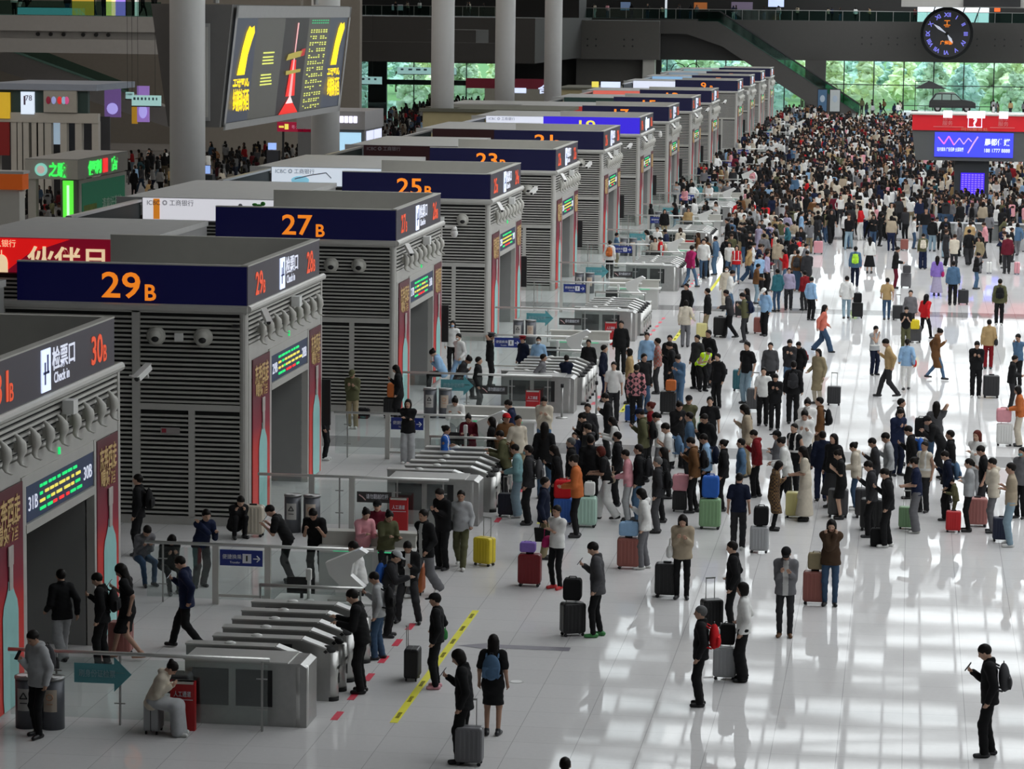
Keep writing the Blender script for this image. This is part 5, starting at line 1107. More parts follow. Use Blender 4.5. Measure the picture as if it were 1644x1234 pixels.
def hair_mesh(pose, kind, h):
    def mk():
        s = skel(pose); HC, M = s['HC'], s['HR']; up, fw = s['up'], s['fw']; F_, L_, U_ = M[:, 0], M[:, 1], M[:, 2]
        def f(P):
            d = ell(P, HC+U_*.030-F_*.018, V(.106, .087, .102), M)
            if kind == 'long':
                d = smin(d, eseg(P, HC-F_*.05, s['N']-up*.16-fw*.085, .075, .055, 1.25, L_), .03)
                for y in (1, -1): d = smin(d, seg(P, HC+L_*y*.072-F_*.01, HC+L_*y*.075-U_*.15-F_*.02, .026, .026), .02)
            if kind in ('bob',):
                d = smin(d, ell(P, HC-F_*.03-U_*.03, V(.085, .095, .095), M), .02)
                for y in (1, -1): d = smin(d, seg(P, HC+L_*y*.075, HC+L_*y*.07-U_*.085+F_*.01, .028, .024), .02)
            if kind == 'bun': d = smin(d, ell(P, HC-F_*.105+U_*.07, V(.045, .045, .045)), .01)
            if kind == 'tail': d = smin(smin(d, ell(P, HC-F_*.10+U_*.02, V(.04, .035, .04)), .01), seg(P, HC-F_*.12, s['N']-up*.08-fw*.10, .035, .02), .02)
            if kind != 'long' and kind != 'bob': q_ = P-HC; d = np.maximum(d, -(q_@U_+.02-.5*(q_@F_)))
            fc = ell(P, HC+F_*.085-U_*.035, V(.075, .070, .095), M) if kind != 'short' else ell(P, HC+F_*.085-U_*.040, V(.105, .11, .095), M)
            return np.maximum(d, -fc)+.002*np.sin(P[:, 2]*120+P[:, 1]*60)
        lo = np.minimum(HC-.17, s['N']-up*.25-.12) if kind in ('long', 'tail') else HC-.17; v, F = nets(f, lo, np.maximum(HC, s['N'])+.18, min(h, .016)); return npmesh('hair', v, F, [hairm])
    return cached(('hair', pose, kind, h), mk)
def cap_mesh(pose, kind, h):
    def mk():
        s = skel(pose); HC, M = s['HC'], s['HR']; F_, L_, U_ = M[:, 0], M[:, 1], M[:, 2]
        def f(P):
            d = np.maximum(ell(P, HC+U_*.045-F_*.006, V(.112, .094, .092), M), -((P-HC)@U_-.035))
            d = smin(d, np.maximum(ell(P, HC+F_*.10+U_*.04, V(.085, .075, .014), M), -((P-HC)@F_-.03)), .008)
            if kind == 'peaked': d = smin(d, ell(P, HC+U_*.125, V(.135, .13, .028), M), .012)
            return d
        v, F = nets(f, HC-.05-V(.2, .2, .06), HC+V(.23, .2, .26), .013); return npmesh('cap', v, F, [cloth])
    return cached(('cap', pose, kind), mk)
def shoe_mesh(pose, sd):
    def mk():
        s = skel(pose); a = s['a'+sd]; fd = s['fd'+sd]; z0 = a[2]-.085
        def f(P):
            d = seg(P, a-fd*.055-V(0, 0, .042), a+fd*.135-V(0, 0, .050), .042, .036); d = smin(d, seg(P, a-V(0, 0, .03), a+V(0, 0, .01), .045, .046), .02); return np.maximum(d, z0-P[:, 2]-.0)
        v, F = nets(f, a-V(.14, .12, .11), a+V(.23, .12, .08), .0135); return npmesh('shoe', v, F, [cloth_s])
    return cached(('shoe', pose, sd), mk)
def mask_mesh(pose):
    def mk():
        s = skel(pose); HC, M = s['HC'], s['HR']
        def f(P): return np.maximum(ell(P, HC+M[:, 0]*.052-M[:, 2]*.042, V(.056, .060, .050), M), -((P-HC)@M[:, 0]-.045))
        v, F = nets(f, HC-.15, HC+.17, .011); return npmesh('mask', v, F, [cloth_s])
    return cached(('mask', pose), mk)
CL = dict(black=(.010, .010, .011), charcoal=(.03, .03, .033), navy=(.012, .018, .05), dnavy=(.008, .012, .03), grey=(.16, .16, .17), dgrey=(.07, .07, .075), lgrey=(.40, .41, .42), white=(.75, .75, .73), cream=(.60, .54, .44), beige=(.40, .33, .24), tan=(.42, .29, .14), brown=(.14, .065, .025), dbrown=(.06, .035, .02), olive=(.10, .10, .05), khaki=(.28, .23, .14), red=(.55, .015, .02), dred=(.20, .01, .015), maroon=(.13, .012, .025), pink=(.70, .32, .36), magenta=(.40, .02, .12), salmon=(.60, .17, .12), orange=(.50, .14, .04), yellow=(.70, .55, .03), lyellow=(.75, .68, .30), green=(.05, .25, .07), lime=(.40, .70, .05), mint=(.45, .66, .56), sage=(.22, .38, .20), teal=(.03, .13, .16), aqua=(.20, .36, .38), blue=(.03, .12, .45), lblue=(.28, .45, .66), denim=(.08, .15, .25), jeans=(.045, .085, .15), pjeans=(.25, .35, .42), purple=(.25, .16, .50), lilac=(.40, .36, .50), silver=(.38, .39, .40), rose=(.30, .10, .08), dpink=(.45, .18, .16), hivis=(.55, .85, .02), skin=(.50, .29, .20), hairblack=(.010, .008, .007), hairbrown=(.035, .017, .010), hairgrey=(.12, .12, .12), hairred=(.10, .018, .012))
SKINS = [(.52, .31, .22), (.46, .27, .19), (.56, .35, .25), (.40, .23, .155)]
def setc(o, c):
    o.color = (*(CL[c] if isinstance(c, str) else c), 1); return o
NPER = [0]
def pattern_mat(k):
    if k in MATS: return MATS[k]
    a, b, sc, rot = {'@diamond': ((.55, .22, .24), (.02, .015, .02), 9, 45), '@check': ((.16, .09, .03), (.04, .02, .012), 22, 0), '@plaid': ((.40, .10, .08), (.30, .22, .20), 16, 0)}[k]
    m = bpy.data.materials.new(k.strip('@')+'_pattern'); m.use_nodes = True; n = m.node_tree; p = n.nodes['Principled BSDF']; p.inputs['Roughness'].default_value = .85
    t = n.nodes.new('ShaderNodeTexCoord'); mp = n.nodes.new('ShaderNodeMapping'); c = n.nodes.new('ShaderNodeTexChecker'); mp.inputs['Rotation'].default_value = (R(rot), 0, 0); c.inputs['Scale'].default_value = sc
    c.inputs[1].default_value = (*a, 1); c.inputs[2].default_value = (*b, 1)
    n.links.new(t.outputs['Object'], mp.inputs[0]); n.links.new(mp.outputs[0], c.inputs[0]); n.links.new(c.outputs[0], p.inputs['Base Color']); MATS[k] = m; return m
def person(x, y, face, ht, pose, top, tc, bot, bc, hair, label, hc='hairblack', shoe='charcoal', cap=None, mask=None, group=None, z=0):
    NPER[0] += 1; rp_ = random.Random(NPER[0]*7+3)
    h = .0145 if y < 57 else .018 if y < 80 else .024 if y < 125 else .034
    t = thing('person', label, 'person', (x, y, z), R(face), group); sc_ = ht/1.70
    t.scale = (sc_, sc_, sc_)
    ch = [setc(link('body', body_mesh(pose, h if h > .0145 else .0145), t), rp_.choice(SKINS))]
    if hair != 'bald': setc(link('hair', hair_mesh(pose, hair, h), t), hc)
    tn = {'tee': 't_shirt', 'open': 'open_jacket'}.get(top, top)
    tm = top_mesh(pose, top, h)
    if isinstance(tc, str) and tc[0] == '@':
        tm = tm.copy(); tm.materials.clear(); tm.materials.append(pattern_mat(tc)); tc = 'white'
    setc(link(tn, tm, t), tc)
    bn = {'skirt': 'skirt', 'midi': 'skirt', 'long': 'skirt', 'shorts': 'shorts'}.get(bot, 'trousers')
    if top != 'dress' or bot != 'none': setc(link(bn, bottom_mesh(pose, bot, h), t), bc)
    for sd in 'lr': setc(link('shoe', shoe_mesh(pose, sd), t), shoe)
    if cap: setc(link('cap', cap_mesh(pose, 'peaked' if cap[0] == '^' else 'cap', h), t), cap.strip('^'))
    if mask: setc(link('face_mask', mask_mesh(pose), t), mask)
    return t
# ---- luggage
def suit_parts():
    d = {}
    m_ = MB(); m_.rbox(-.21, -.13, .055, .21, .13, .60, .055)
    d['shell'] = m_.mesh('shell', cloth_s, False)
    m_ = MB()
    for x in (-.14, -.07, 0, .07, .14): m_.rbox(x-.018, -.137, .10, x+.018, -.12, .56, .008, n=2)
    d['ribs'] = m_.mesh('ribs', cloth_s)
    m_ = MB()
    for x in (-.14, -.07, 0, .07, .14): m_.rbox(x-.018, .12, .10, x+.018, .137, .56, .008, n=2)
    d['back_ribs'] = m_.mesh('back_ribs', cloth_s)
    d['seam'] = MB().rbox(-.213, -.008, .052, .213, .008, .603, .055).mesh('seam', black)
    d['handle'] = MB().cyl((-.09, .10, .6), (-.09, .10, 1.0), .009, n=6).cyl((.09, .10, .6), (.09, .10, 1.0), .009, n=6).box(-.10, .085, .99, .10, .115, 1.02).mesh('handle', steel)
    d['grip'] = MB().box(-.07, -.02, .60, .07, .02, .63).mesh('grip', black)
    d['wheel'] = MB().cyl((0, -.014, .03), (0, .014, .03), .03, n=12).box(-.012, -.012, .03, .012, .012, .065).mesh('wheel', black)
    return d
SU = suit_parts()
def suitcase(x, y, face, colour, label, size=1.0, handle=True, group=None):
    t = thing('suitcase', label, 'suitcase', (x, y, 0), R(face), group); t.scale = (size, size, size)
    s_ = setc(link('shell', SU['shell'], t), colour); setc(link('front_ribs', SU['ribs'], s_), colour); setc(link('back_ribs', SU['back_ribs'], s_), colour)
    link('seam', SU['seam'], s_)
    if handle: link('handle', SU['handle'], t)
    else: link('grip', SU['grip'], t)
    for sx in (-.16, .16):
        for sy in (-.09, .09): link('wheel', SU['wheel'], t, (sx, sy, 0))
    return t
BP = {}
def bp_meshes():
    def f(P): return smin(ell(P, V(0, 0, 0), V(.085, .15, .22)), ell(P, V(-.06, 0, -.08), V(.06, .12, .11)), .02)
    v, F = nets(f, V(-.2, -.2, -.3), V(.2, .2, .3), .02); BP['bag'] = npmesh('bag', v, F, [cloth])
    m_ = MB(); m_.rbox(-.10, -.145, -.16, -.06, .145, .02, .03); BP['pocket'] = m_.mesh('front_pocket', cloth)
    m_ = MB()
    for y in (-.10, .10): m_.tube([(.06, y, .15), (.15, y, .20), (.27, y*.95, .12), (.285, y, -.03), (.16, y*1.35, -.15), (.03, y, -.19)], .016, 6)
    BP['straps'] = m_.mesh('straps', cloth)
    BP['loop'] = MB().tube([(0, -.03, .21), (0, -.02, .245), (0, .02, .245), (0, .03, .21)], .008, 5).mesh('loop', black)
    def g(P): return smin(ell(P, V(0, 0, 0), V(.07, .16, .11)), seg(P, V(0, -.1, -.07), V(0, .1, -.07), .06, .06), .04)
    v, F = nets(g, V(-.2, -.25, -.2), V(.2, .25, .2), .018); BP['pouch'] = npmesh('pouch', v, F, [cloth])
    BP['pouch_strap'] = MB().tube([(0, -.13, .05), (0, -.07, .26), (0, .07, .26), (0, .13, .05)], .009, 5).mesh('strap', cloth)
    BP['box'] = MB().rbox(-.16, -.09, -.11, .16, .09, .11, .045).mesh('bag_body', cloth)
    BP['tote'] = MB().prism([(-.17, -.15), (.17, -.15), (.20, .13), (-.20, .13)], 'y', -.05, .05).mesh('bag_body', cloth)
    BP['tote_h'] = MB().tube([(-.09, 0, .12), (-.06, 0, .32), (.06, 0, .32), (.09, 0, .12)], .01, 5).mesh('handles', cloth)
bp_meshes()
def backpack(p, pose, colour, label, group=None, k=1.0):
    s = skel(pose); q = s['H']+s['up']*.27-s['fw']*(.205+.01); m = p.matrix_basis if False else Matrix.LocRotScale(p.location, p.rotation_euler, p.scale)
    t = thing('backpack', label, 'backpack', (0, 0, 0), 0, group)
    t.matrix_world = m @ Matrix.Translation(Vector([float(a) for a in q])) @ Matrix.Rotation(R(POSES[pose].get('lean', 0)), 4, 'Y') @ Matrix.Scale(k, 4)
    setc(link('bag', BP['bag'], t), colour); setc(link('front_pocket', BP['pocket'], t), tuple(min(1, c*1.3+.004) for c in (CL[colour] if isinstance(colour, str) else colour))); setc(link('straps', BP['straps'], t), colour); link('loop', BP['loop'], t); return t
def holdbag(p, pose, colour, label, kind='tote', side='r', dz=-.33, dx=0):
    s = skel(pose); q = s['w'+side]+V(dx, 0, dz); m = Matrix.LocRotScale(p.location, p.rotation_euler, p.scale)
    t = thing('handbag' if kind == 'pouch' else 'tote_bag', label, 'bag', (0, 0, 0)); t.matrix_world = m @ Matrix.Translation(Vector([float(a) for a in q])) @ (Matrix.Identity(4) if kind == 'tote' else Matrix.Rotation(PI/2, 4, 'Z'))
    if kind == 'tote': setc(link('bag_body', BP['tote'], t), colour); setc(link('handles', BP['tote_h'], t), colour)
    else: setc(link('pouch', BP['pouch'], t), colour); setc(link('strap', BP['pouch_strap'], t), colour)
    return t
def hipbag(p, pose, colour, label, y=-.25, z=.02, x=.0):
    m = Matrix.LocRotScale(p.location, p.rotation_euler, p.scale); s = skel(pose); q = s['H']
    t = thing('shoulder_bag', label, 'bag', (0, 0, 0)); t.matrix_world = m @ Matrix.Translation(Vector((float(q[0])+x, y, float(q[2])+z))) @ Matrix.Rotation(PI/2, 4, 'Z')
    setc(link('pouch', BP['pouch'], t), colour)
    setc(link('strap', cached(('sh', y > 0), lambda: MB().tube([(y, .0, .05), (y*.5, -.12, .30), (-y*.5, -.02, .47), (-y*.45, .10, .42)] if False else [(0, -.12, .05), (.0, -.10, .25), (.0, .10, .25), (0, .12, .05)], .009, 5).mesh('strap', cloth)), t), colour); return t
PH = MB().rbox(-.038, -.005, -.078, .038, .005, .078, .01).mesh('case', blackm); PHS = MB().box(-.034, -.0065, -.072, .034, -.005, .072).mesh('screen', mat('phone_screen', (.3, .35, .4), .2, emit=(.45, .5, .55), es=.5))
def phone(p, pose, label):
    s = skel(pose); q = s['wr']+s['hdr']*.10; m = Matrix.LocRotScale(p.location, p.rotation_euler, p.scale)
    t = thing('phone', label, 'phone', (0, 0, 0)); t.matrix_world = m @ Matrix.Translation(Vector([float(a) for a in q])+Vector((.0, 0, .03))) @ Matrix.Rotation(PI/2, 4, 'Z') @ Matrix.Rotation(R(-35), 4, 'X') @ Matrix.Rotation(PI, 4, 'Z')
    link('case', PH, t); link('screen', PHS, t); return t
def softbag(loc, colour, label, size=(.2, .14, .12), name='travel_bag', cat='bag', face=0):
    t = thing(name, label, cat, loc, R(face)); t.scale = (size[0]/.16, size[1]/.09, size[2]/.11)
    setc(link('bag_body', BP['box'], t, (0, 0, .11)), colour); setc(link('strap', BP['tote_h'], t, (0, 0, .08)), colour).scale = (1, 1, .5); return t
# ================================================================ who stands where
DATA = [
('P',[10.03,38.07,90,1.55,'stand','jacket','charcoal','straight','black','short','person of whom only the dark hair shows at the bottom edge'],{},[]),
('S',[7.95,43.36,0,'grey','grey ribbed suitcase at the feet of the person with bobbed hair',1.0,1]),
('P',[7.85,43.45,180,1.78,'phone1','jacket','black','straight','black','bob','person with bobbed hair in black holding grey suitcase and phone,lowest at left'],{},[('ph','','phone held by the person with bobbed hair')]),
('P',[1.0,43.8,-125,1.74,'phone1','hoodie','lgrey','slim','black','short','person in pale grey hoodie with grey backpack,looking at phone by the waste bins'],{'shoe': 'black'},[('bp','dgrey','grey backpack worn by the person in pale hoodie by the bins'),('ph','','phone held by the person in pale grey hoodie')]),
('P',[2.72,44.32,0,1.62,'sit','hoodie','cream','long','lgrey','bun','person in cream hooded jacket and long pale skirt sitting hunched on a suitcase'],{'shoe': 'white'},[]),
('S',[2.7,44.44,90,'lgrey','white suitcase used as a seat by the person in long pale skirt',0.95,0]),
('B',[(2.99,44.95,0.55),'dgrey','grey patterned soft bag standing on the red box near the seated person',(0.2,0.16,0.16)]),
('P',[8.04,45.23,90,1.63,'stand','dress','black','none','black','long','person in black dress with white socks and grey blue backpack'],{'shoe': 'charcoal'},[('bp','denim','grey blue backpack on the person in black dress with white socks')]),
('P',[15.86,45.31,180,1.79,'phone1','jacket','black','straight','black','short','person in black with grey backpack looking at phone,nearest at right'],{'shoe': 'charcoal'},[('bp','dgrey','grey backpack on the person in black nearest at right'),('ph','','phone held by the person in black nearest at right')]),
('P',[5.45,47.71,180,1.79,'reach','jacket','black','straight','black','short','large person in black holding a phone at the front turnstile row'],{'shoe': 'black'},[]),
('P',[11.17,47.83,180,1.69,'stand','jacket','black','straight','black','short','grey-haired person in black with red backpack,standing bent slightly'],{'hc': 'hairgrey','shoe': 'black'},[('bp','red','red and black backpack of the grey-haired person')]),
('P',[6.64,48.27,180,1.64,'holdside','sweater','black','jogger','black','short','person in black cap and black tracksuit holding a small black suitcase'],{'shoe': 'pink','cap': 'black'},[('hb','green','small green shoulder bag of the person in black cap')]),
('P',[0.64,48.81,180,1.67,'phone1','jacket','black','straight','black','short','person in black jacket with black backpack and white trouser stripe beside pink suitcase'],{},[('bp','black','black backpack of the person beside the pink suitcase in the doorway')]),
('S',[6.13,48.85,90,'black','small black suitcase with raised handle before the person in black cap',0.95,1]),
('P',[-0.16,49.06,125,1.67,'walk','jacket','black','wide','lgrey','short','person in black jacket and loose pale trousers entering the 31B doorway'],{},[]),
('P',[0.91,49.47,180,1.76,'walkphone','dress','black','none','black','long','person in short black dress walking into gate 31B holding a tablet'],{'shoe': 'skin'},[('ph','','pale tablet held by the person in short black dress')]),
('P',[11.77,49.8,180,1.73,'holdside','shirt','white','wide','black','bob','person in white long-sleeved top and black wide trousers by silver suitcase'],{'shoe': 'black'},[]),
('S',[0.68,49.85,0,'dpink','dusty pink suitcase just outside the 31B doorway',1.0,1]),
('S',[11.45,49.91,0,'silver','silver transparent suitcase held by the person in white long-sleeved top',0.95,1]),
('B',[(11.49,49.92,0.62),'black','black cloth bag resting on the transparent silver suitcase',(0.13,0.1,0.18)]),
('P',[5.27,50.3,180,1.58,'phone1','shirt','lgrey','straight','jeans','short','person in pale shirt with dark backpack waiting behind the one at the turnstiles'],{},[('bp','black','dark backpack of the person in pale shirt at the turnstiles')]),
('P',[1.71,50.55,180,1.72,'walkphone','blazer','navy','straight','black','short','person in dark navy suit walking behind the front turnstiles with a phone'],{'shoe': 'black'},[('ph','','phone held by the person in dark navy suit')]),
('P',[5.09,52.18,0,1.63,'reach','jacket','charcoal','straight','black','short','person in grey cap with black and blue backpack at the ticket machine'],{'cap': 'lgrey'},[('bp','blue','bright blue and black backpack at the ticket machine')]),
('P',[4.46,52.91,180,1.64,'reach','shirt','white','straight','black','short','person in white top operating the angled ticket machine'],{},[]),
('P',[8.9,52.92,180,1.78,'phone1','blazer','dgrey','slim','black','short','person in dark grey blazer with green sneakers reading a phone'],{'shoe': 'green'},[('ph','','phone held by the person in dark grey blazer')]),
('B',[(8.43,52.94,0.68),'black','black soft bag strapped on the stickered black suitcase',(0.17,0.13,0.2)]),
('S',[8.44,52.95,25,'black','black suitcase with white stickers beside the person in dark grey blazer',1.05,1]),
('P',[5.26,53.45,-90,1.64,'wide','open','black','straight','charcoal','short','person in open black shirt over white T-shirt standing with legs apart'],{'shoe': 'black'},[('ph','','phone held by the person in open black shirt')]),
('S',[4.91,53.5,0,'grey','grey suitcase by the feet of the people at the machine',0.9,0]),
('P',[12.33,53.58,-90,1.72,'phone2','open','grey','slim','charcoal','short','person in grey and black jacket facing forward with phone in both hands'],{'shoe': 'brown','cap': 'black'},[]),
('P',[11.35,53.72,180,1.73,'holdside','jacket','black','slim','black','short','person in black jacket with white shoulder bag and raised suitcase handle'],{},[('hb','lgrey','white shoulder bag of the person in black jacket by two suitcases')]),
('S',[10.94,54.05,25,'black','black suitcase with tall handle left of the person with white shoulder bag',0.95,1]),
('P',[0.05,55.57,-55,1.6,'sit','jacket','black','slim','black','bob','person in black jacket seated behind the rail near kiosk 29B,head propped'],{},[]),
('P',[0.64,55.99,-55,1.72,'railear','shirt','navy','straight','charcoal','short','person in dark blue shirt leaning on the rail with hand at the ear'],{},[]),
('P',[5.16,56.01,-125,1.77,'walk','open','black','wide','grey','bun','person in open black jacket and loose grey jeans near the counter'],{'shoe': 'white'},[]),
('S',[4.97,56.22,90,'orange','orange red suitcase behind the person in open black shirt',1.0,0]),
('P',[-0.64,56.27,-55,1.65,'sit','shirt','grey','slim','jeans','short','person in grey top crouched low beside the seated one near kiosk 29B'],{},[]),
('P',[4.29,56.45,-55,1.64,'reach','jacket','olive','straight','charcoal','bun','person in open olive jacket at the white counter'],{},[]),
('P',[3.79,56.64,-55,1.64,'reach','shirt','pink','straight','grey','bun','person in pink top standing behind the white counter'],{},[]),
('P',[13.08,56.64,-90,1.72,'face','jacket','dbrown','slim','jeans','long','long-haired person in brown jacket holding hands to the mouth'],{'shoe': 'black'},[]),
('P',[10.17,56.75,-90,1.71,'phone2','jacket','beige','slim','black','long','long-haired person in beige and black jacket with white pouch,reading phone'],{},[('hb','white','white pouch of the long-haired person in beige and black')]),
('S',[12.78,56.77,0,'rose','rose brown suitcase beside the long-haired person in brown jacket',1.1,0]),
('B',[(12.8,56.77,0.7),'khaki','yellow printed shopping bag on the rose brown suitcase',(0.17,0.1,0.16)]),
('P',[2.22,56.84,180,1.7,'rail','tee','black','straight','black','short','person in black T-shirt bent over the rail with phone,left of the pair'],{},[('ph','','phone held by the bent person in black T-shirt')]),
('S',[9.87,56.88,0,'black','large black suitcase left of the long-haired person with white pouch',1.15,0]),
('P',[2.8,56.89,-90,1.72,'rail','tee','black','straight','black','short','person in black T-shirt with head lowered on folded arms behind the machine'],{},[]),
('P',[7.62,57.26,-125,1.69,'cross','tee','white','slim','black','short','person in white short-sleeved top with magenta jacket over the arm'],{'shoe': 'red'},[('hb','magenta','magenta jacket hanging from the arm of the person in white top')]),
('P',[3.94,57.43,-90,1.64,'cross','jacket','maroon','straight','black','short','person with dark cap and pinkish jacket behind the two at the counter'],{'cap': 'black'},[]),
('B',[(7.01,57.46,0.7),'purple','purple soft box bag on the deep red suitcase',(0.16,0.1,0.1)]),
('S',[7.05,57.47,0,'dred','deep red suitcase with purple box on top',1.1,0]),
('P',[5.06,58.83,-125,1.72,'phone2','jacket','black','straight','black','short','person in black and white varsity jacket reading a phone by the cabinets'],{},[]),
('P',[5.41,59.04,-90,1.67,'walkpull','sweater','lgrey','straight','olive','short','person in patterned white sweater striding with a yellow suitcase'],{'shoe': 'white'},[('hb','black','black shoulder bag of the person in patterned white sweater')]),
('P',[-1.46,59.1,180,1.72,'stand','jacket','black','straight','black','short','person in black with bulky black backpack close to the far corner of kiosk 31B'],{},[('bp','black','bulky black backpack worn close to the corner of kiosk 31B')]),
('S',[5.84,59.45,-25,'yellow','bright yellow suitcase rolled by the person in patterned white sweater',1.0,1]),
('S',[8.83,59.7,0,'rose','rose brown suitcase with blue and white bag on top',1.1,0]),
('B',[(8.83,59.7,0.7),'lblue','pale blue and white bag lying on the rose brown suitcase',(0.2,0.13,0.14)]),
('P',[9.16,59.72,180,1.7,'phone1','hoodie','white','straight','grey','long','long-haired person in white top and grey trousers beside rose suitcase'],{'shoe': 'white'},[]),
('P',[6.96,60.41,0,1.74,'stand','blazer','dnavy','straight','khaki','short','person in navy blazer and khaki trousers holding a black bag'],{},[('tb','black','black handbag hanging from the hand of the person in navy blazer')]),
('P',[0.04,61.61,-55,1.68,'squat','jacket','black','slim','black','short','person in black squatting against the louvred wall beside cream suitcase'],{},[]),
('S',[0.39,61.8,0,'cream','large cream suitcase beside the squatting person in black',1.15,0]),
('S',[11.42,62.09,0,'silver','silver suitcase carrying a black rucksack',0.95,0]),
('B',[(11.45,62.09,0.6),'black','black rucksack lying on the silver suitcase',(0.16,0.12,0.2)]),
('P',[10.95,62.32,90,1.66,'stand','tee','dnavy','straight','charcoal','short','person in dark navy T-shirt seen from behind,left of silver suitcase'],{'shoe': 'white'},[]),
('P',[7.36,63.11,180,1.82,'holdfront','sweater','orange','slim','black','bun','person in orange sweater leaning on a blue suitcase'],{},[]),
('P',[14.14,63.27,180,1.74,'phone1','jacket','black','straight','black','short','person in black jacket over white hem with white sneakers'],{'shoe': 'white'},[]),
('B',[(13.95,63.35,0.0),'black','black bag standing on the floor behind the white-sneakered person',(0.18,0.12,0.2)]),
('P',[16.79,63.88,180,1.84,'cross','tee','beige','straight','pjeans','short','person in beige short-sleeved shirt and pale jeans at far right of the queue'],{'shoe': 'white'},[]),
('P',[9.06,64.01,180,1.69,'stand','jacket','charcoal','straight','dgrey','short','grey-haired person in charcoal with large black backpack'],{'hc': 'hairgrey','shoe': 'black'},[('bp','black','large black backpack of the grey-haired person in charcoal')]),
('P',[13.77,64.43,180,1.71,'phone1','jacket','charcoal','straight','black','short','person in charcoal jacket behind the big black suitcase'],{},[]),
('S',[7.42,64.44,0,'mint','pale mint suitcase carrying a paper bag',1.15,0]),
('B',[(7.49,64.45,0.72),'white','white and blue paper bag on the pale mint suitcase',(0.12,0.08,0.15)]),
('P',[6.11,64.45,180,1.8,'stand','jacket','charcoal','straight','black','short','masked person in dark jacket with grey backpack behind the teal sweater'],{'mask': 'aqua'},[('bp','dgrey','grey backpack behind the pale teal sweater')]),
('S',[16.62,64.51,0,'navy','navy suitcase by the person in beige short-sleeved shirt',0.9,0]),
('B',[(6.86,64.73,0.6),'red','red jacket bundled on the blue suitcase',(0.2,0.16,0.2)]),
('S',[6.87,64.73,0,'blue','blue suitcase with red jacket across its handle',1.0,1]),
('S',[10.18,64.77,0,'sage','tall sage green suitcase with blue bag',1.15,0]),
('B',[(10.18,64.77,0.72),'blue','bright blue plastic bag on the tall sage suitcase',(0.19,0.14,0.24)]),
('P',[11.59,64.86,0,1.58,'phone2','coat','@check','slim','black','bob','person in brown checked jacket and black boots'],{'shoe': 'black'},[]),
('P',[14.76,65.19,180,1.7,'holdfront','tee','navy','wide','grey','bun','masked person in navy T-shirt and wide grey trousers with green suitcase'],{'shoe': 'white','mask': 'white'},[]),
('P',[6.67,65.21,180,1.72,'phone1','coat','black','slim','black','long','long-haired person in black coat next to the orange sweater'],{},[]),
('S',[13.76,65.34,0,'black','big black suitcase left of the white-sneakered person',1.2,0]),
('P',[8.28,65.35,180,1.64,'holdfront','shirt','pink','straight','lgrey','short','person in pale pink shirt and light trousers reaching ahead'],{'shoe': 'black'},[]),
('P',[5.75,65.38,180,1.68,'holdfront','sweater','aqua','wide','pjeans','short','person in pale teal sweater and pale jeans pushing a navy suitcase'],{'shoe': 'white'},[]),
('P',[9.07,65.4,180,1.71,'stand','jacket','black','slim','black','long','person with very long black hair beside the large black backpack'],{},[]),
('S',[5.48,65.44,0,'dnavy','navy suitcase pushed by the person in pale teal sweater',0.9,1]),
('P',[8.5,65.44,180,1.75,'stand','jacket','black','straight','denim','short','person in black jacket with crossed hands behind the pale pink sleeves'],{},[('bp','charcoal','dark rucksack of the person next to the pink sleeves')]),
('P',[7.79,65.45,180,1.72,'push','tee','black','wide','white','bob','person in black top and white flared trousers with straw bag'],{'hc': 'hairred','shoe': 'black'},[('hb','beige','straw shoulder bag of the person in white flared trousers')]),
('S',[15.59,65.48,0,'red','bright red suitcase below the small child in olive',0.8,0]),
('P',[16.46,65.54,180,1.69,'face','hoodie','cream','straight','grey','short','person in cream hooded jacket with black chest strap,hand at the face'],{},[('hb','black','black crossbody bag on the person in cream hooded jacket')]),
('P',[15.92,65.59,180,1.65,'cross','sweater','lgrey','slim','black','tail','person with glasses in pale grey sweater and black leggings'],{'shoe': 'black'},[]),
('S',[14.55,65.67,0,'sage','green suitcase in front of the masked person in navy T-shirt',0.85,1]),
('P',[7.32,66.04,90,1.84,'stand','blazer','black','straight','black','short','tall person in black suit behind the orange sweater'],{},[]),
('P',[12.25,66.22,180,1.72,'holdfront','dress','cream','long','cream','long','person in long cream lace dress with yellow suitcase'],{'shoe': 'black'},[]),
('P',[6.86,66.29,180,1.73,'stand','jacket','black','straight','grey','short','grey-haired person in black before the tall black suit'],{'hc': 'hairgrey'},[]),
('S',[16.13,66.32,0,'dpink','dusty rose suitcase between the pale grey sweater and cream jacket',1.1,0]),
('S',[12.0,66.63,0,'lyellow','pale yellow suitcase beside the long cream lace dress',1.0,1]),
('P',[13.05,66.64,180,1.61,'phone2','dress','black','none','black','bun','person in black dress with bare legs beside grey suitcase'],{'shoe': 'black'},[]),
('P',[15.65,66.76,180,1.02,'reach','jacket','olive','slim','olive','short','small child in olive jacket sitting above a red suitcase'],{},[]),
('P',[9.67,66.79,180,1.77,'phone1','jacket','brown','slim','black','short','person in brown jacket with black backpack looking at phone'],{'shoe': 'black'},[('bp','black','black backpack on the brown jacket')]),
('S',[12.98,66.92,0,'dgrey','dark grey suitcase beside the person in black dress with bare legs',1.1,0]),
('S',[9.33,66.92,0,'black','black trunk with pink bag on top',0.8,0]),
('B',[(9.35,66.93,0.5),'pink','pink quilted bag on the black trunk',(0.2,0.12,0.18)]),
('S',[13.61,66.96,0,'charcoal','charcoal suitcase just behind the big black suitcase',1.15,1]),
('P',[15.47,66.97,180,1.61,'phone1','jacket','dnavy','straight','black','short','person in dark navy jacket with blue backpack reading phone in the queue'],{},[('bp','denim','blue backpack of the person in dark navy jacket in the queue')]),
('P',[10.31,67.18,180,1.67,'stand','open','black','slim','black','bun','masked person in black over salmon top'],{'mask': 'white'},[]),
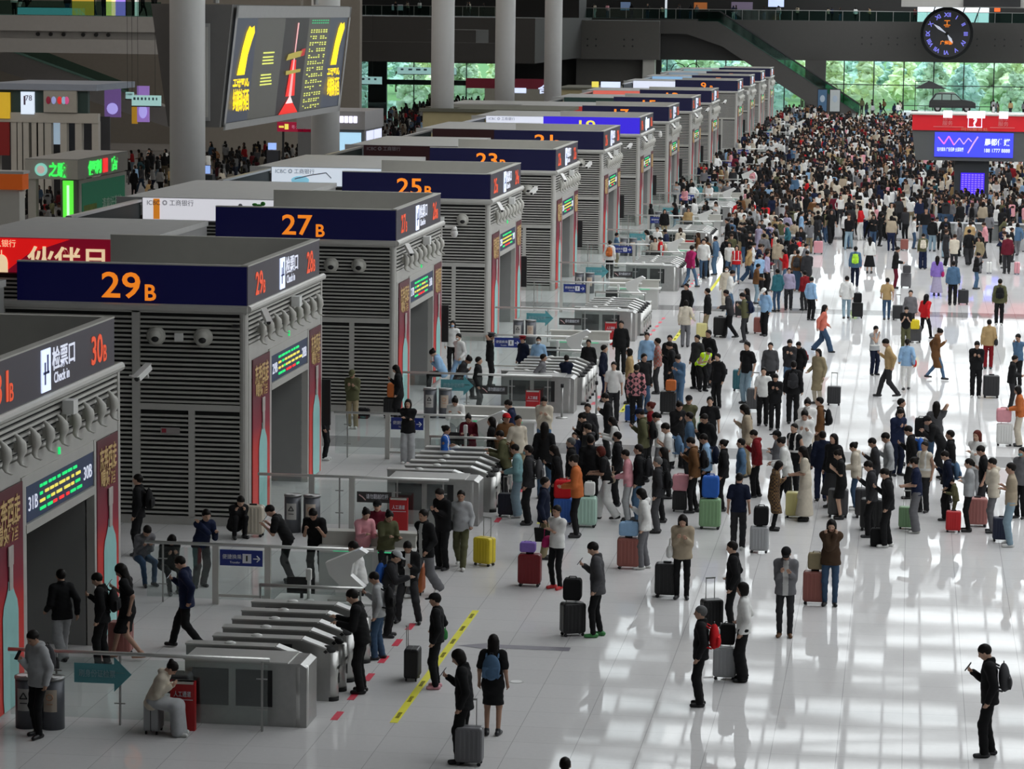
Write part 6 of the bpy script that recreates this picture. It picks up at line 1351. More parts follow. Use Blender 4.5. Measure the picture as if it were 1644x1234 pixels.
('P',[16.29,67.31,180,1.71,'phone1','tee','black','straight','charcoal','short','person in black T-shirt with raised hand behind the glasses wearer'],{},[]),
('P',[7.82,67.36,180,1.74,'stand','jacket','black','straight','black','short','masked person in black behind the white flared trousers'],{'mask': 'dgrey'},[]),
('P',[5.19,67.43,180,1.7,'reach','jacket','olive','straight','black','short','person in khaki brown top bending to the counter of gate 27B'],{},[('bp','brown','brown rucksack on the khaki brown top')]),
('P',[17.15,67.58,-125,1.65,'stand','jacket','grey','straight','black','short','masked person in grey jacket at the right edge'],{'mask': 'aqua'},[]),
('P',[11.78,67.66,180,1.74,'push','jacket','white','slim','black','bun','person in white parka bending forward in the queue'],{'shoe': 'white'},[]),
('P',[10.69,67.7,180,1.63,'stand','shirt','denim','straight','dgrey','short','person in denim blue shirt with curly hair'],{},[]),
('P',[9.89,67.8,180,1.71,'phone1','shirt','lblue','straight','black','short','person in light blue shirt with dark backpack'],{},[('bp','dnavy','dark navy backpack on the light blue shirt')]),
('P',[14.93,67.97,-125,1.66,'stand','vest','cream','straight','charcoal','short','person in cream vest behind the masked person in navy'],{},[]),
('P',[13.36,67.99,180,1.59,'holdfront','hoodie','cream','slim','jeans','bun','person in cream hoodie and blue jeans with tied hair'],{'shoe': 'white'},[]),
('P',[6.01,68.06,90,1.82,'stand','jacket','black','slim','jeans','long','long-haired person in black with rolled clothes on the arm'],{},[]),
('P',[12.82,68.14,-125,1.75,'stand','jacket','black','midi','charcoal','long','long-haired person in black jacket and patterned skirt'],{},[]),
('P',[13.8,68.35,180,1.66,'phone1','shirt','charcoal','straight','black','short','person in dark striped shirt holding a phone ahead'],{},[]),
('P',[3.57,68.46,0,1.61,'cross','vest','blue','straight','denim','bun','staff member in bright blue vest sitting behind the desk of gate 27B'],{},[]),
('P',[8.94,68.67,180,1.82,'phone2','tee','white','slim','black','short','young person in white T-shirt with dark backpack in the queue'],{},[('bp','denim','dark blue backpack on the white T-shirt')]),
('P',[14.11,68.68,180,1.75,'phone1','shirt','silver','straight','black','short','person in silver grey shirt next to the striped shirt'],{},[]),
('P',[7.01,68.8,180,1.72,'face','hoodie','charcoal','straight','black','short','person in charcoal hoodie in front of the huge backpack'],{},[]),
('P',[11.48,69.03,180,1.65,'cross','hoodie','grey','straight','grey','short','person in grey hoodie and cap behind the checked jacket'],{'cap': 'black'},[]),
('P',[12.53,69.07,90,1.67,'stand','jacket','dnavy','straight','navy','short','tall person in navy jacket seen from behind right of lace dress'],{'shoe': 'black'},[]),
('P',[16.16,69.11,-125,1.8,'cross','shirt','white','straight','lgrey','long','red-haired person in white shirt in the right queue'],{'hc': 'hairred'},[]),
('P',[5.21,69.28,-55,1.79,'stand','shirt','cream','straight','khaki','short','person in cream shirt near the counter of gate 27B'],{},[]),
('P',[10.98,69.29,180,1.63,'phone1','hoodie','dred','straight','black','short','person in dark red hoodie reading a phone'],{},[]),
('P',[15.54,69.53,180,1.72,'stand','coat','black','straight','black','short','person in long black padded coat in the queue'],{},[]),
('P',[4.84,69.87,-55,1.75,'stand','jacket','brown','straight','black','short','person in orange-brown top with red cap by the counter'],{'cap': 'red'},[]),
('P',[14.64,69.88,180,1.76,'phone1','jacket','black','straight','black','short','person in black with a blue strap bent over a phone'],{},[('bp','blue','blue strapped backpack in the right queue')]),
('P',[11.83,70.02,-125,1.7,'stand','vest','black','straight','black','short','person in black vest over white sleeves in the middle of the queue'],{},[]),
('P',[4.47,70.08,180,1.62,'stand','jacket','black','straight','jeans','long','long-haired person in black at the machine of gate 27B'],{},[]),
('P',[6.45,70.5,-90,1.25,'stand','tee','navy','slim','black','short','small child standing between the adults left of the huge backpack'],{},[]),
('P',[6.71,70.69,180,1.72,'phone1','jacket','black','straight','black','bun','person with tied hair and huge black backpack'],{},[('bp','black','huge black backpack of the person with tied hair')]),
('P',[8.12,70.86,180,1.85,'phone1','jacket','olive','straight','black','short','person in dark olive jacket with black rucksack and cap'],{'cap': 'dnavy'},[('bp','black','black rucksack on the dark olive jacket')]),
('P',[3.78,70.91,-90,1.6,'reach','jacket','maroon','straight','maroon','bun','person in dark red at the desk camera of gate 27B'],{},[]),
('P',[9.64,71.18,-125,1.73,'phone1','jacket','black','straight','black','short','person in black jacket in the second queue row'],{},[]),
('P',[7.44,71.2,180,1.58,'reach','sweater','white','slim','black','long','person in white knitted sweater with arm stretched forward'],{},[]),
('P',[9.21,71.3,180,1.72,'stand','shirt','denim','straight','black','short','person in denim shirt in front of the olive jacket'],{},[]),
('P',[8.47,71.42,180,1.69,'phone2','sweater','white','slim','grey','tail','person in white sweater with hair tied back,second row'],{},[]),
('P',[12.01,71.68,-90,1.84,'phone2','shirt','white','straight','black','bun','person in white shirt with head lowered and white bag'],{},[('hb','lgrey','pale handbag of the person in white shirt with head lowered')]),
('P',[10.59,72.27,180,1.84,'phone1','jacket','beige','straight','khaki','long','long-haired person in beige coat with phone ahead,standing apart'],{},[]),
('P',[6.57,72.33,-90,1.72,'stand','jacket','charcoal','straight','black','short','person in charcoal looking over the queue near the turnstiles'],{},[]),
('P',[8.14,72.55,180,1.78,'stand','shirt','dred','straight','black','bun','person with reddish tied hair behind the dark olive jacket'],{'hc': 'hairred'},[]),
('P',[1.95,72.67,-90,1.65,'cross','jacket','black','wide','silver','bob','person in black jacket and pale green trousers leaning behind the blue sign'],{'shoe': 'white'},[]),
('P',[4.62,72.68,180,1.72,'phone2','blazer','navy','straight','black','short','person in navy suit with white collar by the counter'],{},[]),
('P',[-0.24,72.82,0,1.64,'stand','jacket','black','slim','black','short','person in black half hidden by the banner of kiosk 29B'],{'shoe': 'white'},[]),
('P',[15.38,72.98,180,1.72,'rail','jacket','black','straight','black','short','person in black cap leaning over luggage in the right queue'],{'cap': 'black'},[]),
('P',[14.28,73.34,-55,1.72,'phone2','jacket','navy','straight','dnavy','short','person in dark blue work jacket looking down'],{},[]),
('P',[8.74,73.39,-55,1.72,'phone1','jacket','black','straight','black','bun','person in black left of the olive jacket and cap'],{},[]),
('P',[5.32,73.61,-90,1.72,'phone2','sweater','cream','shorts','denim','short','person in cream sweater and denim shorts standing before the red sign'],{},[]),
('P',[12.0,74.0,-90,1.82,'phone2','sweater','white','straight','cream','bun','masked person in off-white sweater at the back of the queue'],{'mask': 'white'},[]),
('P',[2.97,74.19,-90,1.72,'rail','sweater','white','straight','lgrey','bun','person in white sweater leaning on the rail with phone near waste bins'],{},[]),
('P',[9.5,74.35,-90,1.72,'stand','tee','black','straight','black','bun','person in black T-shirt with mint bag'],{},[('hb','mint','mint green bag of the person in black T-shirt')]),
('P',[15.24,74.39,90,1.76,'ear','jacket','dgrey','slim','jeans','long','person in dark grey jacket with an arm raised to the head'],{},[]),
('P',[8.95,74.47,-90,1.72,'cross','jacket','olive','straight','charcoal','short','person in olive jacket and black cap facing forward'],{'cap': 'black'},[]),
('P',[6.88,74.56,180,1.72,'phone2','jacket','black','straight','black','short','person in black reading white papers near the belt post'],{},[]),
('P',[12.29,74.87,180,1.72,'stand','jacket','brown','straight','dbrown','short','person in brown jacket standing at the back of the queue'],{},[('bp','black','black rucksack of the person in brown jacket at the back')]),
('P',[14.34,75.09,0,1.72,'stand','jacket','black','straight','black','short','short-haired person in black behind the dark blue work jacket'],{},[]),
('S',[14.88,75.16,0,'charcoal','charcoal suitcase with black coat over its handle',1.15,1]),
('B',[(14.88,75.16,0.75),'black','black coat bundled on the charcoal suitcase',(0.17,0.13,0.24)]),
('P',[-0.61,78.55,-90,1.64,'phone2','jacket','olive','straight','khaki','short','person in olive camouflage jacket against the louvres of kiosk 27B'],{'shoe': 'white','cap': 'olive'},[]),
('P',[17.53,79.16,180,1.62,'holdfront','sweater','orange','wide','cream','bob','person in rust orange sweater with cream trousers at the right edge'],{},[]),
('B',[(17.1,79.18,0.65),'pink','pink and orange bag on the white suitcase',(0.2,0.14,0.18)]),
('S',[17.13,79.19,0,'white','white suitcase with pink bag beside the rust orange sweater',1.0,1]),
('P',[0.46,79.82,180,1.64,'phone1','coat','black','slim','black','long','long-haired person in black coat with pink item at corner of kiosk 27B'],{},[]),
('B',[(-0.71,80.59,0.0),'black','black duffel bag on the floor by the olive camouflage jacket',(0.2,0.12,0.14)]),
('B',[(0.15,80.66,0.62),'orange','orange brown paper bag on the black suitcase by kiosk 27B',(0.16,0.12,0.2)]),
('S',[0.08,80.77,0,'black','black suitcase with orange bag at the corner of kiosk 27B',1.0,0]),
('P',[10.88,80.8,-90,1.59,'phone2','jacket','black','straight','black','short','person in black shirt looking at the phone,paired with white T-shirt'],{},[]),
('P',[7.01,80.8,90,1.72,'stand','sweater','@diamond','straight','black','short','person in pink and black diamond-patterned sweater seen from behind'],{},[]),
('P',[6.33,81.24,-90,1.72,'stand','tee','white','straight','charcoal','short','person in white T-shirt with backpack straps walking forward'],{},[]),
('S',[6.81,81.52,0,'blue','narrow blue suitcase standing by the diamond-patterned sweater',0.8,0]),
('P',[10.51,81.58,-90,1.64,'stand','tee','white','straight','black','short','person in white T-shirt with number print'],{},[]),
('P',[11.32,82.15,90,1.77,'stand','jacket','black','straight','black','short','person in black with black backpack next to the pair'],{},[('bp','charcoal','black backpack next to the pair with white T-shirt')]),
('P',[2.34,82.17,0,1.64,'stand','jacket','black','straight','charcoal','short','person in black jacket walking behind the glass fence of gate 27B'],{},[]),
('P',[7.0,83.14,-55,1.75,'stand','jacket','black','straight','jeans','short','person in black jacket with rucksack in front of the plaid shirt'],{},[('bp','black','black rucksack in front of the plaid shirt')]),
('B',[(7.78,83.3,0.7),'orange','orange handbag on the black suitcase before gate 27B',(0.15,0.1,0.15)]),
('S',[7.7,83.42,0,'black','black suitcase with orange handbag in the crowd before gate 27B',1.1,0]),
('P',[3.96,83.8,0,1.61,'walk','blazer','grey','straight','black','short','person in grey blazer passing through the turnstiles of gate 27B'],{},[]),
('P',[4.67,83.96,90,1.55,'cross','jacket','dnavy','straight','black','short','guard in navy uniform with white back lettering at the turnstiles'],{},[]),
('P',[7.96,84.22,-125,1.64,'phone2','shirt','denim','straight','denim','bun','person in denim jacket and jeans left of the reflective vest'],{},[]),
('S',[10.13,84.64,0,'dgrey','dark grey suitcase left of the white T-shirt with print',1.1,1]),
('P',[9.01,84.95,-125,1.6,'stand','jacket','black','straight','black','short','person in black with backpack right of the reflective vest'],{},[('bp','charcoal','charcoal backpack right of the reflective vest')]),
('P',[6.39,85.33,180,1.63,'stand','jacket','tan','straight','black','bob','person in tan jacket in the crowd before gate 27B'],{},[]),
('P',[1.25,85.44,0,1.72,'sit','jacket','charcoal','straight','black','bun','person in dark top seated beside the pale blue jacket'],{},[]),
('P',[5.59,85.57,0,1.69,'stand','blazer','dnavy','straight','navy','short','person in dark navy suit seen from behind near the belt post'],{},[]),
('P',[9.8,86.11,-125,1.84,'stand','tee','black','straight','pjeans','short','person in black T-shirt beside the teal suitcase'],{},[]),
('S',[12.37,86.39,0,'charcoal','charcoal suitcase with raised handle and tan bag',0.95,1]),
('P',[7.56,86.45,180,1.76,'phone1','jacket','black','straight','black','short','person in black left of the denim jacket'],{},[]),
('P',[11.89,86.57,-125,1.64,'holdside','coat','khaki','straight','cream','long','long-haired person in khaki grey coat with dark suitcase'],{},[]),
('P',[17.55,86.9,0,1.57,'holdfront','jacket','black','straight','charcoal','short','person in black jacket leaning on luggage at right'],{},[]),
('P',[0.58,86.93,180,1.72,'sit','jacket','lblue','straight','black','bun','person in pale blue jacket seated on luggage near the rail'],{},[]),
('P',[7.01,87.78,180,1.69,'stand','shirt','@plaid','straight','charcoal','short','person in red plaid shirt in the crowd before gate 27B'],{},[]),
('P',[10.4,87.87,-90,1.64,'stand','jacket','dgrey','straight','black','short','person in dark grey jacket at the back of the small group'],{},[]),
('P',[4.89,87.88,-90,1.58,'stand','shirt','black','straight','black','short','guard in black shirt with white badge by the turnstiles'],{},[]),
('P',[3.35,87.97,-90,1.61,'stand','jacket','lblue','straight','white','short','masked person in blue and white sports jacket'],{'mask': 'white'},[]),
('P',[0.86,88.34,-125,1.64,'walk','sweater','white','straight','lblue','short','masked person in striped sweater and light blue jeans near the rail'],{'mask': 'white'},[]),
('P',[1.8,88.35,0,1.64,'ear','jacket','black','straight','black','short','guard in black uniform with peaked cap and orange armband'],{'shoe': 'black','cap': '^dgrey'},[]),
('P',[13.96,88.5,180,1.83,'walkphone','shirt','tan','straight','charcoal','short','person in tan shirt striding left with phone'],{},[]),
('P',[2.79,88.6,-125,1.54,'stand','jacket','dnavy','straight','black','short','officer in navy uniform and peaked cap behind the turnstiles of gate 27B'],{'cap': '^dred'},[]),
('P',[8.31,88.68,-55,1.62,'bend','vest','hivis','straight','black','short','worker in yellow-green reflective vest bending down'],{},[]),
('P',[7.28,88.89,-90,1.67,'stand','jacket','black','straight','black','short','person with dark jacket beside the plaid shirt'],{},[]),
('S',[9.45,89.06,0,'teal','teal suitcase next to the black T-shirt',1.1,0]),
('P',[10.93,89.09,-90,1.64,'phone2','jacket','charcoal','straight','denim','short','person in charcoal jacket over pink in the small group'],{},[]),
('P',[16.57,89.11,-90,1.74,'phone2','sweater','black','straight','black','short','person in black sweater reading phone right of the brown coat'],{'shoe': 'white'},[]),
('P',[6.55,89.18,-90,1.7,'stand','shirt','lblue','straight','black','short','person in sky blue shirt in the crowd before gate 27B'],{},[]),
('S',[17.04,89.19,0,'charcoal','charcoal suitcase right of the black sweater',1.15,0]),
('P',[8.1,89.23,-125,1.66,'stand','jacket','charcoal','straight','black','short','person in charcoal behind the reflective vest'],{},[]),
('P',[11.24,89.36,-125,1.54,'phone1','jacket','black','straight','black','short','person in black with dark red rucksack in the small group'],{},[('bp','dred','dark red rucksack in the small group')]),
('P',[8.42,89.61,-125,1.78,'stand','jacket','black','straight','charcoal','short','person in black behind the reflective vest'],{},[]),
('P',[14.48,90.15,90,1.64,'walk','shirt','lblue','slim','white','tail','person in pale blue shirt and white trousers with red bag'],{},[('hb','red','red shoulder bag of the person in white trousers')]),
('P',[0.13,91.63,-90,1.64,'stand','shirt','white','straight','black','long','masked long-haired person in white top by the black corner panel'],{'mask': 'lblue'},[]),
('P',[17.93,92.14,-125,1.65,'face','shirt','denim','straight','black','short','person in dark blue shirt with hand at the face near the right edge'],{},[]),
('P',[5.44,92.41,-90,1.7,'stand','shirt','black','straight','black','short','tall guard in black uniform right of the red notice'],{},[]),
('P',[15.39,93.29,0,1.67,'walkphone','coat','brown','slim','denim','bun','person in long brown coat walking right with phone'],{},[]),
('P',[13.45,93.98,-55,1.59,'face','vest','silver','straight','dnavy','short','person in silver grey vest drinking,hand at the mouth'],{},[]),
('P',[17.13,96.54,90,1.62,'stand','jacket','tan','straight','dred','short','person in tan jacket with bare head seen from behind'],{},[('hb','charcoal','dark bag of the person in tan jacket')]),
('P',[11.62,99.87,0,1.67,'walk','jacket','salmon','wide','jeans','long','person in salmon jacket and flared jeans walking right'],{},[]),
('P',[6.89,100.42,90,1.62,'holdside','jacket','cream','straight','grey','bob','person in cream jacket with black shoulders seen from behind'],{},[]),
('P',[14.43,101.12,-90,1.55,'phone2','tee','black','straight','olive','short','person in black T-shirt with both arms folded before the yellow bag'],{},[]),
('P',[8.83,102.39,174,1.75,'phone2','shirt','olive','slim','charcoal','short','person in olive shirt and charcoal trousers,looking down at a phone,level with gate 25B'],{},[('bp','navy','navy backpack worn near gate 25B with olive shirt')]),
('S',[7.25,103.4,0,'lyellow','pale yellow suitcase beside the cream jacket',0.9,1]),
('P',[8.25,103.53,180,1.76,'push','jacket','charcoal','straight','black','short','person in charcoal jacket with black trolley case'],{},[]),
('P',[7.43,103.53,180,1.76,'stand','jacket','black','straight','khaki','short','person in black and white varsity jacket with khaki trousers'],{},[]),
('B',[(14.75,103.65,0.5),'yellow','bright yellow bag on the dark grey suitcase',(0.16,0.12,0.16)]),
('S',[14.77,103.85,0,'dgrey','dark grey suitcase with bright yellow bag',1.0,0]),
('S',[7.88,103.96,0,'black','tall black trolley case before the charcoal jacket',1.2,0]),
('P',[9.43,104.64,-125,1.73,'phone1','shirt','lblue','straight','black','long','person in white cap and pale blue shirt with pink bags'],{'cap': 'white'},[]),
('P',[15.1,104.82,55,1.65,'walk','sweater','red','slim','black','long','person in red and white top walking right'],{},[]),
('P',[8.74,105.16,180,1.64,'stand','coat','black','slim','black','long','long-haired person in long black coat facing left'],{},[]),
('S',[9.2,105.33,0,'rose','rose pink suitcase beside the white cap',1.0,1]),
('P',[6.54,105.38,-125,1.74,'stand','jacket','black','straight','black','short','person in black in the tight group before gate 25B'],{},[]),
('P',[14.57,105.99,-90,1.64,'stand','shirt','grey','straight','charcoal','short','person in grey shirt behind the black T-shirt'],{},[]),
('P',[10.86,110.44,55,1.63,'stand','shirt','lblue','straight','black','bun','person in light blue blouse and black trousers at the queue end'],{},[]),
('P',[17.88,110.54,90,1.72,'stand','jacket','olive','straight','black','short','person in olive jacket with black rucksack at the right'],{'shoe': 'white'},[('bp','black','black rucksack on the olive jacket at right')]),
('P',[13.7,110.94,90,1.65,'walk','tee','tan','slim','jeans','bun','person in mustard tan top walking away'],{},[]),
('P',[12.18,111.01,90,1.68,'walk','jacket','white','slim','pjeans','short','person in white jacket walking away with black suitcase'],{},[]),
('P',[7.75,111.05,-1,1.78,'phone1','shirt','white','straight','denim','short','person in white shirt and denim trousers,holding a phone,level with gate 23B'],{'shoe': 'white'},[]),
('S',[8.2,110.95,0,'black','black suitcase beside the white shirt level with gate 23B',1.03,1]),
('S',[14.12,111.39,0,'charcoal','charcoal suitcase beside the mustard tan top',0.95,1]),
('B',[(12.59,111.47,0.62),'black','black bag on the black suitcase walked away',(0.16,0.12,0.18)]),
('S',[12.59,111.7,0,'black','black suitcase beside the white jacket walking away',1.0,0]),
('P',[7.5,113.13,-90,1.72,'stand','jacket','cream','straight','cream','short','masked person in cream jacket facing forward'],{'mask': 'white'},[]),
('P',[9.46,113.38,125,1.65,'stand','hoodie','teal','slim','jeans','short','person in dark teal hoodie and jeans'],{},[]),
('P',[10.49,114.13,125,1.53,'stand','jacket','dred','straight','charcoal','short','person in dark red jacket at the queue end'],{},[]),
('P',[9.87,114.16,-90,1.64,'stand','shirt','lilac','straight','charcoal','bun','person in lilac top in the crowd'],{},[]),
('P',[8.48,116.18,13,1.6,'holdfront','sweater','brown','slim','pjeans','short','person in brown sweater and pale jeans,with hands forward,level with gate 23B'],{},[]),
('P',[16.25,117.63,90,1.77,'stand','jacket','denim','straight','black','short','person in dark blue jacket seen from behind with suitcase'],{},[]),
('S',[16.68,118.11,0,'charcoal','charcoal suitcase right of the dark blue jacket',1.0,0]),
('P',[8.37,121.22,100,1.57,'phone1','shirt','lblue','wide','black','short','person in light blue shirt and black trousers,holding a phone,level with gate 23B'],{},[]),
('P',[15.65,121.5,90,1.64,'stand','jacket','purple','long','lilac','long','person in lilac dress with magenta bag'],{},[('hb','magenta','magenta bag of the person in lilac dress')]),
('P',[10.32,121.7,100,1.73,'phone1','coat','charcoal','straight','khaki','tail','person in charcoal long coat and khaki trousers,holding a phone,level with gate 23B'],{},[]),
('P',[8.65,121.7,-10,1.64,'stand','jacket','lilac','wide','black','short','person in lilac jacket and black trousers,standing,level with gate 23B'],{},[]),
('P',[9.9,122.06,82,1.71,'stand','shirt','brown','wide','jeans','short','person in brown shirt and blue jeans,standing,level with gate 23B'],{},[('bp','charcoal','charcoal backpack worn near gate 23B with brown shirt')]),
('S',[10.35,121.96,0,'mint','mint suitcase beside the brown shirt level with gate 23B',1.06,1]),
('P',[5.43,122.29,55,1.81,'walk','jacket','magenta','slim','denim','short','person in magenta jacket carrying a red bag'],{},[]),
('P',[8.55,122.36,-9,1.73,'holdfront','hoodie','maroon','straight','black','long','long-haired person in maroon hoodie and black trousers,with hands forward,level with gate 23B'],{'hc': 'hairbrown'},[('bp','cream','cream backpack worn near gate 23B with maroon hoodie')]),
('P',[9.76,123.0,-96,1.67,'stand','jacket','white','wide','black','bun','person in white jacket and black trousers,standing,level with gate 23B'],{'shoe': 'white'},[]),
('P',[8.2,123.82,15,1.8,'face','tee','navy','straight','black','short','person in navy T-shirt and black trousers,with hands at the face,level with gate 23B'],{'hc': 'hairbrown','shoe': 'white'},[]),
('P',[9.32,124.25,190,1.57,'phone1','jacket','red','slim','denim','long','long-haired person in red jacket and denim trousers,holding a phone,level with gate 23B'],{},[]),
('P',[13.92,124.29,0,1.77,'holdfront','jacket','black','straight','maroon','short','person in black jacket and dark red trousers pushing a suitcase'],{},[]),
('B',[(14.42,124.54,0.65),'dgrey','dark grey bag on the grey suitcase',(0.17,0.12,0.16)]),
('P',[7.21,124.63,-90,1.64,'stand','vest','red','slim','denim','long','person with red vest and jeans,facing forward'],{},[]),
('P',[12.24,124.7,90,1.7,'stand','jacket','denim','straight','dnavy','short','person in blue jacket with lime green backpack'],{},[('bp','lime','lime green backpack on the blue jacket')]),
('S',[14.39,124.82,0,'grey','grey suitcase with dark bag pushed by the black jacket',1.05,0]),
('P',[17.31,124.92,0,1.55,'phone1','jacket','black','slim','denim','bun','person in black with black shoulder bag and jeans near the right'],{},[('hb','black','black shoulder bag of the person in jeans near the right')]),
('P',[7.71,125.08,15,1.63,'walk','hoodie','tan','wide','jeans','short','person in tan hoodie and blue jeans,walking,level with gate 23B'],{'shoe': 'white'},[]),
('S',[8.16,124.98,20,'white','white suitcase beside the tan hoodie level with gate 23B',1.0,0]),
('P',[8.16,125.46,-3,1.67,'phone1','jacket','denim','straight','black','long','long-haired person in denim blue jacket and black trousers,holding a phone,level with gate 23B'],{'shoe': 'white'},[]),
('P',[1.66,125.77,90,1.64,'stand','hoodie','white','straight','black','short','person in white with orange backpack at the rail of gate 23B'],{},[('bp','orange','orange backpack at the rail of gate 23B')]),
('P',[5.72,125.88,-90,1.83,'walk','sweater','white','slim','jeans','short','person in white sweater and jeans walking toward the gates of 23B'],{'shoe': 'white'},[]),
('P',[10.06,126.54,-9,1.63,'holdside','open','grey','slim','pjeans','short','person in grey open jacket and pale jeans,with one arm out,level with gate 23B'],{},[]),
('P',[6.8,126.61,-101,1.65,'walk','sweater','white','straight','jeans','long','long-haired person in white sweater and blue jeans,walking,close to gate 23B'],{},[('bp','navy','navy backpack worn near gate 23B with white sweater')]),
('P',[5.75,126.75,174,1.72,'phone2','jacket','cream','straight','charcoal','tail','person in cream jacket and charcoal trousers,looking down at a phone,close to gate 23B'],{'cap': 'navy'},[('bp','black','black backpack worn near gate 23B with cream jacket')]),
('P',[7.73,127.03,0,1.6,'phone1','jacket','white','straight','dnavy','short','person in white jacket with black vest and rucksack'],{},[('bp','black','black rucksack on the white jacket near gate 23B')]),
('P',[5.74,127.32,-135,1.78,'stand','jacket','brown','wide','black','bob','person in brown jacket and black trousers,standing,close to gate 23B'],{},[]),
('P',[9.92,127.63,-90,1.63,'stand','jacket','white','straight','navy','short','person in white and blue sports jacket facing forward'],{},[]),
('P',[8.82,128.01,102,1.69,'relax','hoodie','beige','straight','grey','bun','person in beige hoodie and grey trousers,standing,level with gate 23B'],{},[]),
('P',[3.62,128.59,193,1.62,'holdside','jacket','red','straight','black','short','person in red jacket and black trousers,with one arm out,close to gate 23B'],{},[('bp','cream','cream backpack worn near gate 23B with red jacket')]),
('P',[6.04,128.68,165,1.7,'stand','open','denim','straight','denim','short','person in denim blue open jacket and denim trousers,standing,close to gate 23B'],{},[]),
('P',[9.44,128.71,104,1.65,'holdside','hoodie','black','wide','denim','tail','person in black hoodie and denim trousers,with one arm out,level with gate 23B'],{},[]),
('P',[6.46,129.38,55,1.64,'stand','jacket','black','straight','black','short','person in black with black backpack on the open floor by gate 23B'],{},[('bp','black','black backpack on the open floor by gate 23B')]),
('P',[3.31,129.49,-89,1.56,'walk','shirt','cream','wide','black','long','long-haired person in cream shirt and black trousers,walking,close to gate 21B'],{},[('bp','navy','navy backpack worn near gate 21B with cream shirt')]),
('P',[8.11,129.89,113,1.77,'relax','open','grey','wide','jeans','bun','person in grey open jacket and blue jeans,standing,level with gate 21B'],{},[]),
('P',[9.66,129.98,178,1.63,'phone1','hoodie','red','straight','grey','short','person in red hoodie and grey trousers,holding a phone,level with gate 21B'],{},[]),
('P',[3.09,130.08,191,1.58,'cross','sweater','grey','straight','grey','long','long-haired person in grey sweater and grey trousers,with folded arms,close to gate 21B'],{},[]),
('P',[6.64,130.17,-80,1.73,'phone1','jacket','olive','wide','jeans','short','person in olive jacket and blue jeans,holding a phone,close to gate 21B'],{'hc': 'hairbrown'},[]),
('P',[1.43,130.89,7,1.59,'cross','shirt','denim','straight','khaki','short','person in denim blue shirt and khaki trousers,with folded arms,close to gate 21B'],{},[]),
('P',[2.87,131.06,195,1.75,'phone1','jacket','white','straight','black','long','long-haired person in white jacket and black trousers,holding a phone,close to gate 21B'],{'shoe': 'white'},[]),
('P',[8.57,131.17,182,1.8,'holdside','jacket','cream','straight','charcoal','long','long-haired person in cream jacket and charcoal trousers,with one arm out,level with gate 21B'],{'shoe': 'white'},[('bp','black','black backpack worn near gate 21B with cream jacket')]),
('S',[9.02,131.07,0,'rose','rose suitcase beside the cream jacket level with gate 21B',1.1,1]),
('P',[12.76,131.27,90,1.64,'stand','sweater','white','midi','black','long','long-haired person in white sweater and black skirt'],{},[]),
('P',[7.36,131.99,-84,1.73,'phone2','jacket','black','wide','black','short','person in black jacket and black trousers,looking down at a phone,close to gate 21B'],{'shoe': 'white'},[]),
('P',[5.02,132.3,172,1.58,'stand','tee','brown','straight','black','long','long-haired person in brown T-shirt and black trousers,standing,close to gate 21B'],{'hc': 'hairbrown'},[]),
('P',[8.41,132.39,102,1.66,'holdfront','sweater','black','slim','black','short','person in black sweater and black trousers,with hands forward,level with gate 21B'],{},[('bp','red','red backpack worn near gate 21B with black sweater')]),
('S',[8.86,132.29,-30,'rose','rose suitcase beside the black sweater level with gate 21B',1.02,0]),
('P',[16.49,132.49,75,1.74,'holdfront','shirt','cream','slim','charcoal','bun','person in cream shirt and charcoal trousers,with hands forward,far across from gate 21B'],{'hc': 'hairbrown','shoe': 'white'},[]),
('P',[18.86,132.8,103,1.78,'stand','jacket','maroon','straight','charcoal','bun','person in maroon jacket and charcoal trousers,standing,far across from gate 21B'],{},[]),
('S',[19.31,132.7,90,'pink','pink suitcase beside the maroon jacket far across from gate 21B',0.92,1]),
('P',[17.63,132.85,-137,1.62,'stand','hoodie','khaki','straight','grey','long','long-haired person in khaki hoodie and grey trousers,standing,far across from gate 21B'],{},[]),
('S',[18.08,132.75,90,'white','white suitcase beside the khaki hoodie far across from gate 21B',0.86,0]),
('P',[3.54,132.89,166,1.66,'phone1','sweater','navy','straight','black','short','person in navy sweater and black trousers,holding a phone,close to gate 21B'],{'shoe': 'white'},[]),
('P',[9.46,132.96,90,1.66,'relax','sweater','navy','straight','black','long','long-haired person in navy sweater and black trousers,standing,level with gate 21B'],{},[]),
('P',[4.14,133.3,104,1.71,'phone1','jacket','cream','wide','black','long','long-haired person in cream jacket and black trousers,holding a phone,close to gate 21B'],{'hc': 'hairbrown'},[]),
('P',[15.12,134.11,91,1.62,'phone1','shirt','olive','wide','navy','bun','person in olive shirt and navy trousers,holding a phone,far across from gate 21B'],{},[('bp','cream','cream backpack worn near gate 21B with olive shirt')]),
('P',[7.92,134.14,-136,1.69,'stand','shirt','khaki','slim','white','bun','person in khaki shirt and white trousers,standing,level with gate 21B'],{},[]),
('P',[2.94,134.9,-98,1.6,'holdside','jacket','white','wide','black','bun','person in white jacket and black trousers,with one arm out,close to gate 21B'],{'hc': 'hairbrown'},[]),
('P',[17.7,135.2,116,1.68,'holdfront','tee','black','slim','black','long','long-haired person in black T-shirt and black trousers,with hands forward,far across from gate 21B'],{},[]),
('P',[6.99,135.23,103,1.58,'phone2','jacket','black','wide','jeans','bob','person in black jacket and blue jeans,looking down at a phone,close to gate 21B'],{},[]),
('P',[16.15,135.58,12,1.72,'cross','coat','charcoal','straight','black','short','person in charcoal long coat and black trousers,with folded arms,far across from gate 21B'],{'hc': 'hairbrown','shoe': 'white'},[]),
('P',[6.35,135.68,88,1.65,'stand','sweater','black','straight','grey','bun','person in black sweater and grey trousers,standing,close to gate 21B'],{'shoe': 'white'},[]),
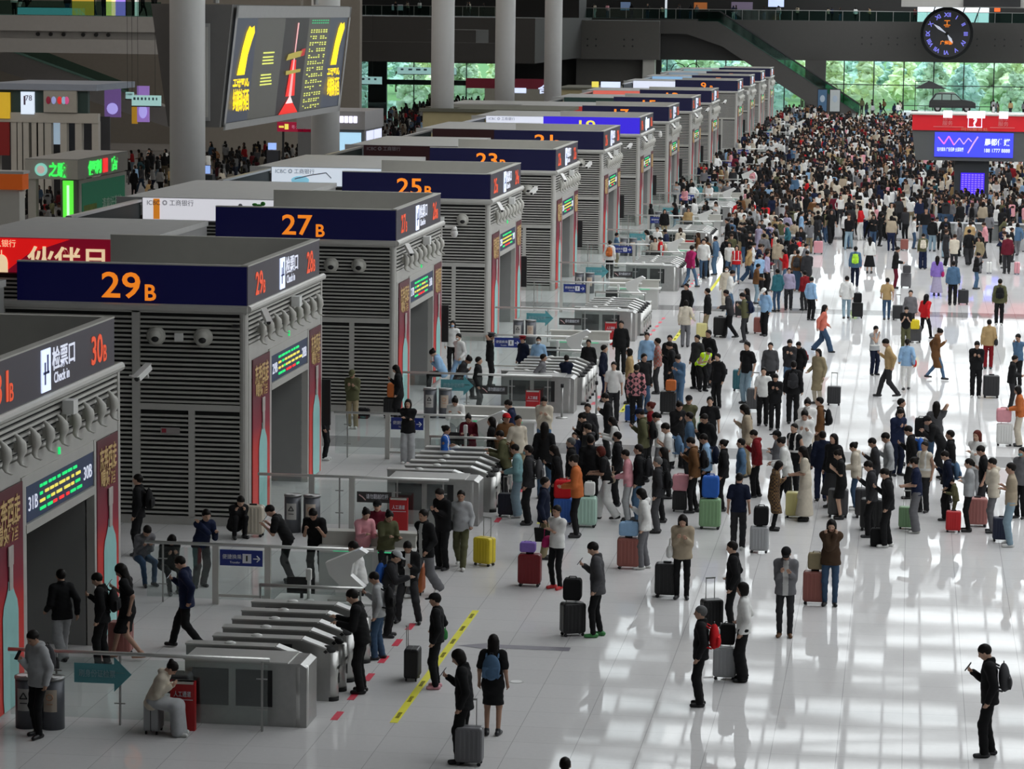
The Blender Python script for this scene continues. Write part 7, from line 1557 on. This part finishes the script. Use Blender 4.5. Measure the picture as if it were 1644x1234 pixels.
('P',[18.9,135.69,176,1.71,'phone1','shirt','cream','straight','grey','short','person in cream shirt and grey trousers,holding a phone,far across from gate 21B'],{'hc': 'hairbrown'},[('bp','cream','cream backpack worn near gate 21B with cream shirt')]),
('P',[9.5,136.21,-86,1.66,'holdfront','jacket','black','straight','khaki','long','long-haired person in black jacket and khaki trousers,with hands forward,level with gate 21B'],{'hc': 'hairbrown'},[]),
('P',[17.23,136.42,96,1.72,'walk','sweater','black','wide','charcoal','short','person in black sweater and charcoal trousers,walking,far across from gate 21B'],{},[]),
('P',[6.75,136.77,-119,1.79,'phone2','sweater','charcoal','wide','khaki','tail','person in charcoal sweater and khaki trousers,looking down at a phone,close to gate 21B'],{},[]),
('P',[8.34,137.38,189,1.7,'phone1','shirt','grey','wide','black','long','long-haired person in grey shirt and black trousers,holding a phone,level with gate 21B'],{'shoe': 'white'},[]),
('P',[18.83,137.73,-75,1.77,'cross','jacket','navy','straight','black','short','person in navy jacket and black trousers,with folded arms,far across from gate 21B'],{},[]),
('P',[7.01,137.75,75,1.8,'face','jacket','black','straight','charcoal','bob','person in black jacket and charcoal trousers,with hands at the face,close to gate 21B'],{'shoe': 'white'},[]),
('P',[7.49,137.95,-122,1.61,'relax','coat','lilac','slim','khaki','short','person in lilac long coat and khaki trousers,standing,close to gate 21B'],{},[]),
('P',[6.87,138.28,178,1.67,'phone1','jacket','red','slim','black','short','person in red jacket and black trousers,holding a phone,close to gate 21B'],{},[]),
('S',[7.32,138.18,0,'rose','rose suitcase beside the red jacket close to gate 21B',0.88,1]),
('P',[7.92,138.72,84,1.64,'face','sweater','lilac','slim','black','short','person in lilac sweater and black trousers,with hands at the face,level with gate 21B'],{'hc': 'hairbrown','shoe': 'white'},[('bp','navy','navy backpack worn near gate 21B with lilac sweater')]),
('P',[8.79,138.82,192,1.68,'walk','shirt','teal','straight','black','tail','person in teal shirt and black trousers,walking,level with gate 21B'],{},[]),
('S',[9.24,138.72,90,'pink','pink suitcase beside the teal shirt level with gate 21B',0.97,0]),
('P',[5.93,138.85,194,1.79,'holdside','open','black','straight','black','short','person in black open jacket and black trousers,with one arm out,close to gate 21B'],{},[]),
('P',[19.26,139.3,0,1.61,'relax','coat','black','wide','charcoal','short','person in black long coat and charcoal trousers,standing,far across from gate 21B'],{'hc': 'hairbrown'},[]),
('P',[6.79,140.11,190,1.67,'stand','shirt','white','slim','denim','long','long-haired person in white shirt and denim trousers,standing,close to gate 21B'],{'shoe': 'white'},[]),
('P',[8.38,140.23,-102,1.73,'face','sweater','olive','slim','black','short','person in olive sweater and black trousers,with hands at the face,level with gate 21B'],{},[('bp','pink','pink backpack worn near gate 21B with olive sweater')]),
('S',[8.83,140.13,-30,'rose','rose suitcase beside the olive sweater level with gate 21B',1.14,1]),
('P',[6.02,140.33,84,1.61,'phone1','hoodie','denim','slim','charcoal','short','person in denim blue hoodie and charcoal trousers,holding a phone,close to gate 21B'],{},[]),
('P',[7.48,140.34,-75,1.66,'cross','jacket','charcoal','slim','jeans','bun','person in charcoal jacket and blue jeans,with folded arms,close to gate 21B'],{},[]),
('P',[16.22,140.65,99,1.61,'holdside','shirt','black','wide','pjeans','short','person in black shirt and pale jeans,with one arm out,far across from gate 21B'],{'cap': 'navy'},[]),
('P',[17.35,140.74,88,1.75,'phone1','coat','tan','straight','charcoal','short','person in tan long coat and charcoal trousers,holding a phone,far across from gate 21B'],{},[]),
('P',[6.98,140.78,130,1.69,'stand','tee','black','slim','navy','long','long-haired person in black T-shirt and navy trousers,standing,close to gate 21B'],{},[]),
('P',[18.08,140.87,186,1.73,'phone1','jacket','pink','straight','charcoal','short','person in pink jacket and charcoal trousers,holding a phone,far across from gate 21B'],{'hc': 'hairbrown'},[]),
('P',[19.24,141.21,93,1.76,'phone1','hoodie','white','slim','black','long','long-haired person in white hoodie and black trousers,holding a phone,far across from gate 21B'],{},[]),
('P',[8.09,141.21,-132,1.78,'relax','shirt','tan','wide','khaki','long','long-haired person in tan shirt and khaki trousers,standing,level with gate 21B'],{},[]),
('P',[9.72,141.41,90,1.59,'phone1','jacket','grey','straight','khaki','long','long-haired person in grey jacket and khaki trousers,holding a phone,level with gate 21B'],{},[]),
('S',[10.17,141.31,0,'pink','pink suitcase beside the grey jacket level with gate 21B',1.05,0]),
('P',[8.99,141.46,84,1.58,'walk','jacket','beige','straight','denim','bun','person in beige jacket and denim trousers,walking,level with gate 21B'],{},[]),
('P',[8.25,141.7,-4,1.59,'phone1','jacket','charcoal','straight','navy','short','person in charcoal jacket and navy trousers,holding a phone,level with gate 21B'],{},[]),
('P',[16.88,141.87,169,1.62,'stand','coat','grey','straight','black','long','long-haired person in grey long coat and black trousers,standing,far across from gate 21B'],{},[]),
('S',[17.33,141.77,20,'black','black suitcase beside the grey long coat far across from gate 21B',1.09,0]),
('P',[17.4,142.27,128,1.75,'relax','tee','white','straight','navy','tail','person in white T-shirt and navy trousers,standing,far across from gate 21B'],{},[]),
('P',[19.65,142.58,98,1.64,'walk','jacket','denim','straight','grey','bob','person in denim blue jacket and grey trousers,walking,far across from gate 21B'],{},[]),
('P',[7.53,142.64,86,1.77,'stand','tee','white','slim','denim','short','person in white T-shirt and denim trousers,standing,level with gate 21B'],{'shoe': 'white'},[]),
('S',[7.98,142.54,90,'charcoal','charcoal suitcase beside the white T-shirt level with gate 21B',0.86,0]),
('P',[6.47,143.12,-77,1.69,'relax','jacket','beige','wide','denim','short','person in beige jacket and denim trousers,standing,close to gate 21B'],{'hc': 'hairbrown'},[('bp','navy','navy backpack worn near gate 21B with beige jacket')]),
('S',[6.92,143.02,20,'dgrey','dark grey suitcase beside the beige jacket close to gate 21B',0.95,1]),
('P',[8.54,144.11,-130,1.78,'stand','tee','lilac','straight','navy','long','long-haired person in lilac T-shirt and navy trousers,standing,level with gate 21B'],{},[]),
('S',[8.99,144.01,90,'navy','navy suitcase beside the lilac T-shirt level with gate 21B',1.14,0]),
('P',[16.23,144.3,-81,1.72,'holdside','jacket','black','straight','navy','short','person in black jacket and navy trousers,with one arm out,far across from gate 21B'],{},[('bp','charcoal','charcoal backpack worn near gate 21B with black jacket')]),
('S',[16.68,144.2,0,'rose','rose suitcase beside the black jacket far across from gate 21B',1.14,0]),
('P',[6.71,144.37,139,1.77,'cross','open','grey','slim','black','tail','person in grey open jacket and black trousers,with folded arms,close to gate 21B'],{},[]),
('S',[7.16,144.27,90,'white','white suitcase beside the grey open jacket close to gate 21B',0.93,1]),
('P',[16.9,144.46,112,1.63,'holdfront','jacket','lgrey','straight','black','tail','person in pale grey jacket and black trousers,with hands forward,far across from gate 21B'],{'shoe': 'white'},[]),
('P',[15.61,144.51,79,1.65,'relax','hoodie','black','straight','pjeans','bun','person in black hoodie and pale jeans,standing,far across from gate 21B'],{'cap': 'navy'},[]),
('P',[9.2,144.86,0,1.79,'cross','tee','lblue','wide','black','short','person in light blue T-shirt and black trousers,with folded arms,level with gate 21B'],{},[]),
('P',[13.82,144.94,175,1.59,'phone1','jacket','black','slim','charcoal','long','long-haired person in black jacket and charcoal trousers,holding a phone,level with gate 21B'],{},[]),
('S',[14.27,144.84,0,'rose','rose suitcase beside the black jacket level with gate 21B',0.91,0]),
('P',[5.64,144.99,98,1.64,'cross','hoodie','grey','wide','white','long','long-haired person in grey hoodie and white trousers,with folded arms,close to gate 21B'],{'hc': 'hairbrown'},[]),
('P',[11.62,145.1,140,1.58,'face','jacket','charcoal','slim','denim','short','person in charcoal jacket and denim trousers,with hands at the face,level with gate 21B'],{},[]),
('P',[10.0,145.47,94,1.8,'cross','jacket','black','straight','pjeans','short','person in black jacket and pale jeans,with folded arms,level with gate 21B'],{},[]),
('P',[19.5,145.63,-79,1.61,'phone1','jacket','white','slim','jeans','bob','person in white jacket and blue jeans,holding a phone,far across from gate 21B'],{'shoe': 'white'},[]),
('S',[19.95,145.53,-30,'silver','silver suitcase beside the white jacket far across from gate 21B',1.09,1]),
('P',[12.72,145.68,-88,1.65,'cross','shirt','black','slim','jeans','short','person in black shirt and blue jeans,with folded arms,level with gate 21B'],{},[]),
('P',[15.84,145.72,-90,1.62,'phone1','shirt','white','straight','black','short','person in white shirt and black trousers,holding a phone,far across from gate 21B'],{},[]),
('P',[14.71,145.79,5,1.58,'cross','tee','white','straight','jeans','short','person in white T-shirt and blue jeans,with folded arms,far across from gate 21B'],{},[]),
('P',[8.44,146.02,-139,1.58,'stand','open','white','wide','jeans','short','person in white open jacket and blue jeans,standing,level with gate 21B'],{},[]),
('P',[5.77,146.06,-97,1.61,'walk','sweater','white','straight','black','bun','person in white sweater and black trousers,walking,close to gate 21B'],{},[('bp','black','black backpack worn near gate 21B with white sweater')]),
('P',[9.78,146.17,-134,1.72,'walk','jacket','beige','slim','jeans','short','person in beige jacket and blue jeans,walking,level with gate 21B'],{},[('bp','red','red backpack worn near gate 21B with beige jacket')]),
('P',[17.63,146.25,172,1.57,'holdfront','sweater','black','straight','grey','short','person in black sweater and grey trousers,with hands forward,far across from gate 21B'],{},[]),
('P',[6.98,146.69,187,1.75,'stand','tee','lgrey','wide','jeans','short','person in pale grey T-shirt and blue jeans,standing,close to gate 21B'],{},[('bp','grey','grey backpack worn near gate 21B with pale grey T-shirt')]),
('P',[6.16,146.7,-85,1.78,'holdside','hoodie','white','slim','khaki','long','long-haired person in white hoodie and khaki trousers,with one arm out,close to gate 21B'],{},[]),
('P',[13.02,146.97,-5,1.67,'phone2','hoodie','black','straight','black','bob','person in black hoodie and black trousers,looking down at a phone,level with gate 21B'],{},[]),
('P',[7.73,146.99,-75,1.67,'cross','jacket','cream','slim','grey','long','long-haired person in cream jacket and grey trousers,with folded arms,level with gate 21B'],{},[]),
('S',[8.18,146.89,20,'charcoal','charcoal suitcase beside the cream jacket level with gate 21B',0.92,1]),
('P',[8.97,147.24,-3,1.58,'face','jacket','black','slim','navy','bob','person in black jacket and navy trousers,with hands at the face,level with gate 21B'],{},[]),
('P',[10.59,147.39,-77,1.79,'walk','tee','black','wide','black','long','long-haired person in black T-shirt and black trousers,walking,level with gate 21B'],{},[]),
('P',[9.5,147.51,-87,1.73,'phone1','open','black','slim','jeans','short','person in black open jacket and blue jeans,holding a phone,level with gate 21B'],{},[]),
('P',[2.21,147.56,-77,1.57,'stand','hoodie','black','slim','khaki','bob','person in black hoodie and khaki trousers,standing,close to gate 21B'],{'shoe': 'white'},[]),
('P',[19.15,147.57,-14,1.58,'walk','jacket','olive','straight','navy','long','long-haired person in olive jacket and navy trousers,walking,far across from gate 21B'],{},[]),
('P',[3.41,147.66,-82,1.68,'relax','jacket','tan','slim','charcoal','long','long-haired person in tan jacket and charcoal trousers,standing,close to gate 21B'],{'shoe': 'white'},[]),
('P',[8.95,147.89,111,1.75,'phone2','jacket','white','straight','charcoal','short','person in white jacket and charcoal trousers,looking down at a phone,level with gate 19B'],{},[]),
('P',[5.98,148.16,-81,1.58,'walk','sweater','denim','wide','grey','short','person in denim blue sweater and grey trousers,walking,close to gate 19B'],{},[]),
('P',[5.53,153.64,90,1.67,'stand','jacket','red','slim','denim','short','person in red jacket and jeans seen from behind near gate 21B'],{},[]),
]
REST = [(5.9, 148.7), (13.7, 148.8), (4.1, 149.2), (8.3, 149.4), (15.3, 149.4), (10.3, 150.0), (2.6, 150.1), (1.3, 150.1), (18.5, 150.3), (8.5, 150.4), (14.3, 150.5), (12.0, 150.6), (13.1, 150.7), (3.1, 150.7), (15.6, 150.7), (10.3, 150.7), (8.9, 150.9), (4.0, 151.1), (6.5, 151.2), (5.8, 151.3), (7.1, 151.4), (10.3, 151.5), (6.4, 152.1), (19.2, 152.2), (11.4, 152.4), (12.3, 152.7), (4.5, 152.8), (6.2, 153.0), (18.9, 153.0), (13.5, 153.1), (4.0, 153.1), (2.7, 153.2), (3.3, 153.2), (12.8, 153.2), (6.3, 153.7), (7.9, 153.8), (7.6, 154.5), (12.9, 155.2), (19.6, 155.5), (18.3, 155.5), (10.1, 155.9), (7.8, 155.9), (9.4, 156.2), (18.2, 156.6), (7.2, 157.3), (19.4, 157.4), (5.5, 157.4), (7.9, 157.5), (20.4, 157.6), (18.3, 157.7), (15.0, 157.7), (13.9, 158.3), (6.8, 158.3), (5.8, 158.8), (12.9, 158.9), (11.8, 159.0), (7.8, 159.2), (8.6, 159.8), (7.4, 160.2), (5.7, 160.3), (16.6, 161.0), (15.0, 161.0), (12.8, 161.1), (8.5, 161.4), (10.7, 161.5), (7.3, 161.6), (6.0, 161.6), (16.7, 161.7), (8.7, 162.2), (5.5, 162.6), (6.5, 162.6), (16.3, 162.6), (8.1, 162.6), (9.0, 162.7), (14.1, 163.6), (13.3, 163.9), (5.7, 164.3), (9.2, 164.7), (17.2, 164.8), (7.2, 165.2), (11.1, 165.6), (1.8, 166.5), (9.0, 166.6), (8.6, 166.9), (15.4, 167.4), (3.1, 167.6), (18.3, 167.8), (17.6, 167.8), (19.0, 167.8), (9.5, 168.4), (2.1, 168.7), (3.0, 168.7), (11.2, 169.2), (15.7, 170.1), (1.0, 170.6), (18.3, 170.7), (1.8, 171.0), (1.2, 171.3), (2.7, 171.4), (20.3, 171.5), (3.7, 171.8), (4.8, 172.4), (3.4, 185.2), (2.2, 185.3), (2.9, 186.3), (1.9, 186.9), (2.5, 187.3), (2.2, 188.2), (1.3, 188.5), (4.7, 190.3), (0.9, 190.9), (4.9, 191.4), (1.0, 204.5), (3.9, 204.7), (2.9, 204.9), (4.7, 205.1), (4.0, 205.9), (4.5, 206.1), (1.7, 208.0), (4.8, 209.5), (1.6, 209.6), (2.1, 209.9), (4.7, 210.4)]
for rec in DATA:
    if rec[0] == 'P':
        d, kw, ex = rec[1:]
        x, y, fc, ht, pose, top, tc, bot, bc, hair, lab = d
        p = person(x, y, fc, ht, pose, top, tc, bot, bc, hair, lab, group='passengers in the hall', **kw)
        for e, c, l in ex:
            if e == 'bp': backpack(p, pose, c, l)
            elif e == 'hb': hipbag(p, pose, c, l)
            elif e == 'tb': holdbag(p, pose, c, l)
            elif e == 'ph': phone(p, pose, l)
    elif rec[0] == 'S': suitcase(rec[1][0], rec[1][1], rec[1][2], rec[1][3], rec[1][4], rec[1][5], bool(rec[1][6]), 'suitcases of the passengers')
    else: softbag(*rec[1])
# ================================================================ the distant crowd, too many to count: one object
def crowd_templates():
    out = []
    for pose, kind, hair, bk in (('stand', 'jacket', 'short', 'straight'), ('phone2', 'sweater', 'long', 'slim'), ('holdfront', 'jacket', 'short', 'straight'), ('relax', 'tee', 'bob', 'wide'), ('walk', 'jacket', 'short', 'slim')):
        s = skel(pose); bf = body_f(s); V0 = []; F0 = []; C0 = []; n = 0
        def rad(P):
            d = torso_f(P, s, .03, .06)
            for sd in 'lr': d = smin(d, arm_f(P, s, sd, .022), .03)
            return d
        def legs(P):
            d = eseg(P, s['H']-s['up']*.04, s['H']+s['up']*.05, .10, .09, 1.4, V(0, 1, 0))
            for sd in 'lr': d = smin(d, smin(seg(P, s['p'+sd], s['k'+sd], .09, .075), seg(P, s['k'+sd], s['a'+sd]-V(0, 0, .05), .075, .062), .03), .03)
            return d
        def all_(P):
            d = smin(rad(P), legs(P), .02)
            HC, M = s['HC'], s['HR']; d = smin(d, ell(P, HC+M[:, 2]*.012-M[:, 0]*.008, V(.112, .098, .135), M), .03)
            if hair == 'long': d = smin(d, seg(P, HC-M[:, 0]*.05, s['N']-s['up']*.16-s['fw']*.085, .085, .07), .03)
            for sd in 'lr': d = smin(d, seg(P, s['w'+sd], s['w'+sd]+s['hd'+sd]*.13, .034, .03), .02)
            return d
        lo, hi = bbox(s, ALLK, .2); lo[2] = -.06; v, F = nets(all_, lo, hi+.05, .058)
        c = v[F].mean(1); q = (c-s['HC'])@s['HR']
        reg = np.where(c[:, 2] > s['H'][2]-.06, 1, 2)
        wd = np.minimum(np.linalg.norm(c-s['wl']-s['hdl']*.06, axis=1), np.linalg.norm(c-s['wr']-s['hdr']*.06, axis=1)); reg[wd < .075] = 3
        hd = np.linalg.norm(q/V(1, 1, 1.2), axis=1) < .16
        face = hd & (q[:, 0] > .045) & (q[:, 2] < .05); reg[hd] = 0; reg[face] = 3
        if hair == 'long': reg[(c[:, 2] > s['N'][2]-.14) & (c[:, 0] < -.07)] = 0
        v[:, 2] = np.maximum(v[:, 2], 0); out.append((v, F, reg))
    return out
TPL = crowd_templates()
def crowd_material():
    m = bpy.data.materials.new('crowd_cloth'); m.use_nodes = True; b = m.node_tree.nodes['Principled BSDF']; a = m.node_tree.nodes.new('ShaderNodeAttribute'); a.attribute_name = 'cloth_colour'
    m.node_tree.links.new(a.outputs['Color'], b.inputs['Base Color']); b.inputs['Roughness'].default_value = .85; b.inputs['Specular IOR Level'].default_value = .2; return m
CM = crowd_material()
def crowd(name, label, pts, seed, shade=.0):
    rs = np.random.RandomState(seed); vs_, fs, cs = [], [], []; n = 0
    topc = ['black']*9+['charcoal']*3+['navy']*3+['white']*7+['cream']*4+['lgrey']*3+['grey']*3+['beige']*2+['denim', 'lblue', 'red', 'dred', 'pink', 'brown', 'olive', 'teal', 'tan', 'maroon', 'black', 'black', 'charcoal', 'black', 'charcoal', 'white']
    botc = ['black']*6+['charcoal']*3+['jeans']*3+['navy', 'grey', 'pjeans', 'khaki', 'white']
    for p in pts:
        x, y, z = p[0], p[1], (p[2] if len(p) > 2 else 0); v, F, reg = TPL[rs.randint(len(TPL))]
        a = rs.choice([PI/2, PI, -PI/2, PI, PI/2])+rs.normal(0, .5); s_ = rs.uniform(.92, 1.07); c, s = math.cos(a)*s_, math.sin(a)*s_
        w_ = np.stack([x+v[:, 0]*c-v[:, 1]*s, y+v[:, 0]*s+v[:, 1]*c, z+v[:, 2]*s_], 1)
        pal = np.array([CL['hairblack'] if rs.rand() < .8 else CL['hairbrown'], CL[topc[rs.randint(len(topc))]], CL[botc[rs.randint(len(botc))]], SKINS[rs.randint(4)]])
        vs_.append(w_); fs.append(F+n); cs.append(pal[reg]*(1-shade) if rs.rand() > .1 else pal[reg]); n += len(v)  # dim concourse light put into the colours of most figures
    v = np.concatenate(vs_); F = np.concatenate(fs); me = npmesh(name, v, F, [CM]); at = me.attributes.new('cloth_colour', 'FLOAT_COLOR', 'FACE')
    C_ = np.concatenate(cs)
    if len(me.polygons) == len(C_): at.data.foreach_set('color', np.concatenate([C_, np.ones((len(C_), 1))], 1).ravel().astype('f'))
    else: print('FACE COUNT', len(me.polygons), len(C_))
    o = link(name, me); return tag(o, label, 'crowd', None, 'stuff')
rs = np.random.RandomState(4)
def scatter(x0, x1, y0, y1, n, dm, avoid):
    out = []; grid = {}
    for _ in range(n*6):
        if len(out) >= n: break
        x, y = rs.uniform(x0, x1), rs.uniform(y0, y1)
        if avoid(x, y): continue
        k = (int(x/dm), int(y/dm))
        if any((x-a)**2+(y-b)**2 < dm*dm for i in (-1, 0, 1) for j in (-1, 0, 1) for a, b in grid.get((k[0]+i, k[1]+j), [])): continue
        grid.setdefault(k, []).append((x, y)); out.append((x, y))
    return out
def av(x, y):
    if 14.0 < x < 28.5 and 169 < y < 174: return True
    if 14.5 < x and 151.5 < y < 154: return True
    if x > 13 and 330.5 < y < 339: return True
    if x < 5.6:
        for n_, Y0 in KI:
            if Y0-.8 < y < Y0+9: return True
    if 144 < y < 200 and x > 14.3 and rs.rand() < .45: return True
    if y < 160 and x > 14 and rs.rand() < .5: return True
    return False
pts = scatter(5.5, 28.5, 160, 299, 2000, .64, av) + scatter(1.0, 5.5, 170, 318, 230, .7, av) + scatter(5.6, 13.8, 144, 162, 40, .7, av) + scatter(15, 21, 155, 168, 60, .7, av) + [(a, b) for a, b in REST]
crowd('hall_crowd', 'dense crowd of standing passengers filling the far half of the hall', pts, 1)
cols_ = [(-13.9, 113.2), (-13.9, 140.8), (-13.9, 176.9), (-13.9, 204.6), (-13.9, 232.5)]
def av2(x, y):
    if any((x-a)**2+(y-b)**2 < 2 for a, b in cols_): return True
    for x0, x1, y0, y1 in ((-24, -19, 118, 130), (-18, -13, 149, 156), (-38, -28, 157, 170), (-16, -5, 174, 184.5), (-17, -9.5, 194, 204), (-40, -36, 200, 260), (-39, -30, 212, 217), (-60, -38, 221, 226), (-40, -29, 234, 241), (-29, -18, 290, 302), (-17, -10, 254, 265), (-22, -18, 106, 113), (-31, -24, 260, 272), (-37, -19, 249, 252)):
        if x0 < x < x1 and y0 < y < y1: return True
    return y > 345
pts = scatter(-38, -11, 118, 330, 1500, .75, av2)
crowd('concourse_crowd', 'shade-darkened crowd of people in the left concourse behind the kiosks', pts, 2, .75)
far_ = [(x, 329.8+rs.rand()*.5, 0) for x in (9.5, 10.2, 11.1, 12.6, 13.0, 23.5, 24.0)] + [(x, 342.5+rs.rand()*3, .0) for x in (8.8, 10, 11.3, 13.2, 23.9, 24.3, 25.8, 27.3, 27.6, 28.1)] + [(x, 356.3+rs.rand()*5, 10.6) for x in np.linspace(-50, 12, 34)+rs.normal(0, 1.2, 34)]
crowd('gallery_people', 'small dark figures on the upper gallery and by the far windows', far_, 3)
crowd('balcony_people', 'small dark figures on the left upper gallery', [(x, 207+rs.rand()*8, 10.65) for x in np.linspace(-60, -40, 14)], 5)
